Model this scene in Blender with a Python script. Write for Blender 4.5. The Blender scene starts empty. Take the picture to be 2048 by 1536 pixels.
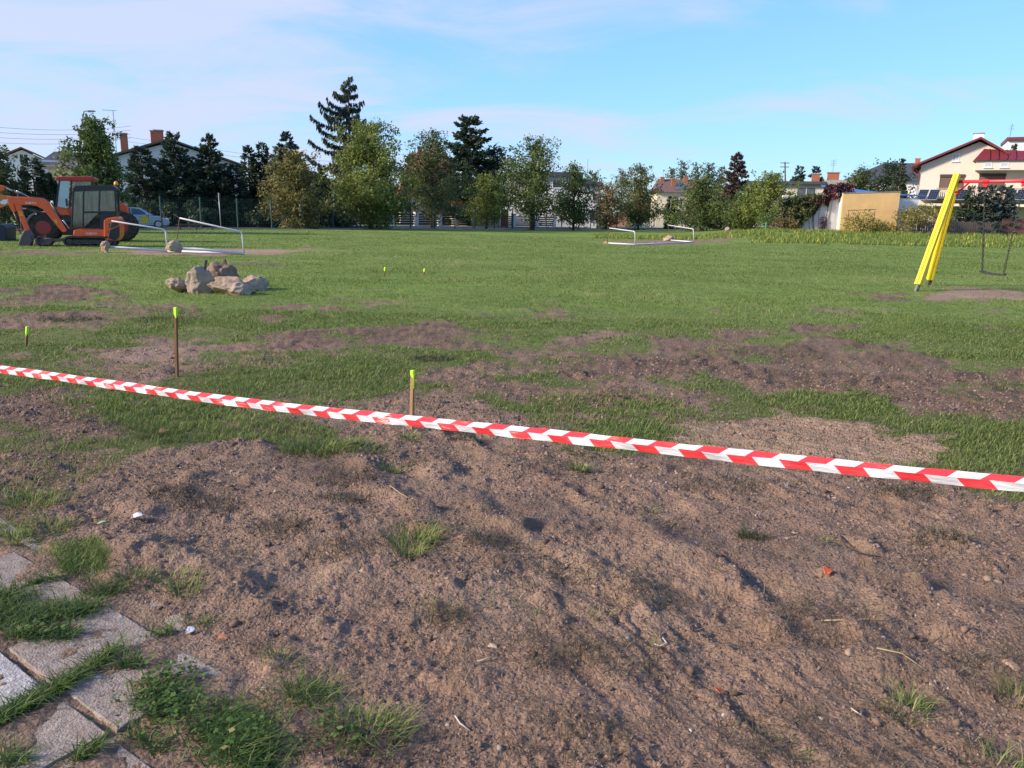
import bpy, bmesh, math, random
import numpy as np
from mathutils import Vector, Matrix

# ------------------------------------------------------------------ camera
PITCH, ROLL, CAM_H, FOC = math.radians(12.4), math.radians(1.2), 1.6, 1536.0
sc = bpy.context.scene
C = sc.collection
cam_d = bpy.data.cameras.new('camera')
cam_d.sensor_width = 36.0
cam_d.lens = 36.0 * FOC / 2048.0
cam_d.clip_start = 0.05
cam_d.clip_end = 3000
cam = bpy.data.objects.new('camera', cam_d)
C.objects.link(cam)
CM = Matrix.Rotation(math.pi / 2 - PITCH, 3, 'X') @ Matrix.Rotation(ROLL, 3, 'Z')
cam.matrix_world = Matrix.Translation((0, 0, CAM_H)) @ CM.to_4x4()
sc.camera = cam

# ------------------------------------------------------------------ sky, sun, exposure
SUN_EL, SUN_AZ = math.radians(27), math.atan2(-0.93, -0.30)      # azimuth measured from +Y towards +X
sun_vec = Vector((math.sin(SUN_AZ) * math.cos(SUN_EL), math.cos(SUN_AZ) * math.cos(SUN_EL), math.sin(SUN_EL)))
world = bpy.data.worlds.new('World')
sc.world = world
world.use_nodes = True
wn, wl = world.node_tree.nodes, world.node_tree.links
wn.clear()


def wnode(t, **kw):
    n = wn.new(t)
    for k, v in kw.items():
        setattr(n, k, v)
    return n


SKY_K, SKY_G = 0.32, 1.44
w_out = wnode('ShaderNodeOutputWorld')
w_bg = wnode('ShaderNodeBackground')
w_bg.inputs['Strength'].default_value = 0.15
wl.new(w_bg.outputs[0], w_out.inputs[0])
sky = wnode('ShaderNodeTexSky', sky_type='NISHITA')
sky.sun_disc = False
sky.sun_elevation = SUN_EL
sky.sun_rotation = SUN_AZ
sky.altitude = 60
sky.air_density = 1.0
sky.dust_density = 0.25
sky.ozone_density = 2.2
tc = wnode('ShaderNodeTexCoord')
sep = wnode('ShaderNodeSeparateXYZ')
wl.new(tc.outputs['Generated'], sep.inputs[0])


def wmath(op, a, b=None, c=None, clamp=False):
    n = wnode('ShaderNodeMath', operation=op, use_clamp=clamp)
    for i, v in enumerate((a, b, c)):
        if v is None:
            continue
        if isinstance(v, (int, float)):
            n.inputs[i].default_value = v
        else:
            wl.new(v, n.inputs[i])
    return n.outputs[0]


zz = wmath('ADD', wmath('MAXIMUM', sep.outputs[2], 0.0), 0.12)
px = wmath('DIVIDE', sep.outputs[0], zz)
py = wmath('DIVIDE', sep.outputs[1], zz)
comb = wnode('ShaderNodeCombineXYZ')
wl.new(px, comb.inputs[0]); wl.new(py, comb.inputs[1])
mp = wnode('ShaderNodeMapping')
mp.inputs['Location'].default_value = (5.3, 2.2, 0)
mp.inputs['Rotation'].default_value = (0, 0, math.radians(-18))
mp.inputs['Scale'].default_value = (0.75, 1.0, 1)
wl.new(comb.outputs[0], mp.inputs[0])
nz = wnode('ShaderNodeTexNoise')
nz.inputs['Scale'].default_value = 1.05
nz.inputs['Detail'].default_value = 9
nz.inputs['Roughness'].default_value = 0.58
nz.inputs['Distortion'].default_value = 0.9
wl.new(mp.outputs[0], nz.inputs['Vector'])
# thin cloud thickens towards the sun's side of the sky (left)
cover = wmath('ADD', nz.outputs['Fac'], wmath('MULTIPLY', sep.outputs[0], -0.28))
ramp = wnode('ShaderNodeMapRange')
ramp.interpolation_type = 'SMOOTHSTEP'
ramp.inputs['From Min'].default_value = 0.37
ramp.inputs['From Max'].default_value = 0.74
ramp.inputs['To Max'].default_value = 0.85
wl.new(cover, ramp.inputs['Value'])
tint = wnode('ShaderNodeMix', data_type='RGBA', blend_type='MULTIPLY')
tint.inputs[0].default_value = 1.0
tint.inputs[7].default_value = (0.67, 0.88, 1.17, 1)
wl.new(sky.outputs[0], tint.inputs[6])
# haze near the horizon is kept from bleaching: the whole sky is divided by 1 + its own brightness
lum = wnode('ShaderNodeRGBToBW'); wl.new(tint.outputs[2], lum.inputs[0])
den = wmath('ADD', wmath('MULTIPLY', lum.outputs[0], SKY_K), 1.0)
inv = wmath('DIVIDE', SKY_G, den)
soft = wnode('ShaderNodeVectorMath', operation='SCALE')
wl.new(tint.outputs[2], soft.inputs[0]); wl.new(inv, soft.inputs[3])
cl = wnode('ShaderNodeMix', data_type='RGBA')
cl.inputs[7].default_value = (2.30, 2.48, 3.40, 1)
wl.new(ramp.outputs[0], cl.inputs[0])
wl.new(soft.outputs[0], cl.inputs[6])
wl.new(cl.outputs[2], w_bg.inputs['Color'])

sun_d = bpy.data.lights.new('sun', 'SUN')
sun_d.energy = 3.7
sun_d.angle = math.radians(9.0)
sun_d.color = (1.0, 0.86, 0.70)
sun = bpy.data.objects.new('sun', sun_d)
C.objects.link(sun)
sun.rotation_euler = (-sun_vec).to_track_quat('-Z', 'Y').to_euler()
sun.location = (-30, -10, 25)

sc.view_settings.view_transform = 'Standard'
sc.view_settings.look = 'None'
sc.view_settings.gamma = 1
sc.view_settings.exposure = 1.02
sc.cycles.use_denoising = True
sc.cycles.max_bounces = 6
sc.cycles.diffuse_bounces = 3
sc.cycles.transparent_max_bounces = 8

# ------------------------------------------------------------------ helpers
rnd = random.Random(7)
NR = np.random.default_rng(11)


def ray(u, v):
    return CM @ Vector(((u - 1024) / FOC, -(v - 768) / FOC, -1.0))


def gp(u, v, z=0.0):                       # point of the ground seen at a place of the photo
    d = ray(u, v)
    t = (z - CAM_H) / d.z
    return Vector((d.x * t, d.y * t, z))


def at(u, v, Y):                           # point at distance Y in front of the camera
    d = ray(u, v)
    t = Y / d.y
    return Vector((d.x * t, Y, CAM_H + d.z * t))


def ss(a, b, x):
    t = np.clip((x - a) / (b - a), 0, 1)
    return t * t * (3 - 2 * t)


_perm = np.random.default_rng(3).permutation(512).astype(np.int32)
_gx = np.cos(_perm * (2 * math.pi / 512)).astype(np.float32); _gy = np.sin(_perm * (2 * math.pi / 512)).astype(np.float32)


def pnoise(x, y, seed=0):                  # gradient noise, about -0.7 .. 0.7
    xi = np.floor(x); yi = np.floor(y)
    xf = (x - xi).astype(np.float32); yf = (y - yi).astype(np.float32)
    xi = xi.astype(np.int32) + seed * 37; yi = yi.astype(np.int32) + seed * 101
    u = xf * xf * xf * (xf * (xf * 6 - 15) + 10); v = yf * yf * yf * (yf * (yf * 6 - 15) + 10)
    p0 = _perm[xi & 511]; p1 = _perm[(xi + 1) & 511]
    a = (p0 + yi) & 511; n0 = _gx[a] * xf + _gy[a] * yf
    a = (p1 + yi) & 511; n1 = _gx[a] * (xf - 1) + _gy[a] * yf
    r0 = n0 + (n1 - n0) * u
    a = (p0 + yi + 1) & 511; n0 = _gx[a] * xf + _gy[a] * (yf - 1)
    a = (p1 + yi + 1) & 511; n1 = _gx[a] * (xf - 1) + _gy[a] * (yf - 1)
    r1 = n0 + (n1 - n0) * u
    return r0 + (r1 - r0) * v


def fbm(x, y, sc_, octv=4, seed=0, gain=0.5):
    s = 0; a = 1.0; f = 1.0 / sc_
    for k in range(octv):
        s = s + a * pnoise(x * f + 17.3 * k, y * f - 9.1 * k, seed + k)
        a *= gain; f *= 2.03
    return s


# ---- materials
_mats = {}


def nd(nt, t, **kw):
    n = nt.nodes.new(t)
    for k, v in kw.items():
        setattr(n, k, v)
    return n


def ramp_node(nt, stops):
    r = nd(nt, 'ShaderNodeValToRGB')
    e = r.color_ramp.elements
    while len(e) < len(stops):
        e.new(0.5)
    for i, (p, c) in enumerate(stops):
        e[i].position = p
        e[i].color = (*c, 1)
    return r


def mat(name, col, rough=0.7, metal=0.0, var=0.15, scale=3.0, bump=0.0, bscale=40.0, spec=0.5, dirt=None, coat=0.0, stretch=None):
    """plain procedural material: colour broken up by two noises, optional dirt tint and bump"""
    if name in _mats:
        return _mats[name]
    m = bpy.data.materials.new(name)
    m.use_nodes = True
    nt = m.node_tree
    b = nt.nodes['Principled BSDF']
    b.inputs['Roughness'].default_value = rough
    b.inputs['Metallic'].default_value = metal
    b.inputs['Specular IOR Level'].default_value = spec
    if coat:
        b.inputs['Coat Weight'].default_value = coat
    t = nd(nt, 'ShaderNodeTexCoord')
    src = t.outputs['Object']
    if stretch:
        mpn = nd(nt, 'ShaderNodeMapping')
        mpn.inputs['Scale'].default_value = stretch
        nt.links.new(src, mpn.inputs[0]); src = mpn.outputs[0]
    n = nd(nt, 'ShaderNodeTexNoise')
    n.inputs['Scale'].default_value = scale
    n.inputs['Detail'].default_value = 6
    n.inputs['Roughness'].default_value = 0.65
    nt.links.new(src, n.inputs['Vector'])
    d = dirt or tuple(c * 0.5 for c in col)
    lo = tuple(c * (1 - var) + q * var for c, q in zip(col, d))
    r = ramp_node(nt, [(0.28, tuple(c * (1 - 2 * var) + q * 2 * var for c, q in zip(col, d)) if var < 0.5 else d), (0.48, lo), (0.62, col), (0.8, tuple(min(1, c * (1 + 0.35 * var)) for c in col))])
    nt.links.new(n.outputs['Fac'], r.inputs[0])
    nt.links.new(r.outputs[0], b.inputs['Base Color'])
    if bump:
        n2 = nd(nt, 'ShaderNodeTexNoise')
        n2.inputs['Scale'].default_value = bscale
        n2.inputs['Detail'].default_value = 4
        nt.links.new(src, n2.inputs['Vector'])
        bp = nd(nt, 'ShaderNodeBump')
        bp.inputs['Strength'].default_value = bump
        bp.inputs['Distance'].default_value = 0.02
        nt.links.new(n2.outputs['Fac'], bp.inputs['Height'])
        nt.links.new(bp.outputs[0], b.inputs['Normal'])
    _mats[name] = m
    return m


def leaf_mat(name, stops, trans=0.3, rough=0.6):
    """foliage: colour by the per-leaf attribute v, some light through the blade"""
    if name in _mats:
        return _mats[name]
    m = bpy.data.materials.new(name)
    m.use_nodes = True
    nt = m.node_tree
    nt.nodes.clear()
    o = nd(nt, 'ShaderNodeOutputMaterial')
    a = nd(nt, 'ShaderNodeAttribute', attribute_name='v')
    r = ramp_node(nt, stops)
    nt.links.new(a.outputs['Fac'], r.inputs[0])
    b = nd(nt, 'ShaderNodeBsdfPrincipled')
    b.inputs['Roughness'].default_value = rough
    b.inputs['Specular IOR Level'].default_value = 0.25
    tr = nd(nt, 'ShaderNodeBsdfTranslucent')
    mx = nd(nt, 'ShaderNodeMixShader')
    mx.inputs[0].default_value = trans
    nt.links.new(r.outputs[0], b.inputs['Base Color'])
    nt.links.new(r.outputs[0], tr.inputs['Color'])
    nt.links.new(b.outputs[0], mx.inputs[1]); nt.links.new(tr.outputs[0], mx.inputs[2])
    nt.links.new(mx.outputs[0], o.inputs[0])
    _mats[name] = m
    return m


def glass_mat(name, col=(0.02, 0.025, 0.03), rough=0.08):
    if name in _mats:
        return _mats[name]
    m = bpy.data.materials.new(name)
    m.use_nodes = True
    b = m.node_tree.nodes['Principled BSDF']
    b.inputs['Base Color'].default_value = (*col, 1)
    b.inputs['Roughness'].default_value = rough
    b.inputs['Specular IOR Level'].default_value = 0.8
    nt = m.node_tree
    n = nd(nt, 'ShaderNodeTexNoise'); n.inputs['Scale'].default_value = 2.5
    t = nd(nt, 'ShaderNodeTexCoord'); nt.links.new(t.outputs['Object'], n.inputs['Vector'])
    r = ramp_node(nt, [(0.35, col), (0.7, tuple(min(1, c * 2.2 + 0.01) for c in col))])
    nt.links.new(n.outputs['Fac'], r.inputs[0]); nt.links.new(r.outputs[0], b.inputs['Base Color'])
    _mats[name] = m
    return m


# ---- objects
def link_mesh(name, me, mats, parent=None, loc=(0, 0, 0)):
    o = bpy.data.objects.new(name, me)
    C.objects.link(o)
    for m in (mats if isinstance(mats, (list, tuple)) else [mats]):
        me.materials.append(m)
    if parent is not None:
        o.parent = parent
    else:
        o.location = loc
    return o


def arr_mesh(name, V, Fc, attr=None, smooth=False):
    """mesh from numpy arrays: V (n,3), Fc (m,k) all faces with k corners"""
    me = bpy.data.meshes.new(name)
    V = np.ascontiguousarray(V, dtype=np.float32); Fc = np.ascontiguousarray(Fc, dtype=np.int32)
    m, k = Fc.shape
    me.vertices.add(len(V)); me.vertices.foreach_set('co', V.ravel())
    me.loops.add(m * k); me.loops.foreach_set('vertex_index', Fc.ravel())
    me.polygons.add(m)
    me.polygons.foreach_set('loop_start', np.arange(0, m * k, k, dtype=np.int32))
    me.polygons.foreach_set('loop_total', np.full(m, k, dtype=np.int32))
    if smooth:
        me.polygons.foreach_set('use_smooth', np.ones(m, dtype=bool))
    for nm, a in (attr or {}).items():
        a = np.ascontiguousarray(a, dtype=np.float32)
        if a.ndim == 1:
            at_ = me.attributes.new(nm, 'FLOAT', 'POINT'); at_.data.foreach_set('value', a)
        else:
            at_ = me.attributes.new(nm, 'FLOAT_COLOR', 'POINT'); at_.data.foreach_set('color', a.ravel())
    me.update(calc_edges=True)
    return me


def tag(o, label=None, cat=None, group=None, kind=None):
    if label: o['label'] = label
    if cat: o['category'] = cat
    if group: o['group'] = group
    if kind: o['kind'] = kind
    return o


def thing(name, label, cat, loc, group=None):
    o = bpy.data.objects.new(name, None)
    o.empty_display_size = 0.2
    C.objects.link(o)
    o.location = loc
    return tag(o, label, cat, group)


class Fr:
    """local frame: s along the front (to the right), t away from the viewer, z up"""
    def __init__(self, O, yaw=0.0):
        self.O = Vector(O); self.yaw = yaw
        self.e = Vector((math.cos(yaw), math.sin(yaw), 0)); self.n = Vector((-math.sin(yaw), math.cos(yaw), 0))

    def p(self, s, t, z):
        return self.O + self.e * s + self.n * t + Vector((0, 0, z))

    def hit(self, u, v, t=0.0):            # (s, z) where the line of sight meets the plane t = const
        d = ray(u, v); o = Vector((0, 0, CAM_H))
        k = ((self.O + self.n * t) - o).dot(self.n) / d.dot(self.n)
        q = o + d * k - self.O
        return q.dot(self.e), q.z


WORLD = Fr((0, 0, 0))


class MB:
    def __init__(self):
        self.v = []; self.f = []; self.m = []

    def poly(self, pts, m=0):
        i = len(self.v)
        self.v += [tuple(p) for p in pts]
        self.f.append(tuple(range(i, i + len(pts)))); self.m.append(m)
        return self

    def hull(self, bot, top, m=0):         # two loops of equal length joined, both capped
        n = len(bot); i = len(self.v)
        self.v += [tuple(p) for p in bot] + [tuple(p) for p in top]
        for k in range(n):
            j = (k + 1) % n
            self.f.append((i + k, i + j, i + n + j, i + n + k)); self.m.append(m)
        self.f.append(tuple(range(i + n - 1, i - 1, -1))); self.m.append(m)
        self.f.append(tuple(range(i + n, i + 2 * n))); self.m.append(m)
        return self

    def box(self, s0, s1, t0, t1, z0, z1, m=0, fr=WORLD):
        q = [(s0, t0), (s1, t0), (s1, t1), (s0, t1)]
        return self.hull([fr.p(a, b, z0) for a, b in q], [fr.p(a, b, z1) for a, b in q], m)

    def prism(self, outl, t0, t1, m=0, fr=WORLD):   # outline in (s, z), extruded along t
        return self.hull([fr.p(a, t0, b) for a, b in outl], [fr.p(a, t1, b) for a, b in outl], m)

    def tube(self, path, r, n=8, m=0):
        path = [Vector(p) for p in path]
        rs = r if isinstance(r, (list, tuple)) else [r] * len(path)
        base = len(self.v); up = Vector((0, 0, 1))
        for k, p in enumerate(path):
            d = (path[min(k + 1, len(path) - 1)] - path[max(k - 1, 0)]).normalized()
            a = d.cross(up)
            if a.length < 1e-3:
                a = d.cross(Vector((0, 1, 0)))
            a.normalize(); b = d.cross(a)
            for j in range(n):
                w = 2 * math.pi * j / n
                self.v.append(tuple(p + (a * math.cos(w) + b * math.sin(w)) * rs[k]))
        for k in range(len(path) - 1):
            for j in range(n):
                j2 = (j + 1) % n
                self.f.append((base + k * n + j, base + k * n + j2, base + (k + 1) * n + j2, base + (k + 1) * n + j)); self.m.append(m)
        self.f.append(tuple(base + j for j in range(n))); self.m.append(m)
        self.f.append(tuple(base + (len(path) - 1) * n + j for j in range(n - 1, -1, -1))); self.m.append(m)
        return self

    def bar(self, p0, p1, w, h, m=0):      # rectangular beam from p0 to p1
        p0, p1 = Vector(p0), Vector(p1)
        d = (p1 - p0).normalized(); a = d.cross(Vector((0, 0, 1)))
        if a.length < 1e-3:
            a = Vector((1, 0, 0))
        a.normalize(); b = a.cross(d)
        c = [a * w / 2 + b * h / 2, -a * w / 2 + b * h / 2, -a * w / 2 - b * h / 2, a * w / 2 - b * h / 2]
        return self.hull([p0 + q for q in c], [p1 + q for q in c], m)

    def disc(self, c, axis, r, w, n=20, m=0, r2=None):   # wheel-like cylinder, optional smaller outer radius
        c = Vector(c); d = Vector(axis).normalized(); a = d.cross(Vector((0, 0, 1)))
        if a.length < 1e-3:
            a = Vector((1, 0, 0))
        a.normalize(); b = d.cross(a)
        ring = [a * math.cos(2 * math.pi * k / n) + b * math.sin(2 * math.pi * k / n) for k in range(n)]
        r2 = r2 or r
        i = len(self.v)
        lv = [(-w / 2, r2), (-w * 0.32, r), (w * 0.32, r), (w / 2, r2)]
        for (o, rr) in lv:
            self.v += [tuple(c + d * o + q * rr) for q in ring]
        for k in range(3):
            for j in range(n):
                j2 = (j + 1) % n
                self.f.append((i + k * n + j, i + k * n + j2, i + (k + 1) * n + j2, i + (k + 1) * n + j)); self.m.append(m)
        self.f.append(tuple(i + j for j in range(n - 1, -1, -1))); self.m.append(m)
        self.f.append(tuple(i + 3 * n + j for j in range(n))); self.m.append(m)
        return self

    def build(self, name, mats, parent=None, origin=None, smooth=False, bevel=0.0):
        o_ = Vector(origin) if origin is not None else (parent.location.copy() if parent is not None else Vector((0, 0, 0)))
        if parent is not None and parent.parent is not None and origin is None:
            o_ = parent.parent.location.copy()
        me = bpy.data.meshes.new(name)
        me.from_pydata([(x - o_.x, y - o_.y, z - o_.z) for x, y, z in self.v], [], self.f)
        me.polygons.foreach_set('material_index', self.m)
        if smooth:
            me.polygons.foreach_set('use_smooth', [True] * len(self.f))
        bm = bmesh.new(); bm.from_mesh(me)
        bmesh.ops.recalc_face_normals(bm, faces=bm.faces)
        bm.to_mesh(me); bm.free()
        me.update()
        o = link_mesh(name, me, mats, parent, o_)
        if bevel:
            b = o.modifiers.new('bevel', 'BEVEL'); b.width = bevel; b.segments = 2; b.limit_method = 'ANGLE'
            b.harden_normals = False
        return o


_ico = {}


def ico(sub):
    if sub not in _ico:
        bm = bmesh.new()
        bmesh.ops.create_icosphere(bm, subdivisions=sub, radius=1)
        V = np.array([v.co[:] for v in bm.verts]); Fc = np.array([[v.index for v in f.verts] for f in bm.faces])
        bm.free(); _ico[sub] = (V, Fc)
    return _ico[sub]


def lump(name, c, rad, seed, mt, parent=None, sub=4, rough=0.22, cuts=4, rot=0.0, tilt=0.0, origin=None):
    """broken stone or concrete: a sphere cut by planes and roughened"""
    V, Fc = ico(sub)
    V = V.copy(); g = np.random.default_rng(seed)
    for k in range(cuts):
        d = g.normal(size=3); d /= np.linalg.norm(d)
        lim = g.uniform(0.45, 0.75)
        s = V @ d
        V -= np.outer(np.maximum(s - lim, 0) * 0.92, d)
    n = fbm(V[:, 0] * 1.3 + seed, V[:, 1] * 1.3 + V[:, 2], 1.0, 4, seed % 9) + fbm(V[:, 2] * 2 + seed, V[:, 0] * 2 - V[:, 1], 1.0, 3, seed % 7)
    V *= (1 + rough * n)[:, None]
    V *= np.array(rad)
    ct, st = math.cos(tilt), math.sin(tilt)
    V = V @ np.array([[ct, 0, -st], [0, 1, 0], [st, 0, ct]])
    cr, sr = math.cos(rot), math.sin(rot)
    V = V @ np.array([[cr, sr, 0], [-sr, cr, 0], [0, 0, 1]])
    c = Vector(c)
    if parent is not None:
        V += np.array(c - parent.location); me = arr_mesh(name, V, Fc)
        return link_mesh(name, me, mt, parent)
    me = arr_mesh(name, V, Fc)
    return link_mesh(name, me, mt, None, c)

# ------------------------------------------------------------------ ground: shape and wear
def macro(x, y):                           # broad rise of the ground behind the weeds on the right
    x = np.asarray(x, float); y = np.asarray(y, float)
    r = x / np.maximum(y, 1.0)
    return 0.75 * ss(46, 68, y) * ss(0.20, 0.34, r) * (1 - ss(150, 200, y)) + 0.10 * ss(50, 60, y) * (1 - ss(-0.2, 0.1, r))


def gz(x, y):
    return float(macro(x, y))


def on(u, Y):                              # ground point in the column of pixel u at distance Y
    p = at(u, 440, Y)
    return Vector((p.x, p.y, gz(p.x, p.y)))


PX_SOIL = [  # (strength, darkness, sand, outline as seen in the photo)
    (1.0, 0.25, 0.25, [(110, 1010), (330, 893), (520, 885), (560, 915), (690, 905), (722, 868), (640, 846), (700, 812), (860, 780), (960, 800), (1100, 868), (1290, 915), (1500, 932), (1700, 935), (1900, 945), (2060, 985), (2300, 1000), (2600, 1620), (700, 1620), (520, 1536), (420, 1330), (300, 1230), (40, 1085)]),
    (0.95, 0.15, 0.7, [(1365, 866), (1440, 842), (1540, 830), (1720, 850), (1900, 878), (1930, 935), (1700, 945), (1400, 918)]),
    (0.88, 0.75, 0.0, [(1100, 762), (1180, 705), (1290, 708), (1400, 700), (1560, 690), (1640, 668), (1700, 682), (1800, 702), (1900, 742), (2060, 745), (2200, 760), (2200, 850), (2060, 835), (1900, 835), (1750, 800), (1500, 772), (1350, 775), (1200, 765)]),
    (0.70, 0.6, 0.0, [(1590, 655), (1640, 640), (1700, 648), (1660, 668)]),
    (0.72, 0.5, 0.1, [(860, 735), (1100, 735), (1300, 750), (1400, 800), (1250, 830), (1000, 800), (880, 770)]),
    (0.72, 0.65, 0.0, [(510, 690), (560, 665), (700, 655), (900, 648), (1000, 668), (1010, 700), (850, 695), (700, 705), (560, 702)]),
    (0.80, 0.2, 0.35, [(120, 752), (190, 702), (300, 680), (480, 675), (500, 700), (420, 732), (350, 755), (230, 762)]),
    (0.78, 0.75, 0.0, [(-60, 575), (120, 570), (220, 582), (262, 596), (100, 606), (-60, 604)]),
    (0.62, 0.8, 0.0, [(80, 556), (180, 545), (230, 552), (150, 564)]),
    (0.85, 0.4, 0.1, [(-60, 632), (150, 620), (290, 630), (140, 656), (-60, 664)]),
    (0.92, 0.7, 0.0, [(-80, 770), (110, 762), (190, 800), (230, 868), (100, 880), (-80, 880)]),
    (0.72, 0.4, 0.0, [(-200, 860), (150, 870), (280, 900), (200, 990), (60, 1060), (-200, 1080)]),
    (0.55, 0.7, 0.0, [(270, 620), (360, 612), (400, 628), (300, 640)]),
    (0.50, 0.4, 0.1, [(1080, 660), (1250, 668), (1500, 658), (1560, 690), (1300, 700), (1150, 700)]),
    (0.60, 0.5, 0.0, [(520, 612), (640, 606), (700, 622), (560, 636)]),
    (0.50, 0.9, 0.0, [(450, 528), (560, 514), (600, 520), (520, 534)]),
    (0.82, 0.0, 1.0, [(225, 503), (330, 499), (500, 497), (660, 499), (560, 506), (480, 511), (330, 511), (240, 509)]),
    (0.70, 0.35, 0.5, [(1225, 489), (1270, 481), (1330, 478), (1480, 482), (1400, 488), (1280, 492)]),
    (0.80, 0.1, 0.7, [(1850, 600), (1905, 576), (2080, 582), (2080, 602), (1950, 599)]),
    (0.55, 0.7, 0.0, [(1690, 580), (1790, 592), (1830, 600), (1740, 604)]),
    (0.45, 0.5, 0.2, [(-100, 496), (120, 498), (240, 508), (60, 512), (-100, 510)]),
]
PX_PAVE = [(-420, 1010), (20, 1078), (130, 1128), (420, 1290), (520, 1400), (640, 1560), (700, 1800), (-800, 1800)]


def to_q(pts):
    o = []
    for u, v in pts:
        p = gp(u, v); o.append((p.x / p.y, math.log(p.y)))
    return np.array(o)


def poly_sd(qx, qy, P):                    # signed distance, positive inside
    d2 = np.full(qx.shape, 1e9); ins = np.zeros(qx.shape, bool)
    n = len(P)
    for i in range(n):
        a, b = P[i], P[(i + 1) % n]
        ex, ey = b - a
        t = np.clip(((qx - a[0]) * ex + (qy - a[1]) * ey) / (ex * ex + ey * ey), 0, 1)
        d2 = np.minimum(d2, (qx - a[0] - t * ex) ** 2 + (qy - a[1] - t * ey) ** 2)
        if a[1] != b[1]:
            c = ((a[1] > qy) != (b[1] > qy)) & (qx < (b[0] - a[0]) * (qy - a[1]) / (b[1] - a[1]) + a[0])
            ins ^= c
    return np.where(ins, 1, -1) * np.sqrt(d2)


Q_SOIL = [(s, d, w, to_q(p)) for s, d, w, p in PX_SOIL]
Q_PAVE = to_q(PX_PAVE)


def wear(x, y):
    """soil, dark, sand, pave masks (0..1) at ground points"""
    yy = np.maximum(y, 0.6)
    wob = fbm(x, y, 0.55, 4, 5) * 0.30 / yy + fbm(x / yy, np.log(yy), 0.09, 3, 8) * 0.045
    qx = x / yy + wob; qy = np.log(yy) + fbm(x, y, 0.5, 3, 21) * 0.22 / yy + fbm(x / yy, np.log(yy), 0.07, 3, 28) * 0.035
    soil = np.zeros_like(x); dark = np.zeros_like(x); sand = np.zeros_like(x)
    far = ss(10, 30, yy)
    for s, d, w, P in Q_SOIL:
        f = 0.042
        m = s * ss(-f, f * 0.8, poly_sd(qx, qy, P))
        k = m > 0.001
        dark = np.where(m > soil, d * np.minimum(m * 1.3, 1), dark); sand = np.where(m > soil, w * np.minimum(m * 1.2, 1), sand)
        soil = np.maximum(soil, m)
    pat = fbm(x, y, 0.8, 4, 33)
    soil = np.clip(soil + (pat * 0.95 * (1 - far) + fbm(x, y, 1.6, 4, 34, 0.6) * 0.9 * far) * (soil > 0.02) * (soil < 0.985), 0, 1)
    # worn, thin spots all over the lawn
    thin = ss(0.02, 0.50, fbm(x, y, 1.7, 5, 40, 0.6)) * 0.62 * (1 - ss(9, 26, yy))
    soil = np.maximum(soil, thin)
    dark = np.clip(dark + fbm(x, y, 0.9, 4, 50) * 0.6 * (soil > 0.1), 0, 1)
    sand = np.clip(sand + np.maximum(fbm(x, y, 0.9, 3, 60), 0) * 0.6 * (soil > 0.4), 0, 1)
    pave = ss(-0.015, 0.02, poly_sd(x / yy, np.log(yy), Q_PAVE) + fbm(x, y, 0.25, 3, 70) * 0.05 / yy)
    return soil, dark, sand, pave


RIDGES = [  # photo polyline, height, half width (m): edges of the wheel tracks
    ([(930, 880), (1010, 930), (1110, 975), (1190, 1005), (1290, 1060), (1400, 1120), (1500, 1200)], 0.050, 0.07),
    ([(860, 905), (905, 975), (960, 1020), (1040, 1075), (1160, 1120), (1280, 1190), (1340, 1300)], 0.040, 0.08),
    ([(700, 900), (760, 980), (880, 1050), (960, 1090), (1010, 1130)], 0.055, 0.10),
    ([(1500, 960), (1640, 1010), (1800, 1060), (2048, 1130)], 0.040, 0.07),
    ([(1380, 1010), (1560, 1080), (1760, 1150), (2048, 1260)], 0.035, 0.08),
    ([(1560, 1260), (1640, 1240), (1720, 1270), (1780, 1330)], 0.060, 0.10),
    ([(1500, 1330), (1650, 1345), (1850, 1340), (2060, 1350)], 0.045, 0.09),
    ([(560, 1210), (640, 1170), (760, 1120)], 0.035, 0.07),
    ([(1440, 705), (1560, 690), (1650, 672), (1800, 705), (1900, 745)], 0.040, 0.16),
    ([(560, 668), (700, 658), (880, 652), (960, 668)], 0.035, 0.16),
    ([(0, 585), (110, 572), (240, 592)], 0.07, 0.3),
    ([(330, 900), (480, 893), (540, 905)], 0.05, 0.12),
    ([(80, 1130), (200, 1090), (300, 1010), (380, 960)], 0.045, 0.12),
    ([(300, 1110), (420, 1130), (560, 1230)], 0.04, 0.12),
]
R_W = [([gp(u, v) for u, v in p], h, w) for p, h, w in RIDGES]


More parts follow.
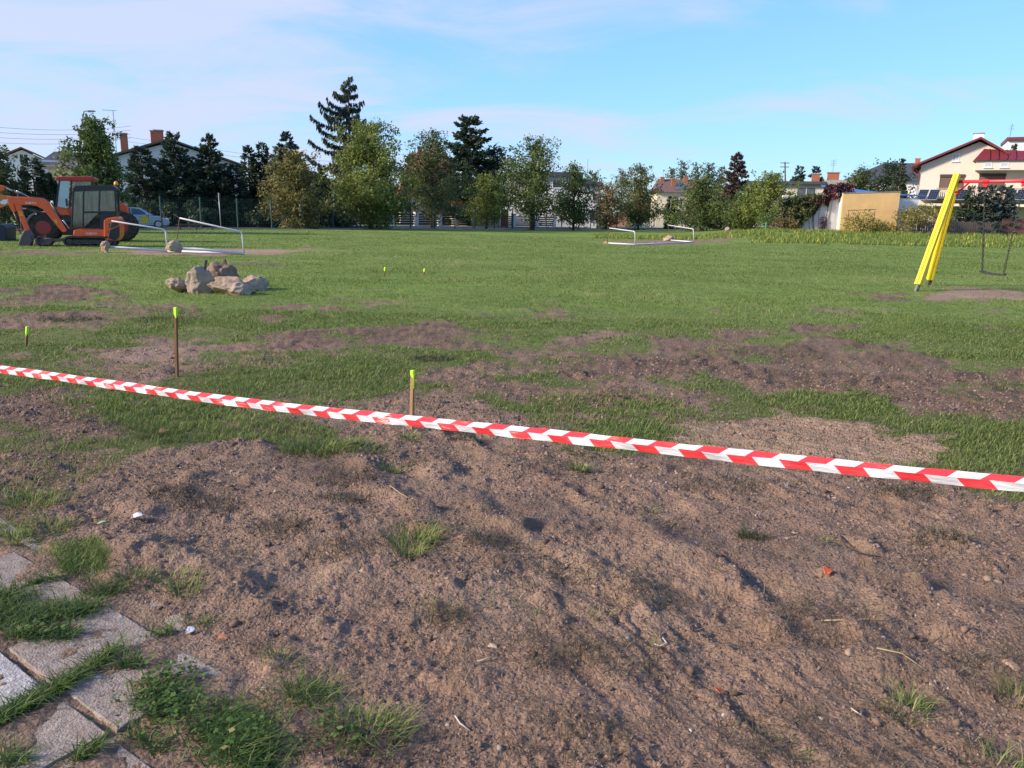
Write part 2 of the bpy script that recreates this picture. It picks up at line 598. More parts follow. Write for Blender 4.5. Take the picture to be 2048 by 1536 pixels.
def height(x, y, masks=None):
    soil, dark, sand, pave = masks if masks is not None else wear(x, y)
    z = macro(x, y)
    near = 1 - ss(18, 40, y)
    rough = soil * (1 - 0.45 * ss(0.35, 0.9, sand)) * (1 - pave)
    big = fbm(x, y, 0.62, 3, 1) * 0.034 + np.abs(fbm(x, y, 0.30, 3, 12)) * 0.022
    mid = np.maximum(fbm(x, y, 0.14, 3, 2), -0.12) * 0.020
    sml = np.maximum(fbm(x, y, 0.045, 2, 3), -0.1) * 0.014 + np.maximum(fbm(x, y, 0.022, 2, 4) - 0.05, 0) * 0.012
    patchy = 0.55 + 0.9 * ss(-0.2, 0.45, fbm(x, y, 0.9, 3, 77))
    z = z + near * (rough * (big + (mid + sml) * patchy) + (1 - soil) * fbm(x, y, 1.5, 3, 6) * 0.020)
    # the scraped bands farther off are rougher
    z = z + soil * (1 - sand) * ss(5.5, 8, y) * (1 - ss(26, 40, y)) * (np.abs(fbm(x, y, 0.38, 3, 83)) * 0.075 + np.maximum(fbm(x, y, 0.16, 2, 84), 0) * 0.05 - 0.03)
    # torn sods and clods thrown up
    c = fbm(x, y, 0.33, 2, 90)
    z = z + near * rough * ss(0.36, 0.66, c) * 0.034
    for P, h, w in R_W:
        d2 = np.full(x.shape, 1e9); side = np.zeros_like(x)
        bx = (np.array([p.x for p in P]).min() - 1, np.array([p.x for p in P]).max() + 1, np.array([p.y for p in P]).min() - 1, np.array([p.y for p in P]).max() + 1)
        k = np.where((x > bx[0]) & (x < bx[1]) & (y > bx[2]) & (y < bx[3]))[0]
        if len(k) == 0:
            continue
        xx = x[k] + fbm(x[k], y[k], 0.3, 3, 14) * 0.10; yy = y[k] + fbm(x[k], y[k], 0.3, 3, 15) * 0.10
        dd = np.full(xx.shape, 1e9); sg = np.zeros_like(xx)
        for i in range(len(P) - 1):
            ax, ay, ex, ey = P[i].x, P[i].y, P[i + 1].x - P[i].x, P[i + 1].y - P[i].y
            L2 = ex * ex + ey * ey
            t = np.clip(((xx - ax) * ex + (yy - ay) * ey) / L2, 0, 1)
            d = np.hypot(xx - ax - t * ex, yy - ay - t * ey)
            s = ((xx - ax) * ey - (yy - ay) * ex) / math.sqrt(L2)
            sg = np.where(d < dd, s, sg); dd = np.minimum(dd, d)
        prof = np.exp(-(dd / w) ** 2) - 0.45 * np.exp(-((sg + 2.2 * w) / (1.3 * w)) ** 2) * (dd < 6 * w)
        z[k] += 0.75 * h * prof * (0.6 + 0.7 * ss(-0.3, 0.4, fbm(x[k], y[k], 0.4, 2, 16))) * np.minimum(1, soil[k] + 0.3) * (1 - pave[k])
    # drag marks along the wheel tracks
    al = x * 0.47 - y * 0.88; ac = x * 0.88 + y * 0.47
    drag = ss(-0.1, 0.35, fbm(x, y, 1.3, 2, 81)) * ss(-1.3, -0.6, x) * (1 - ss(6.0, 7.5, y))
    z = z + rough * drag * fbm(al * 0.10, ac, 0.075, 3, 82) * 0.020
    # bars left by a crawler track in the pale sand
    tx, ty = 0.93, 0.36
    q = x * 0.55 + y * 0.83
    trk = ss(0.55, 0.85, sand) * ss(4.3, 4.6, y) * (1 - ss(6.2, 6.6, y)) * ss(0.6, 1.2, x)
    z = z + trk * 0.018 * np.sin(q * 2 * math.pi / 0.085 + 2 * fbm(x, y, 0.5, 2, 17))
    z = z * (1 - pave) + pave * (0.003 + 0.026 * fbm(x, y, 0.22, 3, 18) + 0.006 * fbm(x, y, 0.03, 2, 19))
    return z


# ---- one sheet, finely divided where the photo looks closely, running to the horizon
ncol, nrow = 660, 720
ys = np.concatenate([np.linspace(-14, 1.2, 24)[:-1], np.exp(np.linspace(math.log(1.2), math.log(8), 470))[:-1], np.exp(np.linspace(math.log(8), math.log(60), nrow - 580)), np.exp(np.linspace(math.log(60), math.log(1500), 88))[1:]])
cs = np.linspace(-1, 1, ncol)
inner = np.clip(cs, -0.9, 0.9) / 0.9
extra = np.sign(cs) * np.clip((np.abs(cs) - 0.9) / 0.1, 0, 1) ** 2
Yg = np.repeat(ys[:, None], ncol, 1)
wid = 0.72 * np.maximum(Yg, 1.2) + 0.75
Xg = inner[None, :] * wid + extra[None, :] * (wid * 1.2 + 14)
xf, yf = Xg.ravel(), Yg.ravel()
MASKS = wear(xf, yf)
zf = height(xf, yf, MASKS)
nr = len(ys)
ii = np.arange(nr * ncol).reshape(nr, ncol)
quads = np.stack([ii[:-1, :-1], ii[:-1, 1:], ii[1:, 1:], ii[1:, :-1]], -1).reshape(-1, 4)
g_me = arr_mesh('ground', np.stack([xf, yf, zf], 1), quads, {'wear': np.stack([MASKS[0], MASKS[1], MASKS[2], MASKS[3]], 1)}, smooth=True)


def ground_material():
    m = bpy.data.materials.new('soil_and_turf'); m.use_nodes = True
    nt = m.node_tree; L = nt.links.new
    b = nt.nodes['Principled BSDF']
    b.inputs['Roughness'].default_value = 0.95
    b.inputs['Specular IOR Level'].default_value = 0.12
    a = nd(nt, 'ShaderNodeAttribute', attribute_name='wear')
    sp = nd(nt, 'ShaderNodeSeparateColor'); L(a.outputs['Color'], sp.inputs[0])
    t = nd(nt, 'ShaderNodeTexCoord')

    def noise(s, det=5, ro=0.6):
        n = nd(nt, 'ShaderNodeTexNoise'); n.inputs['Scale'].default_value = s; n.inputs['Detail'].default_value = det; n.inputs['Roughness'].default_value = ro
        L(t.outputs['Object'], n.inputs['Vector']); return n.outputs['Fac']

    def mix(f, c1, c2, mode='MIX'):
        n = nd(nt, 'ShaderNodeMix', data_type='RGBA', blend_type=mode)
        if isinstance(f, float): n.inputs[0].default_value = f
        else: L(f, n.inputs[0])
        for i, c in ((6, c1), (7, c2)):
            if isinstance(c, tuple): n.inputs[i].default_value = (*c, 1)
            else: L(c, n.inputs[i])
        return n.outputs[2]

    def rmp(x, stops):
        r = ramp_node(nt, stops); L(x, r.inputs[0]); return r.outputs[0]
    # soil
    s1 = rmp(noise(5, 7, 0.7), [(0.30, (0.114, 0.074, 0.055)), (0.45, (0.186, 0.121, 0.088)), (0.58, (0.246, 0.161, 0.118)), (0.72, (0.336, 0.220, 0.155))])
    s2 = rmp(noise(55, 5, 0.78), [(0.32, (0.34, 0.32, 0.31)), (0.5, (0.95, 0.95, 0.95)), (0.68, (1.5, 1.42, 1.34))])
    soil = mix(1.0, s1, s2, 'MULTIPLY')
    dk = rmp(noise(7, 5), [(0.35, (0.096, 0.065, 0.047)), (0.65, (0.175, 0.119, 0.085))])
    soil = mix(sp.outputs[1], soil, mix(1.0, dk, s2, 'MULTIPLY'))
    sd = rmp(noise(9, 5), [(0.35, (0.26, 0.18, 0.125)), (0.65, (0.37, 0.26, 0.18))])
    soil = mix(sp.outputs[2], soil, sd)
    # turf
    g1 = rmp(noise(0.35, 6, 0.62), [(0.32, (0.140, 0.190, 0.045)), (0.5, (0.168, 0.235, 0.054)), (0.68, (0.235, 0.263, 0.081))])
    g2 = rmp(noise(11, 6, 0.75), [(0.30, (0.35, 0.40, 0.35)), (0.5, (0.9, 0.95, 0.9)), (0.72, (1.5, 1.4, 1.25))])
    g3 = rmp(noise(2.2, 5, 0.7), [(0.30, (0.70, 0.72, 0.7)), (0.5, (1, 1, 1)), (0.7, (1.25, 1.15, 1.05))])
    turf = mix(1.0, mix(1.0, g1, g2, 'MULTIPLY'), g3, 'MULTIPLY')
    gx = nd(nt, 'ShaderNodeSeparateXYZ'); L(t.outputs['Object'], gx.inputs[0])
    nf = nd(nt, 'ShaderNodeMapRange'); nf.inputs['From Min'].default_value = 7.0; nf.inputs['From Max'].default_value = 15.0; L(gx.outputs[1], nf.inputs['Value'])
    thatch = rmp(noise(16, 6, 0.75), [(0.3, (0.075, 0.072, 0.030)), (0.5, (0.115, 0.120, 0.046)), (0.7, (0.17, 0.15, 0.075))])
    turf = mix(nf.outputs[0], thatch, turf)
    # broken edge between the two
    e = nd(nt, 'ShaderNodeMath', operation='ADD'); L(sp.outputs[0], e.inputs[0])
    e2 = nd(nt, 'ShaderNodeMath', operation='MULTIPLY_ADD'); L(noise(14, 6, 0.75), e2.inputs[0]); e2.inputs[1].default_value = 1.1; e2.inputs[2].default_value = -0.55
    L(e2.outputs[0], e.inputs[1])
    er = nd(nt, 'ShaderNodeMapRange'); er.inputs['From Min'].default_value = 0.34; er.inputs['From Max'].default_value = 0.56
    L(e.outputs[0], er.inputs['Value'])
    col = mix(er.outputs[0], turf, soil)
    col = mix(a.outputs['Alpha'], col, mix(0.35, soil, (0.20, 0.15, 0.11)))
    L(col, b.inputs['Base Color'])
    bp = nd(nt, 'ShaderNodeBump'); bp.inputs['Strength'].default_value = 0.9; bp.inputs['Distance'].default_value = 0.014
    hsum = nd(nt, 'ShaderNodeMath', operation='MULTIPLY_ADD'); L(noise(90, 5, 0.7), hsum.inputs[0]); hsum.inputs[1].default_value = 0.8
    L(noise(28, 4, 0.6), hsum.inputs[2])
    vo = nd(nt, 'ShaderNodeTexVoronoi'); vo.inputs['Scale'].default_value = 62
    wv = nd(nt, 'ShaderNodeVectorMath', operation='MULTIPLY_ADD'); nv = nd(nt, 'ShaderNodeTexNoise'); nv.inputs['Scale'].default_value = 30
    L(t.outputs['Object'], nv.inputs['Vector']); L(nv.outputs['Color'], wv.inputs[0]); wv.inputs[1].default_value = (.03, .03, .03); L(t.outputs['Object'], wv.inputs[2]); L(wv.outputs[0], vo.inputs['Vector'])
    h2 = nd(nt, 'ShaderNodeMath', operation='MULTIPLY_ADD'); L(vo.outputs['Distance'], h2.inputs[0]); h2.inputs[1].default_value = -0.75; L(hsum.outputs[0], h2.inputs[2])
    L(h2.outputs[0], bp.inputs['Height']); L(bp.outputs[0], b.inputs['Normal'])
    return m


ground = link_mesh('ground', g_me, ground_material())
tag(ground, 'churned brown soil and green turf of the playing field', None, None, 'structure')


GRID = [np.asarray(a).reshape(nr, ncol) for a in (zf, *MASKS)]


def look(x, y, which):                     # bilinear read of the finished sheet
    r = np.clip(np.searchsorted(ys, y) - 1, 0, nr - 2)
    fr_ = np.clip((y - ys[r]) / (ys[r + 1] - ys[r]), 0, 1)
    w_ = 0.72 * np.maximum(y, 1.2) + 0.75
    ax_ = np.abs(x)
    c_ = np.where(ax_ <= w_, 0.9 * ax_ / w_, 0.9 + 0.1 * np.sqrt(np.clip((ax_ - w_) / (w_ * 1.2 + 14), 0, 1)))
    c_ = (np.sign(x) * c_ + 1) / 2 * (ncol - 1)
    c0 = np.clip(np.floor(c_).astype(int), 0, ncol - 2); fc = c_ - c0
    out = []
    for k in which:
        G = GRID[k]
        out.append((G[r, c0] * (1 - fc) + G[r, c0 + 1] * fc) * (1 - fr_) + (G[r + 1, c0] * (1 - fc) + G[r + 1, c0 + 1] * fc) * fr_)
    return out


def height(x, y, masks=None):
    return look(x, y, [0])[0]


def wear(x, y):
    return look(x, y, [1, 2, 3, 4])


def hz(x, y):                              # ground height at one point
    return float(look(np.array([float(x)]), np.array([float(y)]), [0])[0][0])


# ------------------------------------------------------------------ grass, clods, straw (stuff)
def blades(name, X, Y, Z, hgt, wdt, lean, mt, seg2=False, vbase=0.0, vamp=1.0, heading=None, flat=1.0, label=None):
    n = len(X)
    a = NR.uniform(0, 2 * math.pi, n) if heading is None else heading
    px_, py_ = np.cos(a + math.pi / 2), np.sin(a + math.pi / 2)
    dx, dy = np.cos(a) * lean * hgt, np.sin(a) * lean * hgt
    b = np.stack([X, Y, Z], 1)
    off = np.stack([px_ * wdt / 2, py_ * wdt / 2, np.zeros(n)], 1)
    tip = b + np.stack([dx, dy, hgt * flat], 1)
    v = np.clip(vbase + vamp * NR.random(n), 0, 1)
    if seg2:
        midp = b + np.stack([dx * 0.32, dy * 0.32, hgt * flat * 0.62], 1)
        V = np.stack([b - off, b + off, midp + off * 0.8, midp - off * 0.8, tip], 1).reshape(-1, 3)
        i = np.arange(n)[:, None] * 5
        Fc = np.concatenate([np.concatenate([i, i + 1, i + 2], 1), np.concatenate([i, i + 2, i + 3], 1), np.concatenate([i + 3, i + 2, i + 4], 1)])
        vv = np.repeat(v, 5)
    else:
        V = np.stack([b - off, b + off, tip], 1).reshape(-1, 3)
        i = np.arange(n)[:, None] * 3
        Fc = np.concatenate([i, i + 1, i + 2], 1)
        vv = np.repeat(v, 3)
    me = arr_mesh(name, V, Fc, {'v': vv})
    o = link_mesh(name, me, mt)
    tag(o, label, 'grass', None, 'stuff')
    return o


M_BLADE = leaf_mat('grass_blade', [(0.0, (0.075, 0.109, 0.025)), (0.35, (0.137, 0.196, 0.043)), (0.70, (0.203, 0.274, 0.066)), (0.86, (0.285, 0.308, 0.108)), (1.0, (0.433, 0.353, 0.194))], 0.42)
M_BLADE2 = leaf_mat('weed_blade', [(0.0, (0.040, 0.078, 0.018)), (0.5, (0.080, 0.145, 0.030)), (0.88, (0.125, 0.195, 0.046)), (1.0, (0.26, 0.24, 0.11))], 0.38)
M_STRAW = leaf_mat('dry_grass', [(0.0, (0.045, 0.032, 0.022)), (0.5, (0.11, 0.08, 0.05)), (0.85, (0.22, 0.16, 0.10)), (1.0, (0.42, 0.33, 0.21))], 0.2)


def fan(n, y0, y1, half=0.74, pad=0.5):
    Y = np.exp(NR.uniform(math.log(y0), math.log(y1), n)); X = NR.uniform(-1, 1, n) * (half * Y + pad)
    return X, Y


# turf near the tape, blade by blade
X, Y = fan(430000, 2.6, 12.5)
so, da, sa, pv = wear(X, Y)
tuft = fbm(X, Y, 0.22, 3, 44)
keep = NR.random(len(X)) < np.clip(1.02 - so * 1.35 + tuft * 0.7, 0.0, 1) * (1 - pv)
keep |= (NR.random(len(X)) < 0.012 * (so > 0.7)) & (tuft > 0.25)
X, Y = X[keep], Y[keep]; so = so[keep]
Z = height(X, Y) - 0.006
lush = ss(-0.3, 0.5, fbm(X, Y, 0.9, 3, 45)) * (1 - so * 0.7)
H_ = (0.018 + 0.032 * lush) * NR.uniform(0.5, 1.25, len(X))
blades('near_turf', X, Y, Z, H_, np.maximum(0.0032, 0.0009 * Y) * NR.uniform(0.7, 1.3, len(X)), NR.uniform(0.3, 1.9, len(X)), M_BLADE, True, 0.0, 0.95, label='green turf blades growing between the soil patches near the tape')
# mown field behind
X, Y = fan(380000, 10.5, 62)
so, da, sa, pv = wear(X, Y)
keep = NR.random(len(X)) < np.clip(1.0 - so * 1.5 + fbm(X, Y, .45, 3, 65) * 1.1 * (so > .05), 0.02, 1)
X, Y = X[keep], Y[keep]
Z = height(X, Y) - 0.006
pt = ss(-0.5, 0.5, fbm(X, Y, 3.5, 4, 46))
blades('field_turf', X, Y, Z, (0.026 + 0.026 * pt) * NR.uniform(0.5, 1.4, len(X)), 0.00075 * Y * NR.uniform(0.7, 1.5, len(X)), NR.uniform(0.2, 1.6, len(X)), M_BLADE, False, 0.06 + 0.30 * fbm(X, Y, 5.0, 4, 61), 0.84, label='short mown grass of the playing field behind the survey stakes')

# weeds with small yellow flowers at the far edge of the field
M_WEED = leaf_mat('far_weed', [(0.0, (0.08, 0.13, 0.025)), (0.5, (0.15, 0.22, 0.045)), (0.92, (0.23, 0.27, 0.07)), (0.945, (0.55, 0.46, 0.06)), (1.0, (0.62, 0.54, 0.10))], 0.3)
n = 36000
Yw = NR.uniform(52, 69, n); Xw = NR.uniform(0.10, 0.78, n) * Yw
k = (Yw > 57 + 5 * fbm(Xw, Yw, 9, 2, 47) - 6 * (Xw / Yw > 0.3)) & (fbm(Xw, Yw, 2.5, 3, 48) > -0.25)
Xw, Yw = Xw[k], Yw[k]
blades('flowering_weeds', Xw, Yw, macro(Xw, Yw), NR.uniform(0.10, 0.34, len(Xw)), NR.uniform(0.03, 0.08, len(Xw)), NR.uniform(0.1, 0.6, len(Xw)), M_WEED, label='pale weeds with yellow flowers along the far edge')

# longer grass that the machines left standing
PATCH = [([(130, 800), (330, 788), (560, 828), (650, 850), (700, 900), (565, 915), (520, 882), (330, 886), (230, 862)], 8000, .05),
         ([(1080, 800), (1240, 790), (1360, 800), (1380, 850), (1300, 900), (1180, 880), (1080, 850)], 4600, .042),
         ([(1480, 800), (1640, 775), (1760, 790), (1800, 825), (1700, 845), (1560, 832)], 3400, .042),
         ([(1900, 860), (2060, 830), (2060, 950), (1960, 940)], 3200, .042),
         ([(-60, 890), (120, 880), (260, 900), (230, 960), (110, 1020), (-60, 1075)], 1500, .05),
         ([(380, 730), (620, 712), (830, 722), (800, 780), (640, 800), (430, 790)], 4600, .042)]
Pq = []
for pts, n_, h_ in PATCH:
    A_ = np.array([gp(u, v)[:2] for u, v in pts])
    lo_, hi_ = A_.min(0), A_.max(0)
    X = NR.uniform(lo_[0] - .2, hi_[0] + .2, n_ * 4); Y = NR.uniform(lo_[1] - .2, hi_[1] + .2, n_ * 4)
    k = (poly_sd(X, Y, A_) + .35 * fbm(X, Y, .5, 3, 63) + NR.normal(0, .05, len(X)) > 0) & (fbm(X, Y, .16, 3, 64) > -.22)
    X, Y = X[k][:n_], Y[k][:n_]
    Pq.append(np.stack([X, Y, np.full(len(X), h_)], 1))
Pq = np.concatenate(Pq)
blades('long_grass', Pq[:, 0], Pq[:, 1], height(Pq[:, 0], Pq[:, 1]) - .004, Pq[:, 2] * NR.uniform(.4, 1.2, len(Pq)), np.maximum(.0036, .0009 * Pq[:, 1]) * NR.uniform(.7, 1.3, len(Pq)), NR.uniform(.3, 1.6, len(Pq)), M_BLADE, True, 0.0, 0.97, label='longer green grass left standing on both sides of the tape')

# soil crumbs and clods
M_CLOD = leaf_mat('soil_crumb', [(0.0, (0.069, 0.046, 0.034)), (0.4, (0.164, 0.108, 0.078)), (0.8, (0.244, 0.162, 0.119)), (0.985, (0.314, 0.213, 0.155)), (1.0, (0.403, 0.347, 0.280))], 0.0, 0.95)


def crumbs(name, X, Y, r, label, sub=1, v=None):
    V0, F0 = ico(sub) if sub else (np.array([[1, 0, -.4], [-1, 0, -.4], [0, 1, -.4], [0, -1, -.4], [0.15, 0.1, 0.9]]), np.array([[0, 2, 4], [2, 1, 4], [1, 3, 4], [3, 0, 4]]))
    n = len(X); k = len(V0)
    jit = NR.uniform(0.5, 1.45, (n, k, 1))
    a = NR.uniform(0, 6.28, n); ca, sa_ = np.cos(a), np.sin(a)
    st = NR.uniform(0.6, 1.4, (n, 1, 3)) * np.array([1, 1, 0.75])
    P = V0[None] * jit * st * r[:, None, None]
    P = np.stack([P[:, :, 0] * ca[:, None] - P[:, :, 1] * sa_[:, None], P[:, :, 0] * sa_[:, None] + P[:, :, 1] * ca[:, None], P[:, :, 2]], 2)
    Z = height(X, Y) + r * 0.25
    P += np.stack([X, Y, Z], 1)[:, None, :]
    Fc = (F0[None] + (np.arange(n) * k)[:, None, None]).reshape(-1, 3)
    vv = np.repeat(NR.random(n) if v is None else v, k)
    o = link_mesh(name, arr_mesh(name, P.reshape(-1, 3), Fc, {'v': vv}, smooth=sub > 1), M_CLOD)
    return tag(o, label, 'soil', None, 'stuff')


X, Y = fan(190000, 1.6, 9, 0.72, 0.2)
so, da, sa, pv = wear(X, Y)
cl_ = fbm(X, Y, 0.5, 3, 49)
k = NR.random(len(X)) < np.clip((so - 0.35) * (0.95 + cl_ * 1.3) * (1 - 0.5 * sa), 0, 1) * (1 - 0.93 * pv)
X, Y = X[k], Y[k]
crumbs('soil_crumbs', X, Y, 0.0036 * np.exp(np.clip(NR.normal(0, 0.55, len(X)), -1.2, 1.0)) * np.clip(Y / 3, 0.8, 2.0), 'fine brown soil crumbs scattered over the dug ground', 0, NR.random(len(X)) ** 1.1)
X, Y = fan(2000, 1.7, 10, 0.72, 0.2)
so, da, sa, pv = wear(X, Y)
cl_ = fbm(X, Y, 0.5, 3, 49)
k = (NR.random(len(X)) < np.clip((so - 0.5) * 2 * (0.35 + cl_ * 1.6), 0, 1)) & (pv < 0.4)
X, Y = X[k], Y[k]
crumbs('soil_clods', X, Y, 0.0085 * np.exp(np.clip(NR.normal(0.0, 0.5, len(X)), -1, .9)) * np.clip(Y / 4, 0.8, 1.3), 'larger brown clods lying on the churned soil', 1, NR.random(len(X)) * 0.55)

# straw, roots and dead grass on the soil
X, Y = fan(70000, 1.6, 10, 0.74, 0.3)
so, da, sa, pv = wear(X, Y)
cl_ = fbm(X, Y, 0.45, 3, 52)
k = NR.random(len(X)) < np.clip(so - 0.3, 0, 1) * np.clip(0.14 + cl_ * 1.5, 0.06, 1) * (1 - pv)
X, Y = X[k], Y[k]
blades('dry_grass_litter', X, Y, height(X, Y) + 0.004, NR.uniform(0.02, 0.075, len(X)), 0.0018 * np.clip(Y / 2.4, 0.8, 3), NR.uniform(0.7, 3.0, len(X)), M_STRAW, True, 0, 1.0, flat=0.45, label='dry grass stalks and roots littering the soil')
sod = [(690, 965, .16), (440 + 250, 1000, .12), (690, 1105, .16), (985, 1095, .13), (1440, 975, .22), (1505, 1080, .07), (1100, 1150, .2), (1110, 1310, .16), (1290, 1200, .14), (1640, 1260, .20), (1250, 1330, .15), (900, 1240, .07), (1810, 990, .14), (420, 1010, .15), (350, 990, .12), (230, 1180, .12), (900, 860, .13), (925, 880, .12), (1780, 950, .12), (1130, 1490, .16), (1880, 1090, .12), (860, 720, .2), (1990, 1340, .16), (560, 1060, .13), (1560, 1480, .16), (760, 1500, .16), (330, 640, .4), (140, 640, .35)]
P = []
for u, v, r in sod:
    c = gp(u, v); m = int(60 + 700 * r)
    a = NR.uniform(0, 6.28, m); q = np.sqrt(NR.random(m)) * r
    P.append(np.stack([c.x + np.cos(a) * q * 1.3, c.y + np.sin(a) * q * 0.8], 1))
P = np.concatenate(P)
blades('dead_sod', P[:, 0], P[:, 1], height(P[:, 0], P[:, 1]), NR.uniform(0.03, 0.09, len(P)), 0.0028 * np.clip(P[:, 1] / 3, 0.8, 3), NR.uniform(0.3, 2.2, len(P)), leaf_mat('dead_sod', [(0, (0.028, 0.024, 0.016)), (0.6, (0.075, 0.065, 0.036)), (0.85, (0.13, 0.10, 0.06)), (1, (0.08, 0.11, 0.04))], 0.2), True, 0, 1.0, flat=0.6, label='dark matted sods of dead grass torn out of the field')

# torn turf: dead and living strands matted over the scraped bands
X, Y = fan(120000, 4.6, 17, 0.74, 0.4)
so, da, sa, pv = wear(X, Y)
cl_ = fbm(X, Y, 0.35, 3, 53)
k = NR.random(len(X)) < np.clip(so * 1.4 - .25, 0, 1) * np.clip(.12 + cl_ * 1.6 + .25 * da, 0, 1) * (1 - .8 * sa)
X, Y = X[k], Y[k]
blades('torn_turf', X, Y, height(X, Y) - .003, NR.uniform(.015, .055, len(X)), np.maximum(.003, .0008 * Y) * NR.uniform(.7, 1.4, len(X)), NR.uniform(.5, 2.6, len(X)), leaf_mat('torn_turf', [(0, (0.035, 0.026, 0.018)), (0.55, (0.095, 0.072, 0.045)), (0.75, (0.16, 0.125, 0.07)), (0.8, (0.08, 0.11, 0.035)), (1, (0.13, 0.18, 0.05))], .25), False, 0, 1.0, flat=.7, label='torn turf strands matted over the scraped bands of soil')

# green tufts that survived in the soil
tufts = [(830, 1085, .11, 300, .16), (815, 1115, .07, 160, .12), (1160, 940, .06, 160, .10), (370, 1195, .06, 130, .11), (1810, 1425, .075, 170, .13), (783, 945, .06, 90, .10), (105, 1055, .09, 170, .10), (60, 1010, .16, 300, .12), (730, 1470, .13, 420, .11), (560, 1335, .06, 100, .07), (600, 1390, .12, 200, .09), (1200, 1240, .05, 40, .06), (880, 1225, .09, 60, .05), (1500, 1078, .05, 120, .06), (820, 880, .08, 160, .07), (2035, 1400, .06, 120, .12), (160, 1130, .07, 160, .08), (340, 1170, .12, 180, .07), (270, 1165, .10, 150, .06), (390, 1250, .04, 60, .06), (690, 900, .25, 420, .13), (640, 905, .2, 320, .13), (1200, 905, .25, 420, .09), (1960, 990, .3, 380, .07), (1000, 1200, .1, 70, .05), (1640, 1090, .06, 40, .05), (420, 1250, .04, 50, .06), (20, 1085, .10, 180, .09), (1300, 1020, .05, 60, .05), (1900, 1075, .12, 60, .06), (1995, 1530, .09, 120, .10), (1560, 1500, .09, 60, .06)]
P, Hh, Hd = [], [], []
for u, v, r, m, h in tufts:
    c = gp(u, v); m = int(m * .62); h *= .75; r *= 1.1
    a = NR.uniform(0, 6.28, m); q = np.sqrt(NR.random(m)) * r
    P.append(np.stack([c.x + np.cos(a) * q, c.y + np.sin(a) * q * 0.7], 1)); Hh.append(NR.uniform(0.45, 1.15, m) * h); Hd.append(a + NR.normal(0, 0.7, m))
P = np.concatenate(P); Hh = np.concatenate(Hh); Hd = np.concatenate(Hd)
blades('grass_tufts', P[:, 0], P[:, 1], height(P[:, 0], P[:, 1]) - 0.004, Hh, 0.0042 * np.clip(P[:, 1] / 3.2, 0.8, 2), NR.uniform(0.3, 1.7, len(P)), M_BLADE, True, 0.0, 1.0, heading=Hd, flat=0.75, label='green grass tufts left standing in the dug soil')

# ------------------------------------------------------------------ pavement of concrete slabs, lower left
M_SLAB = mat('old_concrete', (0.31, 0.262, 0.225), 0.95, 0, 0.42, 34, 0.5, 120, 0.15, dirt=(0.165, 0.115, 0.085))
M_SLAB2 = mat('pale_concrete', (0.46, 0.44, 0.43), 0.95, 0, 0.42, 40, 0.5, 120, 0.15, dirt=(0.22, 0.18, 0.15))
M_KERB = mat('kerb_concrete', (0.30, 0.255, 0.22), 0.95, 0, 0.3, 12, 0.8, 120, 0.15, dirt=(0.17, 0.12, 0.09))
pav = bpy.data.objects.new('pavement', None); C.objects.link(pav)
tag(pav, 'sunken concrete slab pavement overgrown with weeds', None, None, 'structure')
av = Vector((0.82, -0.572, 0)); bv = Vector((-0.572, -0.82, 0))
s0 = Vector((-1.995, 3.122, 0))              # right corner of the slab nearest the kerb
pav.location = s0


def slab(name, c, la, lb, th, z, mt, seed):
    g = random.Random(seed)
    V, Fc = [], []
    nx, ny = 16, 16
    GR = [-.5, -.488] + [-.47 + .94 * q / 12 for q in range(13)] + [.488, .5]
    tilt = (g.uniform(-.012, .012), g.uniform(-.012, .012))
    rot = g.uniform(-0.035, 0.035)
    A = av * math.cos(rot) + bv * math.sin(rot); B = bv * math.cos(rot) - av * math.sin(rot)
    for j in range(ny + 1):
        for i in range(nx + 1):
            fa, fb = GR[i], GR[j]
            edge = min(0.5 - abs(fa), 0.5 - abs(fb))
            ex = (.0016 * math.sin(i * 1.3 + seed) + .0012 * math.sin(j * 1.9 + seed * 2) + g.uniform(-.0008, .0008) if edge < 0.006 else 0)
            p = c + A * (fa * la + ex) + B * (fb * lb + ex)
            zz_ = z + fa * tilt[0] + fb * tilt[1] + g.uniform(-.0014, .0014) - (0.006 * g.uniform(.5, 1.2) if edge < 0.006 else 0)
            V.append((p.x, p.y, zz_))
    for j in range(ny):
        for i in range(nx):
            a = j * (nx + 1) + i
            Fc.append((a, a + nx + 1, a + nx + 2, a + 1))
    ring = [i for i in range(nx + 1)] + [j * (nx + 1) + nx for j in range(1, ny + 1)] + [ny * (nx + 1) + i for i in range(nx - 1, -1, -1)] + [j * (nx + 1) for j in range(ny - 1, 0, -1)]
    base = len(V)
    V += [(V[k][0], V[k][1], V[k][2] - th) for k in ring]
    n_ = len(ring)
    for k in range(n_):
        k2 = (k + 1) % n_
        Fc.append((ring[k], ring[k2], base + k2, base + k))
    me = bpy.data.meshes.new(name)
    me.from_pydata([(a - pav.location.x, b - pav.location.y, c_) for a, b, c_ in V], [], Fc)
    me.polygons.foreach_set('use_smooth', [True] * len(nx * [0]) * 0 + [False] * len(Fc))
    me.update()
    return link_mesh(name, me, mt, pav)


sid = 0
for r in range(-0, 4):
    for c in range(-2, 7):
        cen = s0 + av * (0.215 + (c - 1) * 0.41) + bv * (0.195 + r * 0.41)
        if cen.y < 0.9 or cen.y > 4.6:
            continue
        sid += 1
        zt = 0.007 - (0.012 if (r == 0 and c >= 4) else 0)
        slab('paving_slab', cen, 0.385, 0.385, 0.05, zt + rnd.uniform(-.004, .004), M_SLAB2 if (r, c) in ((1, 2), (2, 2)) else M_SLAB, sid)
for k in range(-2, 2):
    c = gp(210, 1165) + av * (k * 0.76 - 0.05 - (0.20 if k == 1 else 0))
    slab('kerb_stone', Vector((c.x, c.y, 0)), (0.34 if k == 1 else 0.74), 0.05, 0.15, 0.005 - (0.004 if k == 1 else 0), M_KERB, 90 + k)

# grass and broad-leaved weeds in the joints
P = []


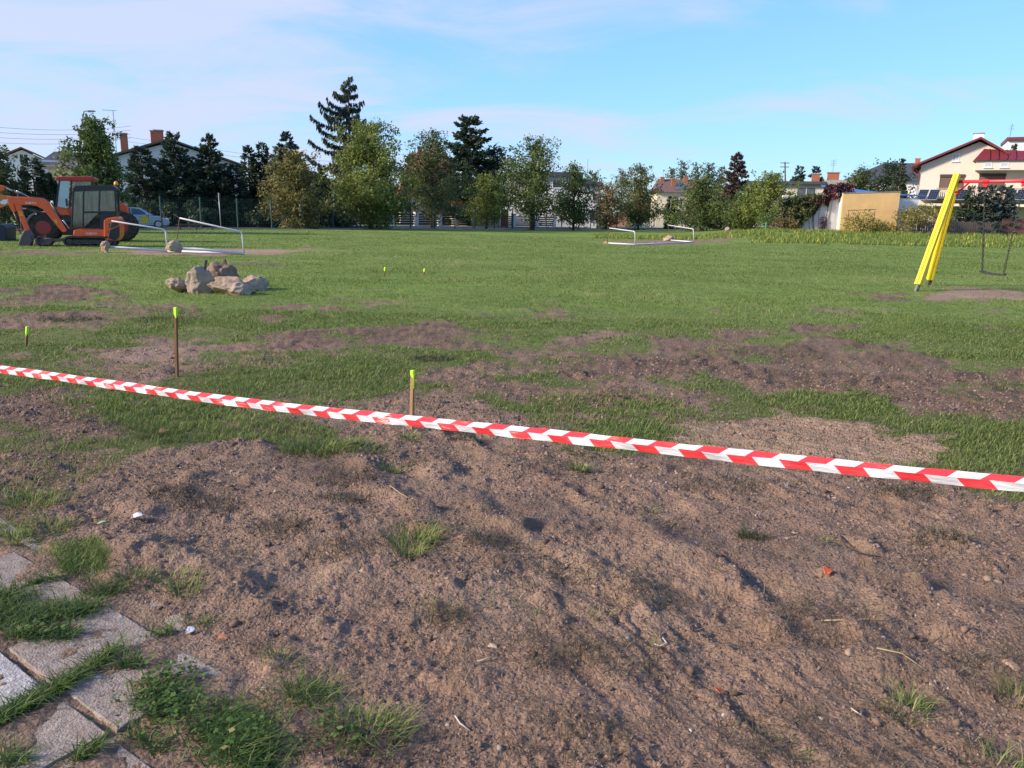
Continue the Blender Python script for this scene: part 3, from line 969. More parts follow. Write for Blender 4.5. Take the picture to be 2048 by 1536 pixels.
def patch(u0, v0, u1, v1, r, m):
    a, b = gp(u0, v0), gp(u1, v1)
    t = NR.random(m)
    w = NR.normal(0, r, (m, 2))
    P.append(np.stack([a.x + (b.x - a.x) * t + w[:, 0], a.y + (b.y - a.y) * t + w[:, 1]], 1))


patch(-60, 1245, 180, 1225, 0.045, 1500); patch(-60, 1210, 50, 1195, 0.05, 800); patch(20, 1275, 150, 1275, 0.022, 450)
patch(-40, 1465, 130, 1375, 0.018, 900); patch(110, 1385, 235, 1305, 0.016, 480); patch(60, 1170, 120, 1163, 0.014, 140)
patch(300, 1390, 360, 1430, 0.045, 500); patch(430, 1450, 510, 1500, 0.055, 1200); patch(265, 1475, 330, 1500, 0.016, 90)
patch(150, 1530, 200, 1500, 0.010, 110); patch(0, 1525, 50, 1532, 0.02, 160); patch(240, 1335, 285, 1330, 0.012, 110); patch(180, 1190, 240, 1185, 0.02, 200)
patch(590, 1390, 650, 1400, 0.035, 200); patch(290, 1275, 345, 1265, 0.010, 60); patch(120, 1130, 150, 1150, 0.014, 100); patch(450, 1525, 550, 1540, 0.05, 350)
P = np.concatenate(P)
blades('pavement_grass', P[:, 0], P[:, 1], np.maximum(height(P[:, 0], P[:, 1]), -0.01), NR.uniform(0.02, 0.065, len(P)), 0.0042 * NR.uniform(.6, 1.3, len(P)), NR.uniform(0.4, 2.2, len(P)), M_BLADE2, True, 0.0, 1.0, flat=0.75, label='dark green grass growing between the paving slabs')
# broad leaves
P = []
patch(280, 1400, 380, 1440, 0.05, 260); patch(300, 1360, 360, 1380, 0.04, 120); patch(60, 1270, 150, 1280, 0.035, 90); patch(110, 1095, 60, 1060, 0.04, 60); patch(330, 1350, 390, 1360, 0.03, 60); patch(430, 1470, 530, 1490, 0.06, 120); patch(640, 1480, 760, 1490, 0.05, 120)
P = np.concatenate(P); n = len(P)
a = NR.uniform(0, 6.28, n); L_ = NR.uniform(0.010, 0.026, n); z0 = np.maximum(height(P[:, 0], P[:, 1]), -0.005) + NR.uniform(0.005, 0.055, n)
B = np.stack([P[:, 0], P[:, 1], z0], 1)
D = np.stack([np.cos(a) * L_, np.sin(a) * L_, NR.uniform(-0.3, 0.5, n) * L_], 1); S = np.stack([-np.sin(a) * L_ * 0.36, np.cos(a) * L_ * 0.36, NR.uniform(-.2, .2, n) * L_], 1)
V = np.stack([B, B + D * 0.45 + S, B + D, B + D * 0.45 - S], 1).reshape(-1, 3)
tag(link_mesh('pavement_weeds', arr_mesh('pavement_weeds', V, np.arange(4 * n).reshape(-1, 4), {'v': np.repeat(NR.random(n), 4)}), M_BLADE2), 'small broad leaved weeds sprouting between the slabs', 'weeds', None, 'stuff')

# ------------------------------------------------------------------ barrier tape
M_RED = mat('tape_red', (0.70, 0.040, 0.048), 0.36, 0, 0.10, 6, 0.35, 14, 0.5, stretch=(1, 1, 5))
M_TWHITE = mat('tape_white', (0.58, 0.58, 0.61), 0.36, 0, 0.10, 6, 0.35, 14, 0.5, stretch=(1, 1, 5))


def make_tape():
    L, R = at(0, 738, 4.8), at(2048, 966, 2.2)
    d = R - L; ln = d.length; d.normalize()
    side = d.cross(Vector((0, 0, 1))).normalized()        # towards the viewer side
    if side.y > 0: side = -side
    up = Vector((0, 0, 1))
    per = ln / 31.0
    i0, i1 = -6, 40

    def pt(a, row):                        # row 0 lower edge .. 2 upper edge
        t = a / ln
        sag = -0.030 * 4 * max(-0.3, t * (1 - t)) + 0.004 * math.sin(a * 2.1)
        tw = 0.35 * math.sin(a * 0.55 + 0.5)
        p = L + d * a + up * sag
        wv = 0.0035 * math.sin(a * 7 + row * 1.3) + 0.003 * math.sin(a * 19 + row * 2.4) + 0.0015 * math.sin(a * 41 + row * 4)
        if row == 0: o = -0.024 * up + side * (0.004 + 0.006 * tw)
        elif row == 1: o = 0.004 * up + side * (0.006 + 0.003 * tw)
        else: o = 0.020 * up - side * (0.014 + 0.004 * tw)
        return p + o + side * wv
    me_v, me_f, me_m = [], [], []
    SUB = 4
    for band in (0, 1):
        for i in range(i0, i1):
            for colr in (0, 1):
                a0 = (i + 0.5 * colr) * per
                if band == 1: a0 += 0.36 * per
                for k in range(SUB):
                    q = []
                    sl = 0.15 * per
                    for (kk, row) in ((k, band), (k + 1, band), (k + 1, band + 1), (k, band + 1)):
                        sh = (sl if row == 0 else 0) if band == 0 else (sl if row == 2 else 0)
                        q.append(pt(a0 + 0.5 * per * kk / SUB + sh, row))
                    b = len(me_v); me_v += [tuple(p - L) for p in q]; me_f.append((b, b + 1, b + 2, b + 3)); me_m.append(colr)
    me = bpy.data.meshes.new('barrier_tape'); me.from_pydata(me_v, [], me_f)
    me.polygons.foreach_set('material_index', me_m); me.polygons.foreach_set('use_smooth', [True] * len(me_f)); me.update()
    bm = bmesh.new(); bm.from_mesh(me); bmesh.ops.remove_doubles(bm, verts=bm.verts, dist=0.0002); bm.to_mesh(me); bm.free()
    o = link_mesh('barrier_tape', me, [M_RED, M_TWHITE], None, L)
    tag(o, 'red and white striped barrier tape stretched across the whole foreground', 'tape')


make_tape()

# ------------------------------------------------------------------ survey stakes
M_STAKE = mat('stake_wood', (0.20, 0.105, 0.048), 0.8, 0, 0.3, 12, 0.4, 60, 0.2, dirt=(0.08, 0.04, 0.02), stretch=(6, 6, 0.6))
M_STAKE2 = mat('fresh_stake_wood', (0.40, 0.235, 0.115), 0.8, 0, 0.25, 12, 0.4, 60, 0.2, dirt=(0.18, 0.09, 0.04), stretch=(6, 6, 0.6))
M_NEON = mat('neon_paint', (0.50, 0.90, 0.01), 0.55, 0, 0.1, 30)
STAKES = [((354, 753), 615, 0.024, 0.11, M_STAKE, 'tall dark brown survey stake with neon yellow top left of the tape centre', 0.010),
          ((823, 862), 741, 0.024, 0.06, M_STAKE2, 'light wooden survey stake with dripping neon paint behind the tape', 0.012),
          ((52, 692), 653, 0.022, 0.12, M_STAKE, 'short survey stake with neon top near the left edge', 0.02),
          ((768, 553), 534, 0.030, 0.12, M_STAKE, 'far survey stake with neon tip in mid field, left of its pair', 0.05),
          ((847, 551), 537, 0.030, 0.10, M_STAKE, 'far survey stake with neon tip in mid field, right of its pair', -0.03)]
for (bu, bv_), tv, w, nh, mt, lab, tl in STAKES:
    b = gp(bu, bv_); b.z = hz(b.x, b.y)
    top = at(bu - 4 if bu == 354 else bu + 2, tv, b.y)
    h = top.z - b.z
    t = thing('survey_stake', lab, 'stake', b, 'survey stakes in the field')
    yaw = math.radians(38 + 9 * (bu % 5))
    fr = Fr(b, yaw)

    def P(s, q, z):
        p = fr.p(s, q, z); return p + Vector((top.x - b.x, 0.02 * h, 0)) * (z / h)
    m = MB()
    zl = [-0.15, h * 0.25, h * 0.5, h * 0.75, h - nh * 0.7]
    for k in range(len(zl) - 1):
        hw = w / 2 * (1 + 0.03 * math.sin(k * 2.1))
        m.hull([P(s * hw, q * hw, zl[k]) for s, q in ((-1, -1), (1, -1), (1, 1), (-1, 1))], [P(s * hw, q * hw, zl[k + 1]) for s, q in ((-1, -1), (1, -1), (1, 1), (-1, 1))])
    m.build('post', mt, t)
    m = MB(); hw = w / 2 + 0.0018
    lo = [h - nh, h - nh * 0.62, h - nh * 0.9, h - nh * 0.55]
    cs_ = ((-1, -1), (1, -1), (1, 1), (-1, 1))
    m.hull([P(s * hw, q * hw, z) for (s, q), z in zip(cs_, lo)], [P(s * hw, q * hw, h) for s, q in cs_])
    if bu == 823:
        m.hull([P(s * 0.006 - w * 0.2, -hw - 0.001 + q * 0.002, h - nh * 2.3) for s, q in cs_], [P(s * 0.009 - w * 0.2, -hw - 0.001 + q * 0.002, h - nh * 0.5) for s, q in cs_])
    m.build('painted_top', M_NEON, t, bevel=0.002)

# ------------------------------------------------------------------ broken concrete heap
M_CONC = mat('broken_concrete', (0.40, 0.30, 0.215), 0.95, 0, 0.36, 3.5, 0.9, 14, 0.15, dirt=(0.17, 0.115, 0.075))
M_CONC2 = mat('grey_concrete', (0.33, 0.275, 0.225), 0.95, 0, 0.3, 4, 0.9, 18, 0.15, dirt=(0.14, 0.11, 0.09))
M_CONC3 = mat('soil_caked_concrete', (0.235, 0.165, 0.115), 0.95, 0, 0.35, 4, 0.9, 18, 0.15, dirt=(0.09, 0.06, 0.045))
HEAP = [((357, 584), 0.15, (0.24, 0.20, 0.14), 31, M_CONC, 0.2, 0.3, 'small concrete lump at the left end of the heap'),
        ((396, 587), 0.21, (0.21, 0.26, 0.27), 46, M_CONC2, 0.5, -0.35, 'tall upright concrete block with flat grey face in the heap'),
        ((440, 574), 0.20, (0.28, 0.25, 0.27), 8, M_CONC3, 0.9, 0.2, 'soil caked concrete block at the back of the heap'),
        ((460, 592), 0.15, (0.31, 0.26, 0.20), 22, M_CONC, 0.3, 0.15, 'pale jagged concrete lump at the front of the heap'),
        ((506, 582), 0.12, (0.36, 0.24, 0.17), 65, M_CONC, 1.1, 0.0, 'tan crumbled concrete lump at the right end of the heap')]
for (u, v), z, rad, sd_, mt, ro, ti, lab in HEAP:
    p = gp(u, v); p.y += rad[1] * 0.6
    rad = (rad[0] * 1.3, rad[1] * 1.2, rad[2] * 1.02)
    o = lump('concrete_lump', Vector((p.x, p.y, z)), rad, sd_, mt, None, 5, 0.22, 6, ro, ti)
    tag(o, lab, 'concrete', 'broken concrete heap')
# pipe stub and shard sticking out of two of the blocks
hp = [o for o in C.objects if o.name.startswith('concrete_lump')]
b1 = hp[1].location
MB().tube([b1 + Vector((0.06, 0.02, 0.12)), b1 + Vector((0.12, 0.02, 0.42))], 0.035, 10).build('pipe_stub', mat('rust_pipe', (0.12, 0.085, 0.07), 0.8, 0, 0.3, 20), hp[1])
b2 = hp[2].location
lump('shard', b2 + Vector((0.09, 0, 0.29)), (0.05, 0.05, 0.11), 5, M_CONC3, hp[2], 3, 0.2, 4, 0.4, -0.4)

# ------------------------------------------------------------------ litter on the soil: stones, leaves, scraps, twigs
M_ST = [mat('pale_pebble', (0.40, 0.32, 0.235), 0.8, 0, 0.2, 30, dirt=(0.3, 0.22, 0.16)), mat('grey_pebble', (0.25, 0.22, 0.195), 0.8, 0, 0.25, 30, dirt=(0.2, 0.15, 0.12)), mat('tan_pebble', (0.30, 0.20, 0.13), 0.8, 0, 0.25, 30, dirt=(0.25, 0.16, 0.1)), mat('white_chip', (0.5, 0.48, 0.44), 0.8, 0, 0.2, 30)]
STONES = [(918, 1158, .020, 0, 'smooth cream pebble below the central grass tuft'), (1572, 983, .032, 1, 'round grey stone just under the tape on the right'), (985, 1298, .024, 0, 'pointed cream stone chip low in the middle'),
          (1975, 1162, .034, 2, 'tan flat stone at the right, left one of two'), (1995, 1168, .026, 2, 'tan flat stone at the right, right one of two'), (1930, 1150, .018, 2, 'small orange tan stone left of the two flat stones'),
          (1255, 1285, .024, 1, 'pale flat grey stone right of the middle'), (1190, 1172, .022, 2, 'brown pebble in the soil near the centre'), (725, 1150, .022, 2, 'brown pebble left of the central grass tuft'), (270, 992, .020, 1, 'grey pebble on the soil at the left'),
          (465, 945, .022, 1, 'dark grey stone in the soil below the long grass'), (525, 945, .016, 0, 'small yellowish pebble below the long grass'), (1130, 1148, .016, 2, 'small tan pebble among dead sods'), (1700, 1322, .034, 2, 'half buried tan stone low on the right'), (1380, 1466, .011, 3, 'tiny white chip near the bottom right of centre'),
          (1448, 1430, .011, 3, 'tiny white chip right of the bottom centre'), (2020, 1345, .040, 2, 'large rounded tan stone at the right edge'), (530, 1380, .015, 1, 'small round pebble at the pavement edge'), (1000, 1500, .017, 1, 'round brown grey pebble at the bottom middle'), (1510, 1168, .010, 3, 'tiny white chip left of the orange leaf'), (620, 905, .03, 1, 'grey stone at the foot of the long grass'), (610, 840, .022, 2, 'reddish stone at the edge of the long grass')]
for k, (u, v, r, mi, lab) in enumerate(STONES):
    p = gp(u, v)
    o = lump('pebble' if r < .03 else 'stone', Vector((p.x, p.y, hz(p.x, p.y) - r * 0.05)), (r * 0.82, r * 0.62, r * 0.5), 100 + k, M_ST[mi], None, 3, 0.12, 3, k * 1.3)
    tag(o, lab, 'stone', 'stones lying on the soil')


def curled(name, u, v, ln, wd, mt, yaw, lab, cat, lobes=0.0):
    p = gp(u, v); z = hz(p.x, p.y) + 0.012
    n = 8; V = []; Fc = []
    for i in range(n + 1):
        f = i / n
        w = wd * (math.sin(math.pi * min(1, f * 0.97 + 0.02)) ** 0.7 + 0.08) * (1 + lobes * math.sin(f * 16))
        for j in (-1, 0, 1):
            V.append(((f - 0.5) * ln, j * w / 2, 0.30 * wd * abs(j) + 0.12 * ln * math.sin(f * 3) * (1 if i % 2 else 0.85)))
    for i in range(n):
        for j in range(2):
            a = i * 3 + j; Fc.append((a, a + 3, a + 4, a + 1))
    me = bpy.data.meshes.new(name); me.from_pydata(V, [], Fc); me.polygons.foreach_set('use_smooth', [True] * len(Fc)); me.update()
    o = link_mesh(name, me, mt, None, (p.x, p.y, z)); o.rotation_euler = (0.25, -0.15, yaw)
    sol = o.modifiers.new('thickness', 'SOLIDIFY'); sol.thickness = 0.0012
    return tag(o, lab, cat)


M_OLEAF = mat('orange_leaf', (0.72, 0.16, 0.045), 0.6, 0, 0.25, 60, dirt=(0.4, 0.1, 0.03))
M_SCRAP = mat('pale_scrap', (0.62, 0.63, 0.68), 0.5, 0, 0.15, 40)
curled('fallen_leaf', 1652, 1156, 0.062, 0.040, M_OLEAF, 1.0, 'bright orange fallen leaf on the soil at right', 'leaf', 0.2)
curled('fallen_leaf', 445, 1284, 0.040, 0.018, mat('dull_orange_leaf', (0.42, 0.14, 0.06), 0.7, 0, 0.25, 50), 0.4, 'orange fallen leaf beside the pavement edge', 'leaf', 0.15)
curled('fallen_leaf', 327, 868, 0.07, 0.05, mat('brown_leaf', (0.30, 0.15, 0.07), 0.7, 0, 0.2, 50), 0.9, 'brown fallen leaf in the long grass behind the tape', 'leaf', 0.1)
curled('litter_scrap', 276, 1048, 0.055, 0.038, M_SCRAP, 0.2, 'pale grey plastic scrap on the soil at left', 'litter', 0.1)
curled('litter_scrap', 382, 1268, 0.034, 0.028, M_SCRAP, 0.9, 'small white scrap at the corner of the pavement', 'litter', 0.2)
curled('litter_scrap', 205, 1050, 0.045, 0.014, mat('green_scrap', (0.30, 0.42, 0.26), 0.5), 0.5, 'thin pale green scrap left of the plastic one', 'litter')
curled('fallen_leaf', 1435, 1385, 0.03, 0.02, M_OLEAF, 2.0, 'small torn orange leaf low right of the centre', 'leaf', 0.2)
TW = [([(1680, 1078), (1690, 1100), (1712, 1112), (1760, 1120)], 0.004, (0.045, 0.03, 0.02), 'dark curved twig on the soil at right'),
      ([(1325, 1290), (1332, 1302), (1318, 1304), (1308, 1296)], 0.003, (0.62, 0.58, 0.5), 'pale hooked root fragment right of the middle'),
      ([(780, 990), (800, 1003), (820, 1012)], 0.003, (0.42, 0.28, 0.14), 'thin yellow straw stalk left of the wheel track'),
      ([(1640, 1258), (1730, 1262), (1775, 1255), (1790, 1248)], 0.0035, (0.30, 0.22, 0.13), 'long pale root lying across the right soil'),
      ([(1750, 1320), (1800, 1335), (1850, 1362)], 0.0035, (0.26, 0.22, 0.12), 'straight dry stalk low on the right'),
      ([(955, 1330), (992, 1322)], 0.003, (0.46, 0.36, 0.24), 'short straw piece low in the middle'),
      ([(910, 1440), (920, 1455), (940, 1465)], 0.0028, (0.5, 0.44, 0.36), 'thin pale root curl at the bottom middle'),
      ([(1700, 1425), (1720, 1440), (1722, 1420)], 0.003, (0.5, 0.42, 0.3), 'pale bent stalk beside the lower right tuft')]
for k, (pp, r, col, lab) in enumerate(TW):
    pts = [gp(*q) for q in pp]
    pts = [Vector((q.x, q.y, hz(q.x, q.y) + 0.008 + 0.006 * (i % 2))) for i, q in enumerate(pts)]
    o = MB().tube(pts, [r * (1 - 0.12 * i) for i in range(len(pts))], 6).build('twig', mat('twig_%d' % k, col, 0.85, 0, 0.3, 60), None, pts[0], True)
    tag(o, lab, 'twig')

# ------------------------------------------------------------------ toppled football goals
M_GOAL = mat('white_tube', (0.60, 0.61, 0.63), 0.4, 0, 0.12, 5, dirt=(0.4, 0.36, 0.3))
M_RUST = mat('rusty_rod', (0.16, 0.09, 0.055), 0.85, 0, 0.3, 25)


def bent(pts, r=0.12, n=5):
    """polyline with its corners rounded"""
    out = [pts[0]]
    for i in range(1, len(pts) - 1):
        a, b, c = pts[i - 1], pts[i], pts[i + 1]
        p, q = b + (a - b).normalized() * r, b + (c - b).normalized() * r
        for k in range(n + 1):
            t = k / n
            out.append(p * (1 - t) ** 2 + b * 2 * t * (1 - t) + q * t * t)
    return out + [pts[-1]]


def goal(A, B, pa, pb, ta, tb, ea, eb, lab, lumps, rails=True):
    """A, B: crossbar corners; pa, pb: ends of the posts; ta, tb: bend of the stays; ea, eb: ends of the stays"""
    t = thing('football_goal', lab, 'goal', A)
    MB().tube([A, B], 0.042, 12).build('crossbar', M_GOAL, t, smooth=True)
    for a, p in ((A, pa), (B, pb)):
        MB().tube([a, p], 0.042, 12).build('goal_post', M_GOAL, t, smooth=True)
    for a, q, e in ((A, ta, ea), (B, tb, eb)):
        MB().tube(bent([a, q, e], 0.14), 0.028, 10).build('net_stay', M_GOAL, t, smooth=True)
    for p, e in ((pa, ea), (pb, eb)):
        MB().tube([p + Vector((0.03, 0, 0)), e], 0.014, 8).build('ground_bracket', M_RUST, t, smooth=True)
    for k, (c, rad, sd_) in enumerate(lumps):
        lump('concrete_footing', c, rad, sd_, M_CONC, t, 4, 0.24, 4, k)
    return t


A, B = gp(488, 507, 0.05), gp(335, 502, 0.05)
pd = Vector((-2.05, -0.75, 0.30))
ea, eb = at(359, 436, A.y - 0.9), at(223, 442, B.y - 0.9)
ta, tb = at(484, 464, A.y), at(331, 459, B.y)
pa = at(350, 494, A.y - 0.9); pb = at(212, 493, B.y - 0.9)
g1 = goal(A, B, pa, pb, ta, tb, ea, eb, 'white football goal lying toppled beside the excavator with concrete footings', [(pa + Vector((-.02, 0, -0.02)), (0.25, 0.23, 0.25), 3), (pb + Vector((-.02, 0, -0.03)), (0.19, 0.2, 0.23), 12)])
MB().tube([ea, at(346, 428, ea.y)], 0.012, 6).build('net_hook', M_RUST, g1)
A, B = gp(1270, 489, 0.05), gp(1387, 484, 0.05)
A.y, B.y = A.y, B.y
pa, pb = gp(1213, 486, 0.05), at(1338, 480, 56.8)
ta, tb = at(1270, 463, A.y), at(1387, 458, B.y)
ea, eb = at(1219, 456, pa.y), at(1336, 450, pb.y)
g2 = goal(A, B, pa, pb, ta, tb, ea, eb, 'white football goal lying toppled in the far middle of the field', [(pb + Vector((0, 0, 0.0)), (0.42, 0.35, 0.36), 21), (pa + Vector((0.0, 0, -0.05)), (0.2, 0.2, 0.16), 28)])

# ------------------------------------------------------------------ swing
M_YEL = mat('yellow_paint', (0.80, 0.58, 0.02), 0.5, 0, 0.22, 9, 0.4, 30, 0.4, dirt=(0.46, 0.30, 0.03), stretch=(3, 3, .6))
M_REDP = mat('red_paint', (0.62, 0.02, 0.035), 0.4, 0, 0.1, 8)
M_STEEL = mat('galvanised', (0.13, 0.133, 0.138), 0.6, 0.5, 0.2, 20)
M_CHAIN = mat('chain_steel', (0.060, 0.062, 0.06), 0.5, 0.5, 0.2, 30)
M_RUB = mat('black_rubber', (0.022, 0.022, 0.022), 0.7, 0, 0.2, 30)
f1, f2 = gp(1831, 582), gp(1856, 571)
apex = at(1911, 356, 19.75)
bd = Vector((0.86, -0.50, 0)); bd.normalize()
sw = thing('playground_swing', 'swing frame with yellow wooden legs and red top beam', 'swing', f1)


def leg(foot, top, w, d_):
    w *= 1.1
    dirv = (top - foot).normalized()
    a = foot + dirv * 0.16
    sx = dirv.cross(Vector((0, 0, 1))).normalized() * (w / 4 + .002)
    m = MB(); m.bar(a + sx, top + dirv * 0.10 + sx, w / 2 - .004, d_); m.bar(a - sx, top + dirv * 0.10 - sx, w / 2 - .004, d_ * .985)
    # a shallow groove between the two laminated planks of the leg
    o = m.build('leg', M_YEL, sw, bevel=0.012)
    m = MB(); m.bar(foot - dirv * 0.12, a + dirv * 0.05, 0.05, 0.06); m.bar(foot + dirv * 0.02 + Vector((0.05, 0, 0)), a + Vector((0.05, 0, 0)), 0.02, 0.07)
    m.build('foot_anchor', M_STEEL, sw)
    return o


t1 = apex + Vector((-0.03, -0.07, 0)); t2 = apex + Vector((0.07, 0.07, -0.09))
leg(f1, t1, 0.13, 0.12); leg(f2, t2, 0.13, 0.12)
beam_a = apex + Vector((0.03, 0, -0.09)); beam_b = beam_a + bd * 3.3
beam_b.z = beam_a.z + 0.03
MB().tube([beam_a - bd * 0.05, beam_b + bd * 0.05], 0.040, 14).build('top_beam', M_REDP, sw, smooth=True)
br = beam_a + bd * 0.30
MB().tube([br, (br + t1 * 2 + Vector((0, 0, -0.9))) / 3, t1 + (f1 - t1).normalized() * 0.42], 0.022, 8).build('brace', M_REDP, sw, smooth=True)
MB().tube([br, t2 + (f2 - t2).normalized() * 0.42], 0.022, 8).build('brace', M_REDP, sw, smooth=True)
sh = beam_b - beam_a
leg(f1 + sh * 1.0 + Vector((0.25, -0.12, 0)) - Vector((0, 0, sh.z)), t1 + sh, 0.155, 0.145)
leg(f2 + sh * 1.0 + Vector((0.25, -0.12, 0)) - Vector((0, 0, sh.z)), t2 + sh, 0.155, 0.145)
# hangers sit where the chains leave the beam
hang = []
for uu in (1971, 2049):
    q0, q1 = beam_a, beam_b
    best = min((abs((lambda w: 1024 + FOC * (CM.transposed() @ (w - Vector((0, 0, CAM_H)))).x / -(CM.transposed() @ (w - Vector((0, 0, CAM_H)))).z)(q0 + (q1 - q0) * k / 200) - uu), k) for k in range(201))[1]
    hp_ = q0 + (q1 - q0) * best / 200
    hang.append(hp_)
    m = MB(); m.tube([hp_ - bd * 0.06, hp_ + bd * 0.06], 0.052, 12); m.box(-0.045, 0.045, -0.02, 0.02, -0.13, -0.03, 0, Fr(hp_, math.atan2(bd.y, bd.x)))
    m.build('hanger', M_REDP, sw)
sa_, sb_ = at(1961, 541, hang[0].y + 0.02), at(2012, 548, hang[1].y - 0.0)
sb_ = sa_ + (sb_ - sa_).normalized() * 0.56
ss_ = thing('swing_board', 'black swing seat hanging on two chains from the red beam', 'swing', sa_)
u_ = (sb_ - sa_).normalized(); w_ = u_.cross(Vector((0, 0, 1))).normalized()
m = MB()
pr = [(0, 0.008), (0.10, -0.010), (0.28, -0.020), (0.46, -0.010), (0.56, 0.008)]
for i in range(4):
    p, q = sa_ + u_ * pr[i][0] + Vector((0, 0, pr[i][1])), sa_ + u_ * pr[i + 1][0] + Vector((0, 0, pr[i + 1][1]))
    m.hull([p + w_ * 0.1, p - w_ * 0.1, p - w_ * 0.1 - Vector((0, 0, .045)), p + w_ * 0.1 - Vector((0, 0, .045))], [q + w_ * 0.1, q - w_ * 0.1, q - w_ * 0.1 - Vector((0, 0, .045)), q + w_ * 0.1 - Vector((0, 0, .045))])
m.build('seat', M_RUB, ss_, bevel=0.006)


def chain(p0, p1):
    d = p1 - p0; n = int(d.length / 0.062); d.normalize()
    a = d.cross(Vector((0, 1, 0.1))).normalized(); b = d.cross(a)
    m = MB()
    for k in range(n):
        c = p0 + d * (k + 0.5) * 0.062
        x = a if k % 2 else b
        loop = [c + d * 0.040 * math.cos(w) + x * 0.020 * math.sin(w) for w in [i * 2 * math.pi / 8 for i in range(9)]]
        m.tube(loop, 0.010, 5)
    return m


for hp_, e in ((hang[0], sa_ + u_ * 0.04), (hang[1], sb_ - u_ * 0.04)):
    chain(e + Vector((0, 0, 0.0)), hp_ - Vector((0, 0, 0.11))).build('chain', M_CHAIN, ss_, smooth=True)

# ------------------------------------------------------------------ vehicles
def cab_glass():
    m = bpy.data.materials.new('cab_glass'); m.use_nodes = True
    nt = m.node_tree; nt.nodes.clear()
    o = nd(nt, 'ShaderNodeOutputMaterial'); tr = nd(nt, 'ShaderNodeBsdfTransparent'); tr.inputs[0].default_value = (0.55, 0.62, 0.62, 1)
    gl = nd(nt, 'ShaderNodeBsdfGlossy'); gl.inputs['Roughness'].default_value = 0.06
    mx = nd(nt, 'ShaderNodeMixShader'); fz = nd(nt, 'ShaderNodeFresnel'); fz.inputs[0].default_value = 1.7
    ns = nd(nt, 'ShaderNodeTexNoise'); ns.inputs['Scale'].default_value = 3.0
    ad = nd(nt, 'ShaderNodeMath', operation='MULTIPLY_ADD'); nt.links.new(ns.outputs['Fac'], ad.inputs[0]); ad.inputs[1].default_value = 0.10; nt.links.new(fz.outputs[0], ad.inputs[2])
    nt.links.new(ad.outputs[0], mx.inputs[0]); nt.links.new(tr.outputs[0], mx.inputs[1]); nt.links.new(gl.outputs[0], mx.inputs[2]); nt.links.new(mx.outputs[0], o.inputs[0])
    return m


M_GLASS = cab_glass()
M_ORANGE = mat('orange_enamel', (0.84, 0.115, 0.020), 0.35, 0, 0.12, 5, dirt=(0.34, 0.06, 0.025))
M_DARKM = mat('dark_metal', (0.028, 0.030, 0.036), 0.5, 0.2, 0.25, 8, dirt=(0.08, 0.065, 0.05))
M_BLKP = mat('black_plastic', (0.016, 0.017, 0.020), 0.45, 0, 0.2, 8)
M_TYRE = mat('tyre_rubber', (0.022, 0.021, 0.021), 0.85, 0, 0.4, 9, 0.4, 40, 0.2, dirt=(0.10, 0.075, 0.055))
M_TRACK = mat('muddy_rubber_track', (0.040, 0.034, 0.030), 0.9, 0, 0.4, 9, 0.4, 40, 0.2, dirt=(0.13, 0.095, 0.07))
M_BUCK = mat('worn_bucket_steel', (0.085, 0.080, 0.085), 0.6, 0.4, 0.35, 7, dirt=(0.16, 0.115, 0.08))
M_CHROME = mat('cylinder_rod', (0.55, 0.56, 0.58), 0.2, 0.9, 0.08, 8)
M_YSTK = mat('yellow_sticker', (0.75, 0.42, 0.02), 0.5, 0, 0.15, 30, dirt=(0.2, 0.12, 0.02))
M_WHT = mat('white_print', (0.78, 0.78, 0.78), 0.5, 0, 0.05, 10)
M_GREYP = mat('grey_panel', (0.30, 0.31, 0.34), 0.45, 0.1, 0.25, 6)
M_SEAT = mat('seat_vinyl', (0.035, 0.035, 0.04), 0.7, 0, 0.2, 12)
M_BEACON = mat('amber_lens', (0.85, 0.28, 0.03), 0.25, 0, 0.08, 10)
M_LAMP = mat('lamp_lens', (0.80, 0.78, 0.70), 0.2, 0, 0.08, 10)
M_HUBR = mat('red_hub', (0.34, 0.02, 0.02), 0.5, 0, 0.3, 12, dirt=(0.12, 0.06, 0.04))


def lettering(text, fr, s0, s1, z, t, mt, parent, name='lettering', slope=0.0):
    """flat raised letters on a plane of the frame, fitted between s0 and s1"""
    cu = bpy.data.curves.new(name, 'FONT'); cu.body = text; cu.extrude = 0.002
    tmp = bpy.data.objects.new('tmp_text', cu); C.objects.link(tmp)
    bpy.context.view_layer.update()
    dg = bpy.context.evaluated_depsgraph_get()
    me = bpy.data.meshes.new_from_object(tmp.evaluated_get(dg))
    bpy.data.objects.remove(tmp)
    xs = [v.co.x for v in me.vertices]; x0, x1 = min(xs), max(xs)
    k = (s1 - s0) / (x1 - x0)
    org = parent.location if parent.parent is None else parent.parent.location
    for v in me.vertices:
        s = s0 + (v.co.x - x0) * k
        v.co = fr.p(s, t - v.co.z, z + v.co.y * k * 1.15 + slope * (s - s0)) - org
    me.materials.clear()
    return link_mesh(name, me, mt, parent)


def px_outline(fr, pts, t=0.0):
    return [fr.hit(u, v, t) for u, v in pts]


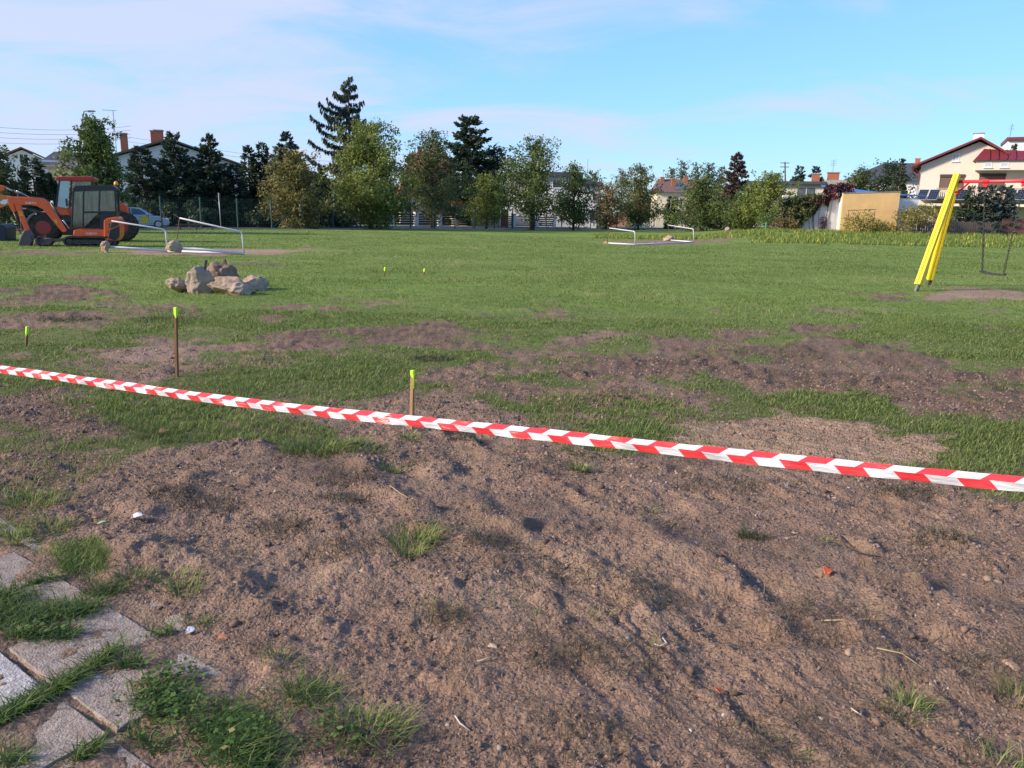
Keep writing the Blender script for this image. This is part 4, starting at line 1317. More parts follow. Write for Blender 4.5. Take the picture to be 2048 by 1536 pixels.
# ---- mini excavator, seen from its left side with the arm folded
xo = gp(180, 493.5)
EX = Fr(xo, math.radians(20))
ex = thing('mini_excavator', 'orange mini excavator with black cab and folded arm at the left', 'excavator', xo)
H = lambda pts, t=0.0: px_outline(EX, pts, t)
for t0 in (0.0, 1.08):
    m = MB()
    s_a, _ = EX.hit(127, 490); s_b, _ = EX.hit(231, 490)
    zc, r = 0.205, 0.205
    ol = [(s_a + r - r * math.cos(w) * 1.0, zc - r * math.sin(w)) for w in [math.pi / 2 - i * math.pi / 8 for i in range(9)]]
    ol = [(s_a + r + r * math.cos(math.pi / 2 + i * math.pi / 8), zc + r * math.sin(math.pi / 2 + i * math.pi / 8)) for i in range(9)]
    ol += [(s_b - r + r * math.cos(-math.pi / 2 + i * math.pi / 8), zc + r * math.sin(-math.pi / 2 + i * math.pi / 8)) for i in range(9)]
    inn = [(s_a + r + (r - .06) * math.cos(math.pi / 2 + i * math.pi / 8), zc + (r - .06) * math.sin(math.pi / 2 + i * math.pi / 8)) for i in range(9)]
    inn += [(s_b - r + (r - .06) * math.cos(-math.pi / 2 + i * math.pi / 8), zc + (r - .06) * math.sin(-math.pi / 2 + i * math.pi / 8)) for i in range(9)]
    n = len(ol)
    for i in range(n):
        j = (i + 1) % n
        m.hull([EX.p(*(ol[i][0], t0, ol[i][1])), EX.p(ol[j][0], t0, ol[j][1]), EX.p(inn[j][0], t0, inn[j][1]), EX.p(inn[i][0], t0, inn[i][1])],
               [EX.p(*(ol[i][0], t0 + .3, ol[i][1])), EX.p(ol[j][0], t0 + .3, ol[j][1]), EX.p(inn[j][0], t0 + .3, inn[j][1]), EX.p(inn[i][0], t0 + .3, inn[i][1])])
    # tread bars
    per = [(a, b) for a, b in zip(ol, ol[1:] + ol[:1])]
    for a, b in per:
        ln_ = math.hypot(b[0] - a[0], b[1] - a[1]); k = max(1, int(ln_ / 0.085))
        for q in range(k):
            f = (q + 0.5) / k; s = a[0] + (b[0] - a[0]) * f; z = a[1] + (b[1] - a[1]) * f
            m.box(s - .02, s + .02, t0 - .004, t0 + .304, z - .014, z + .014, 0, EX)
    tr_ = m.build('crawler_track', M_TRACK, ex)
    m = MB()
    m.box(s_a + .2, s_b - .2, t0 + .06, t0 + .24, .12, .27, 0, EX); m.build('track_frame', M_DARKM, tr_)
    for q in range(5):
        s = s_a + r + (s_b - s_a - 2 * r) * q / 4
        big = q in (0, 4)
        MB().disc(EX.p(s, t0 + .15, zc if big else .12), EX.n, .13 if big else .065, .24, 14, 0, .11 if big else .05).build('sprocket' if big else 'roller', M_DARKM, tr_)
m = MB(); s_a, _ = EX.hit(140, 480); s_b, _ = EX.hit(216, 480); m.box(s_a, s_b, .3, 1.08, .2, .42, 0, EX); m.disc(EX.p((s_a + s_b) / 2, .69, .46), (0, 0, 1), .42, .14, 24); m.build('undercarriage', M_DARKM, ex)
# dozer blade at the front
bl = H([(68, 478), (74, 474), (86, 478), (100, 486), (108, 492), (66, 494)], .2)
m = MB(); s0_, s1_ = EX.hit(70, 480)[0], EX.hit(84, 480)[0]
for i in range(6):
    a0, a1 = -0.5 + i / 6, -0.5 + (i + 1) / 6
    m.hull([EX.p(s0_ + .10 * (4 * a0 * a0), -.05, .02 + .36 * (a0 + .5)), EX.p(s0_ + .10 * (4 * a1 * a1), -.05, .02 + .36 * (a1 + .5)), EX.p(s0_ + .05 + .10 * (4 * a1 * a1), -.05, .02 + .36 * (a1 + .5)), EX.p(s0_ + .05 + .10 * (4 * a0 * a0), -.05, .02 + .36 * (a0 + .5))],
           [EX.p(s0_ + .10 * (4 * a0 * a0), 1.43, .02 + .36 * (a0 + .5)), EX.p(s0_ + .10 * (4 * a1 * a1), 1.43, .02 + .36 * (a1 + .5)), EX.p(s0_ + .05 + .10 * (4 * a1 * a1), 1.43, .02 + .36 * (a1 + .5)), EX.p(s0_ + .05 + .10 * (4 * a0 * a0), 1.43, .02 + .36 * (a0 + .5))])
sE = EX.hit(145, 482)[0]
for tt in (.35, 1.0):
    m.bar(EX.p(s0_ + .08, tt, .16), EX.p(sE, tt, .30), .09, .12)
m.build('dozer_blade', M_BUCK, ex)
lump('soil_on_blade', EX.p(EX.hit(86, 487)[0], .4, .12), (0.42, 0.35, 0.20), 17, mat('wet_soil', (0.12, 0.088, 0.07), 0.95, 0, 0.35, 8), ex, 4, .25, 2)
# upper body
MB().prism(H([(148, 459), (212, 459), (212, 473), (208, 475), (152, 475), (146, 469)], .08), .08, 1.30, 0, EX).build('side_skirt', M_ORANGE, ex, bevel=.03)
rear = MB().prism(H([(207, 441), (214, 436), (234, 433), (239, 438), (241, 456), (240, 474), (232, 483), (212, 481), (207, 474)], .02), .02, 1.36, 0, EX).build('engine_housing', M_ORANGE, ex, bevel=.05)
MB().prism(H([(218, 447), (237, 444), (238, 450), (218, 458)], .0), -.004, .02, 0, EX).build('vent_panel', M_DARKM, rear)
MB().prism(H([(216, 462), (239, 452), (239, 472), (232, 480), (219, 478)], .0), -.004, .02, 0, EX).build('counterweight_panel', M_BLKP, rear)
# cab
S = lambda u, v=420: EX.hit(u, v, .1)[0]
Z = lambda u, v: EX.hit(u, v, .1)[1]
cab = thing_cab = MB()
zt, zb = Z(190, 371), Z(190, 458)
posts = {'front': (S(143, 458), S(147, 378)), 'door': (S(166, 458), S(167, 376)), 'mid': (S(198, 425), S(199, 374)), 'rear': (S(232, 425), S(229, 376))}
cab.prism(H([(144, 378), (150, 371), (224, 370), (232, 376), (232, 381), (146, 383)], .1), .10, 1.12, 0, EX)
for nm, (sb0, st0) in posts.items():
    for tt in (.11, 1.11):
        cab.bar(EX.p(sb0, tt, zb if nm in ('front', 'door') else Z(200, 425)), EX.p(st0, tt, Z(190, 380)), .055, .055)
cab.bar(EX.p(S(144), .11, zb + .03), EX.p(S(222), .11, zb + .03), .05, .05)
cab.bar(EX.p(S(166), .11, Z(190, 425)), EX.p(S(233), .11, Z(190, 423)), .05, .07)
cab.bar(EX.p(S(144), 1.11, zb + .03), EX.p(S(222), 1.11, zb + .03), .05, .05)
cab.prism(H([(200, 426), (233, 424), (232, 440), (222, 458), (200, 458)], .1), .10, 1.12, 0, EX)
cabo = cab.build('cab', M_BLKP, ex, bevel=.012)
for a, b, c, d in (((167, 380), (198, 379), (198, 424), (167, 456)), ((200, 379), (229, 380), (231, 422), (200, 423)), ((145, 384), (166, 381), (165, 456), (144, 456))):
    for tt in (.12, 1.09):
        MB().prism(px_outline(EX, [a, b, c, d], .1), tt, tt + .006, 0, EX).build('window', M_GLASS, cabo)
m = MB(); m.hull([EX.p(S(144), .12, zb + .1), EX.p(S(144), 1.1, zb + .1), EX.p(S(144) - .006, 1.1, zb + .1), EX.p(S(144) - .006, .12, zb + .1)], [EX.p(S(146), .12, Z(150, 382)), EX.p(S(146), 1.1, Z(150, 382)), EX.p(S(146) - .006, 1.1, Z(150, 382)), EX.p(S(146) - .006, .12, Z(150, 382))]); m.build('windscreen', M_GLASS, cabo)
m = MB(); m.box(S(184), S(206), .38, .86, Z(190, 447), Z(190, 436), 0, EX); m.hull([EX.p(S(203), .38, Z(190, 436)), EX.p(S(209), .38, Z(190, 436)), EX.p(S(209), .86, Z(190, 436)), EX.p(S(203), .86, Z(190, 436))], [EX.p(S(208), .42, Z(190, 402)), EX.p(S(213), .42, Z(190, 402)), EX.p(S(213), .82, Z(190, 402)), EX.p(S(208), .82, Z(190, 402))]); m.build('operator_seat', M_SEAT, cabo, bevel=.02)
m = MB()
for u0 in (173, 179): m.tube([EX.p(S(u0), .5, Z(180, 450)), EX.p(S(u0 - 3), .5, Z(180, 428))], .018, 6)
m.tube([EX.p(S(186), .3, Z(180, 440)), EX.p(S(184), .3, Z(180, 426))], .02, 6); m.build('control_lever', M_BLKP, cabo)
m = MB(); c_ = EX.p(S(231, 370), .3, Z(231, 373)); m.tube([c_ + Vector((0, 0, .0)), c_ + Vector((0, 0, .05))], .03, 10); m.build('beacon_mount', M_BLKP, ex)
m = MB(); m.tube([c_ + Vector((0, 0, .05)), c_ + Vector((0, 0, .12)), c_ + Vector((0, 0, .19)), c_ + Vector((0, 0, .215))], [.085, .085, .06, .02], 14); m.build('beacon', M_BEACON, ex, smooth=True)
m = MB(); m.tube([EX.p(S(141), .05, Z(150, 430)), EX.p(S(136), -.02, Z(150, 418)), EX.p(S(136), -.02, Z(150, 408))], .012, 6); m.box(S(136) - .03, S(136) + .03, -.06, .04, Z(150, 412), Z(150, 398), 0, EX); m.build('mirror', M_BLKP, ex)
# boom, stick, bucket
TB0, TB1 = .60, .80
boom = MB().prism(H([(17, 393), (50, 394), (80, 395), (90, 399), (98, 405), (132, 461), (128, 465), (123, 463), (86, 419), (74, 412.5), (61, 410), (42, 410), (28, 409)], .6), TB0, TB1, 0, EX).build('boom', M_ORANGE, ex, bevel=.015)
MB().prism(H([(111, 437), (116, 443), (114, 448), (109, 442)], .6), TB0 - .004, TB0, 0, EX).build('warning_sticker', M_YSTK, boom)
s0_, z0_ = EX.hit(51, 407.5, .595); s1_, z1_ = EX.hit(73, 408, .595)
lettering('KUBOTA', EX, s0_, s1_, z0_ - .0, TB0 - .002, M_WHT, boom, slope=(z1_ - z0_) / (s1_ - s0_))
stick = MB().prism(H([(29, 404), (40, 407), (46, 429), (58.5, 459), (50, 462), (34, 424), (27, 408)], .6), TB0 + .02, TB1 - .02, 0, EX).build('stick', M_ORANGE, ex, bevel=.012)
MB().prism(H([(37, 422), (43, 424), (46, 432), (40, 432)], .6), TB0 + .015, TB0 + .02, 0, EX).build('warning_sticker', M_YSTK, stick)
MB().prism(H([(15, 392), (24, 394), (31, 423), (25, 424), (17, 408)], .6), TB0 - .02, TB1 + .02, 0, EX).build('stick_bracket', M_ORANGE, ex, bevel=.01)
PT = lambda u, v, t=.7: EX.p(EX.hit(u, v, t)[0], t, EX.hit(u, v, t)[1])
cyl = MB(); cyl.tube([PT(54, 418), PT(96, 430)], .05, 10); cyl.build('hydraulic_cylinder', M_DARKM, ex, smooth=True)
MB().tube([PT(40, 416), PT(54, 418)], .028, 8).build('cylinder_rod', M_CHROME, ex, smooth=True)
MB().tube([PT(103, 408, .56), PT(124, 438, .56)], .055, 10).build('hydraulic_cylinder', M_DARKM, ex, smooth=True)
MB().tube([PT(124, 438, .56), PT(139, 458, .56)], .03, 8).build('cylinder_rod', M_CHROME, ex, smooth=True)
MB().tube([PT(28, 424), PT(40, 454)], .035, 8).build('hydraulic_cylinder', M_DARKM, ex, smooth=True)
m = MB()
for off in (.0, .05, .1):
    m.tube([PT(136, 452, .62 + off), PT(120, 430, .6 + off), PT(100, 402, .6 + off), PT(88, 396, .6 + off), PT(60, 392.5, .62 + off)], .014, 6)
m.build('hydraulic_hose', M_BLKP, ex)
MB().prism(H([(44, 470), (50, 460), (58, 460), (64, 470), (66, 483), (61, 493), (52, 495), (42, 494), (38, 486)], .6), .45, .95, 0, EX).build('bucket', M_BUCK, ex, bevel=.03)
ts, tz = EX.hit(40, 490, .6)
for q in range(4):
    tq = .47 + q * .125
    MB().hull([EX.p(ts, tq, tz), EX.p(ts, tq + .05, tz), EX.p(ts, tq + .025, tz - .06)], [EX.p(ts - .09, tq + .02, tz - .05), EX.p(ts - .09, tq + .03, tz - .05), EX.p(ts - .09, tq + .025, tz - .06)]).build('bucket_tooth', M_BUCK, ex)
m = MB(); m.bar(PT(36, 455), PT(42, 468), .10, .05); m.bar(PT(52, 458), PT(40, 462), .08, .05); m.build('bucket_link', M_HUBR, ex)
s0_, z0_ = EX.hit(172, 468, .075); s1_, _ = EX.hit(194, 468, .075)
lettering('KUBOTA', EX, s0_, s1_, z0_ - .02, .076, M_WHT, ex)
lump('soil_heap', EX.p(EX.hit(212, 493, -.05)[0], -.2, .05), (.2, .2, .18), 77, M_CONC3, ex, 3)

# ---- tractor loader standing behind the excavator
to = gp(165, 483); TR = Fr(to, math.radians(22))
tr = thing('loader_tractor', 'orange loader tractor with red roofed cab behind the excavator', 'tractor', to)
T = lambda pts, t=0.0: px_outline(TR, pts, t)
roof = MB().prism(T([(110, 357), (114, 353), (184, 353), (190, 357), (186, 362), (112, 361)], .1), .05, 1.75, 0, TR).build('roof', mat('red_roof_panel', (0.42, 0.03, 0.022), 0.45, 0, 0.15, 5), tr, bevel=.03)
m = MB()
for (u0, v0, u1, v1) in ((112, 414, 119, 361), (139, 416, 143, 361), (184, 430, 184, 361)):
    for tt in (.12, 1.66):
        a, b = TR.hit(u0, v0, .1), TR.hit(u1, v1, .1); m.bar(TR.p(a[0], tt, a[1]), TR.p(b[0], tt, b[1]), .07, .07)
a, b = TR.hit(112, 432, .1), TR.hit(184, 432, .1); m.box(a[0], b[0], .12, 1.66, a[1] - .25, a[1], 0, TR)
cb = m.build('cab_frame', M_BLKP, tr)
MB().prism(T([(115, 413), (120, 362), (139, 362), (136, 417)], .1), .10, .106, 0, TR).build('side_window', mat('painted_sky_glass', (0.42, 0.52, 0.52), 0.15, 0, 0.12, 4), cb)  # opaque pane, brightness of the sky painted into its pale colour
MB().prism(T([(145, 364), (183, 364), (183, 418), (142, 420)], .1), .10, .106, 0, TR).build('side_window', M_GLASS, cb)
MB().prism(T([(108, 413), (118, 409), (141, 415), (142, 431), (122, 431), (110, 425)], .3), .25, 1.5, 0, TR).build('cowl', M_ORANGE, tr, bevel=.04)
MB().prism(T([(70, 424), (110, 420), (118, 432), (118, 458), (72, 456), (66, 440)], .3), .45, 1.3, 0, TR).build('bonnet', M_GREYP, tr, bevel=.05)
c_ = TR.p(TR.hit(104, 407, .2)[0], .2, TR.hit(104, 407, .2)[1])
MB().disc(c_, TR.e, .12, .12, 16, 0, .09).build('work_lamp', M_LAMP, tr)
wz = 0.62


def wheel(fr, s, t, r, w, parent, hubm, name='wheel'):
    o = MB().disc(fr.p(s, t, r - .02), fr.n, r, w, 28, 0, r * .86).build(name, M_TYRE, parent)
    m = MB()
    for k in range(22):
        a = 2 * math.pi * k / 22
        for sd_ in (-1, 1):
            c0 = fr.p(s + r * .985 * math.cos(a), t + sd_ * w * .05, r - .02 + r * .985 * math.sin(a)); c1 = fr.p(s + r * .93 * math.cos(a + .16), t + sd_ * w * .47, r - .02 + r * .93 * math.sin(a + .16))
            m.bar(c0, c1, .05, .06)
    m.build('tyre_lug', M_TYRE, o)
    MB().disc(fr.p(s, t - w * .44, r - .02), fr.n, r * .50, w * .2, 20, 0, r * .42).build('rim', hubm, o)
    return o


wheel(TR, TR.hit(89, 462, .2)[0], .2, .62, .36, tr, M_HUBR)
wheel(TR, TR.hit(89, 462, .2)[0], 1.55, .62, .36, tr, M_HUBR)
wheel(TR, TR.hit(240, 455, .1)[0], .25, .72, .45, tr, M_HUBR)
wheel(TR, TR.hit(240, 455, .1)[0], 1.55, .72, .45, tr, M_HUBR)
s_, z_ = TR.hit(89, 462, 0)
m = MB()
for i in range(7):
    w0, w1 = math.radians(60 + 18 * i), math.radians(60 + 18 * (i + 1))
    cc = (TR.hit(89, 462, .2)[0], .60)
    m.hull([TR.p(cc[0] + .70 * math.cos(w), t, cc[1] + .70 * math.sin(w)) for w, t in ((w0, .0), (w1, .0), (w1, .42), (w0, .42))], [TR.p(cc[0] + .735 * math.cos(w), t, cc[1] + .735 * math.sin(w)) for w, t in ((w0, .0), (w1, .0), (w1, .42), (w0, .42))])
m.build('front_mudguard', M_GREYP, tr)
MB().prism(T([(230, 410), (247, 406), (254, 412), (260, 440), (256, 446), (240, 446), (232, 436)], 1.3), 1.25, 1.75, 0, TR).build('rear_mudguard', M_ORANGE, tr, bevel=.03)
MB().prism(T([(190, 420), (232, 418), (244, 446), (236, 470), (120, 470), (118, 440), (150, 430)], .6), .5, 1.3, 0, TR).build('chassis', M_DARKM, tr, bevel=.03)
TP = lambda u, v, t: TR.p(TR.hit(u, v, t)[0], t, TR.hit(u, v, t)[1])
MB().bar(TP(62, 396, .3), TP(118, 436, .3), .12, .20).build('loader_arm', M_DARKM, tr, bevel=.01)
MB().prism(T([(-60, 380), (-40, 374), (0, 370), (9, 372), (10, 379), (2, 382), (-40, 392)], .3), .22, .4, 0, TR).build('loader_link', M_ORANGE, tr, bevel=.02)
MB().tube([TP(10, 375, .3), TP(28, 383, .3)], .035, 8).build('cylinder_rod', M_CHROME, tr, smooth=True)
MB().tube([TP(26, 382, .3), TP(60, 396, .3)], .06, 10).build('hydraulic_cylinder', M_DARKM, tr, smooth=True)
MB().tube([TP(33, 381, .25), TP(58, 394, .25)], .018, 8).build('hose_pipe', M_CHROME, tr, smooth=True)
lb = MB().prism(T([(-70, 394), (0, 390), (16, 391), (17, 410), (0, 416), (-70, 420)], .3), .2, .42, 0, TR).build('loader_boom', mat('orange_yellow_boom', (0.70, 0.20, 0.02), 0.45, 0, 0.2, 3, dirt=(0.45, 0.07, 0.02)), tr, bevel=.02)
MB().prism(T([(0, 404), (7, 399), (15, 399), (15, 406), (10, 409), (2, 408)], .2), .19, .197, 0, TR).build('emblem', M_WHT, lb)
MB().prism(T([(-70, 410), (-2, 440), (6, 452), (4, 462), (-10, 460), (-74, 428)], .3), .25, .38, 0, TR).build('loader_arm', M_DARKM, tr, bevel=.02)
MB().prism(T([(-80, 452), (8, 448), (14, 456), (15, 486), (10, 491), (-80, 494)], .0), -.2, 1.9, 0, TR).build('loader_bucket', mat('dark_blue_bucket', (0.022, 0.028, 0.05), 0.5, 0.2, 0.3, 5), tr, bevel=.04)


# ---- cars
def car(name, lab, O, yaw, L, W, Hh, paint, facing, extras=None):
    """hatchback seen from the side; facing +1 has its nose to the right"""
    t = thing(name, lab, 'car', O)
    fr = Fr(O, yaw)
    k = facing
    X = lambda f: (f - 0.5) * L * k
    body = [(0.0, .30), (.015, .62), (.03, .86), (.10, .93), (.36, .95), (.70, .93), (.86, .84), (.965, .70), (1.0, .52), (.99, .26), (.93, .20), (.05, .20)]
    m = MB(); ol = [(X(a), z * Hh / 1.48) for a, z in body]
    if k < 0: ol = ol[::-1]
    m.prism(ol, 0, W, 0, fr)
    bo = m.build('body', paint, t, bevel=.06)
    up = [(.06, .92), (.12, 1.30), (.20, 1.44), (.40, 1.48), (.55, 1.42), (.74, .93)]
    m = MB(); q = Hh / 1.48
    lo_ = [(X(a), z * q) for a, z in up]
    if k < 0: lo_ = lo_[::-1]
    n_ = len(lo_)
    bot = [fr.p(s, .04 + .13 * (z - .92 * q) / (.56 * q), z) for s, z in lo_]; top = [fr.p(s, W - .04 - .13 * (z - .92 * q) / (.56 * q), z) for s, z in lo_]
    m.hull(bot, top); gh = m.build('roof', paint, t, bevel=.03)
    inset = lambda a, z, tt: fr.p(X(a), tt * (.04 + .13 * (z - .92) / .56 - .008) + (1 - tt) * (W - .04 - .13 * (z - .92) / .56 + .008), z * q)
    GL = glass_mat('car_glass')
    for nm, poly in (('side_window', [(.15, .97), (.17, 1.27), (.23, 1.38), (.385, 1.41), (.385, .97)]), ('side_window', [(.40, .97), (.40, 1.41), (.52, 1.36), (.66, .98)])):
        for tt in (1, 0):
            m = MB(); m.poly([inset(a, z, tt) for a, z in poly]); m.build(nm, GL, gh)
    m = MB(); m.hull([fr.p(X(.742) + .0, .14, .95 * q), fr.p(X(.742), W - .14, .95 * q), fr.p(X(.57), W - .2, 1.39 * q), fr.p(X(.57), .2, 1.39 * q)], [fr.p(X(.747), .14, .955 * q), fr.p(X(.747), W - .14, .955 * q), fr.p(X(.575), W - .2, 1.40 * q), fr.p(X(.575), .2, 1.40 * q)]); m.build('windscreen', GL, gh)
    m = MB(); m.hull([fr.p(X(.062), .16, .98 * q), fr.p(X(.062), W - .16, .98 * q), fr.p(X(.115), W - .2, 1.28 * q), fr.p(X(.115), .2, 1.28 * q)], [fr.p(X(.055), .16, .98 * q), fr.p(X(.055), W - .16, .98 * q), fr.p(X(.108), W - .2, 1.28 * q), fr.p(X(.108), .2, 1.28 * q)]); m.build('rear_window', GL, gh)
    for a in (.17, .81):
        for tt in (.08, W - .08):
            w = MB().disc(fr.p(X(a), tt, .31), fr.n, .31, .2, 22, 0, .28).build('wheel', M_TYRE, t)
            side = -1 if tt < W / 2 else 1
            MB().disc(fr.p(X(a), tt + side * .085, .31), fr.n, .20, .05, 18, 0, .17).build('rim', mat('alloy_rim', (0.5, 0.51, 0.53), 0.35, 0.6, 0.1, 12), w)
            MB().disc(fr.p(X(a), tt - side * .02, .34), fr.n, .365, .15, 24).build('wheel_arch', M_BLKP, t)
    for tt in (.10, W - .34):
        MB().box(*sorted((X(.955), X(.985))), tt, tt + .24, .62 * q, .74 * q, 0, fr).build('headlight', M_LAMP, t, bevel=.02)
        MB().box(*sorted((X(.0), X(.03))), tt, tt + .24, .70 * q, .88 * q, 0, fr).build('tail_light', M_REDP, t, bevel=.02)
    for a in (.40, .385):
        pass
    m = MB()
    for a in (.395, .66): m.box(*sorted((X(a), X(a) + .012)), -.003, .0, .35, .93 * q, 0, fr)
    m.build('door_gap', M_BLKP, t)
    for a in (.33, .52): MB().box(*sorted((X(a), X(a) + .16)), -.025, .0, .80 * q, .83 * q, 0, fr).build('door_handle', M_BLKP, t)
    MB().box(*sorted((X(.62), X(.67))), -.16, .0, .93 * q, 1.05 * q, 0, fr).build('mirror', paint, t, bevel=.03)
    MB().box(*sorted((X(.05), X(.94))), .02, W - .02, .17, .26, 0, fr).build('sill', M_BLKP, t)
    return t, fr, X


M_SILV = mat('silver_blue_paint', (0.33, 0.40, 0.50), 0.3, 0.35, 0.06, 3, coat=.5)
M_SILV2 = mat('silver_paint', (0.55, 0.56, 0.58), 0.3, 0.35, 0.06, 3, coat=.5)
p = on(277, 57.5)
c1, cf, cX = car('parked_car', 'silver blue hatchback with a yellow door sign behind the excavator', p, math.radians(26), 4.2, 1.72, 1.52, M_SILV, 1)
MB().box(cX(.60) - .28, cX(.60) + .24, -.012, -.003, .36, .90, 0, cf).build('yellow_sign', mat('yellow_vinyl', (0.75, 0.52, 0.03), 0.5, 0, 0.1, 6), c1)
p = on(1312, 141)
car('parked_car', 'silver hatchback parked on the far road behind the right goal', p, math.radians(-6), 4.2, 1.7, 1.5, M_SILV2, -1)

# ------------------------------------------------------------------ road behind the fence
FD = Vector((0.645, 0.764, 0)); FN = Vector((-0.764, 0.645, 0))       # along the fence, and away from the field
F0 = Vector((-21.6, 61.0, 0))


def fp(a, off=0.0, z=0.0):                 # point a metres along the fence line, off metres behind it
    p = F0 + FD * a + FN * off
    p.z = gz(p.x, p.y) + z
    return p


M_ASPH = mat('asphalt', (0.060, 0.060, 0.063), 0.9, 0, 0.2, 2, 0.4, 40, 0.2)
M_PAVG = mat('grey_paving', (0.33, 0.32, 0.31), 0.9, 0, 0.2, 3, 0.3, 20, 0.2)
m = MB()
for k in range(26):
    a0, a1 = -46 + k * 6, -40 + k * 6
    m.poly([fp(a0, 2.2, .03), fp(a1, 2.2, .03), fp(a1, 7.8, .03), fp(a0, 7.8, .03)])
tag(m.build('road', M_ASPH), 'grey asphalt road behind the green fence', None, None, 'structure')
m = MB()
for k in range(26):
    a0, a1 = -46 + k * 6, -40 + k * 6
    m.hull([fp(a0, 7.8, -.1), fp(a1, 7.8, -.1), fp(a1, 10.0, -.1), fp(a0, 10.0, -.1)], [fp(a0, 7.8, .13), fp(a1, 7.8, .13), fp(a1, 10.0, .13), fp(a0, 10.0, .13)])
tag(m.build('pavement_strip', M_PAVG), 'pale pavement strip along the far side of the road', None, None, 'structure')
m = MB()
for k in range(26):
    a0, a1 = -46 + k * 6, -40 + k * 6
    m.hull([fp(a0, -.12, -.1), fp(a1, -.12, -.1), fp(a1, .9, -.1), fp(a0, .9, -.1)], [fp(a0, -.12, .07), fp(a1, -.12, .07), fp(a1, .9, .05), fp(a0, .9, .05)])
tag(m.build('fence_plinth', mat('plinth_concrete', (0.26, 0.25, 0.235), 0.9, 0, 0.3, 2)), 'low grey concrete strip under the green fence', None, None, 'structure')

# ------------------------------------------------------------------ green mesh fence
M_FGREEN = mat('fence_green', (0.012, 0.050, 0.040), 0.5, 0, 0.15, 6)
fence = thing('mesh_fence', 'tall dark green wire mesh fence with braced posts along the road', 'fence', fp(0))
FH = 2.35
posts_a = [-36 + 3.0 * k for k in range(31)]
for a in posts_a:
    b = fp(a); MB().box(-.045, .045, -.045, .045, -.1, FH, 0, Fr(b, math.atan2(FD.y, FD.x))).build('fence_post', M_FGREEN, fence)
for a in (6, 24, 42):
    for s in (-1, 1):
        MB().tube([fp(a + .1 * s, 0, FH * .93), fp(a + 2.9 * s, 0, .12)], .03, 6).build('fence_brace', M_FGREEN, fence)
for a in posts_a[:-1]:
    m = MB()
    for q in range(1, 20):
        m.bar(fp(a + 3 * q / 20, 0, .06), fp(a + 3 * q / 20, 0, FH - .04), .006, .006)
    for q in range(13):
        m.bar(fp(a + .04, 0, .06 + q * (FH - .12) / 12), fp(a + 2.96, 0, .06 + q * (FH - .12) / 12), .008, .008)
    o = m.build('mesh_panel', M_FGREEN, fence); o['kind'] = 'stuff'

# ------------------------------------------------------------------ trees
M_BARK = mat('bark', (0.095, 0.072, 0.055), 0.95, 0, 0.35, 9, 0.6, 25, 0.1)
LEAF = {
    'yellowgreen': [(0.0, (0.049, 0.072, 0.018)), (0.4, (0.120, 0.162, 0.036)), (0.75, (0.207, 0.246, 0.058)), (1.0, (0.349, 0.323, 0.078))],
    'olive': [(0.0, (0.046, 0.052, 0.018)), (0.4, (0.137, 0.137, 0.042)), (0.75, (0.247, 0.215, 0.072)), (1.0, (0.390, 0.273, 0.091))],
    'green': [(0.0, (0.031, 0.055, 0.017)), (0.45, (0.085, 0.127, 0.034)), (0.8, (0.150, 0.195, 0.055)), (1.0, (0.260, 0.247, 0.078))],
    'dull': [(0.0, (0.031, 0.047, 0.019)), (0.45, (0.078, 0.107, 0.039)), (0.8, (0.137, 0.163, 0.062)), (1.0, (0.260, 0.195, 0.078))],
    'autumn': [(0.0, (0.058, 0.049, 0.021)), (0.4, (0.143, 0.117, 0.047)), (0.75, (0.221, 0.156, 0.072)), (1.0, (0.390, 0.182, 0.065))],
    'mixed': [(0.0, (0.034, 0.055, 0.018)), (0.5, (0.088, 0.120, 0.035)), (0.8, (0.163, 0.163, 0.052)), (0.9, (0.312, 0.143, 0.046)), (1.0, (0.546, 0.182, 0.052))],
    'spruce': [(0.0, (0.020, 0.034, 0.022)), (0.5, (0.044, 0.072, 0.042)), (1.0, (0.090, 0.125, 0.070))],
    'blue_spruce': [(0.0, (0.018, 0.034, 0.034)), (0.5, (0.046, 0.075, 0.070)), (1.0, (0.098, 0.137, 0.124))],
    'larch': [(0.0, (0.029, 0.042, 0.031)), (0.5, (0.058, 0.078, 0.055)), (1.0, (0.111, 0.111, 0.075))],
    'reddish': [(0.0, (0.039, 0.034, 0.029)), (0.5, (0.091, 0.065, 0.055)), (1.0, (0.163, 0.117, 0.091))],
    'thuja': [(0.0, (0.018, 0.034, 0.018)), (0.5, (0.042, 0.073, 0.036)), (1.0, (0.091, 0.124, 0.058))],
    'creeper': [(0.0, (0.039, 0.013, 0.018)), (0.5, (0.098, 0.029, 0.039)), (1.0, (0.195, 0.058, 0.065))],
    'vine': [(0.0, (0.072, 0.078, 0.026)), (0.45, (0.182, 0.182, 0.052)), (0.75, (0.338, 0.273, 0.065)), (1.0, (0.585, 0.390, 0.078))],
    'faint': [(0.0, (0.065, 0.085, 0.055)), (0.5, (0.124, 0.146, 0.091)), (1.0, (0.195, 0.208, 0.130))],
}


def leaf_quads(P, D, W, v):
    """diamond leaves: P base, D long axis, W half-width vector"""
    n = len(P)
    V = np.stack([P, P + D * 0.45 + W, P + D, P + D * 0.45 - W], 1).reshape(-1, 3)
    return V, np.arange(4 * n).reshape(-1, 4), np.repeat(v, 4)


def rand_dirs(g, n, up=0.0):
    d = g.normal(size=(n, 3)); d[:, 2] += up
    return d / np.linalg.norm(d, axis=1)[:, None]


def crown_obj(name, P, D, W, v, kind, parent):
    V, Fc, vv = leaf_quads(P, D, W, v)
    V = V - np.array(parent.location)
    return link_mesh(name, arr_mesh(name, V, Fc, {'v': vv}), leaf_mat('leaf_' + kind, LEAF[kind], 0.28), parent)


def px_size(u, Y, vt):
    b = on(u, Y); return b, at(u, vt, Y).z - b.z


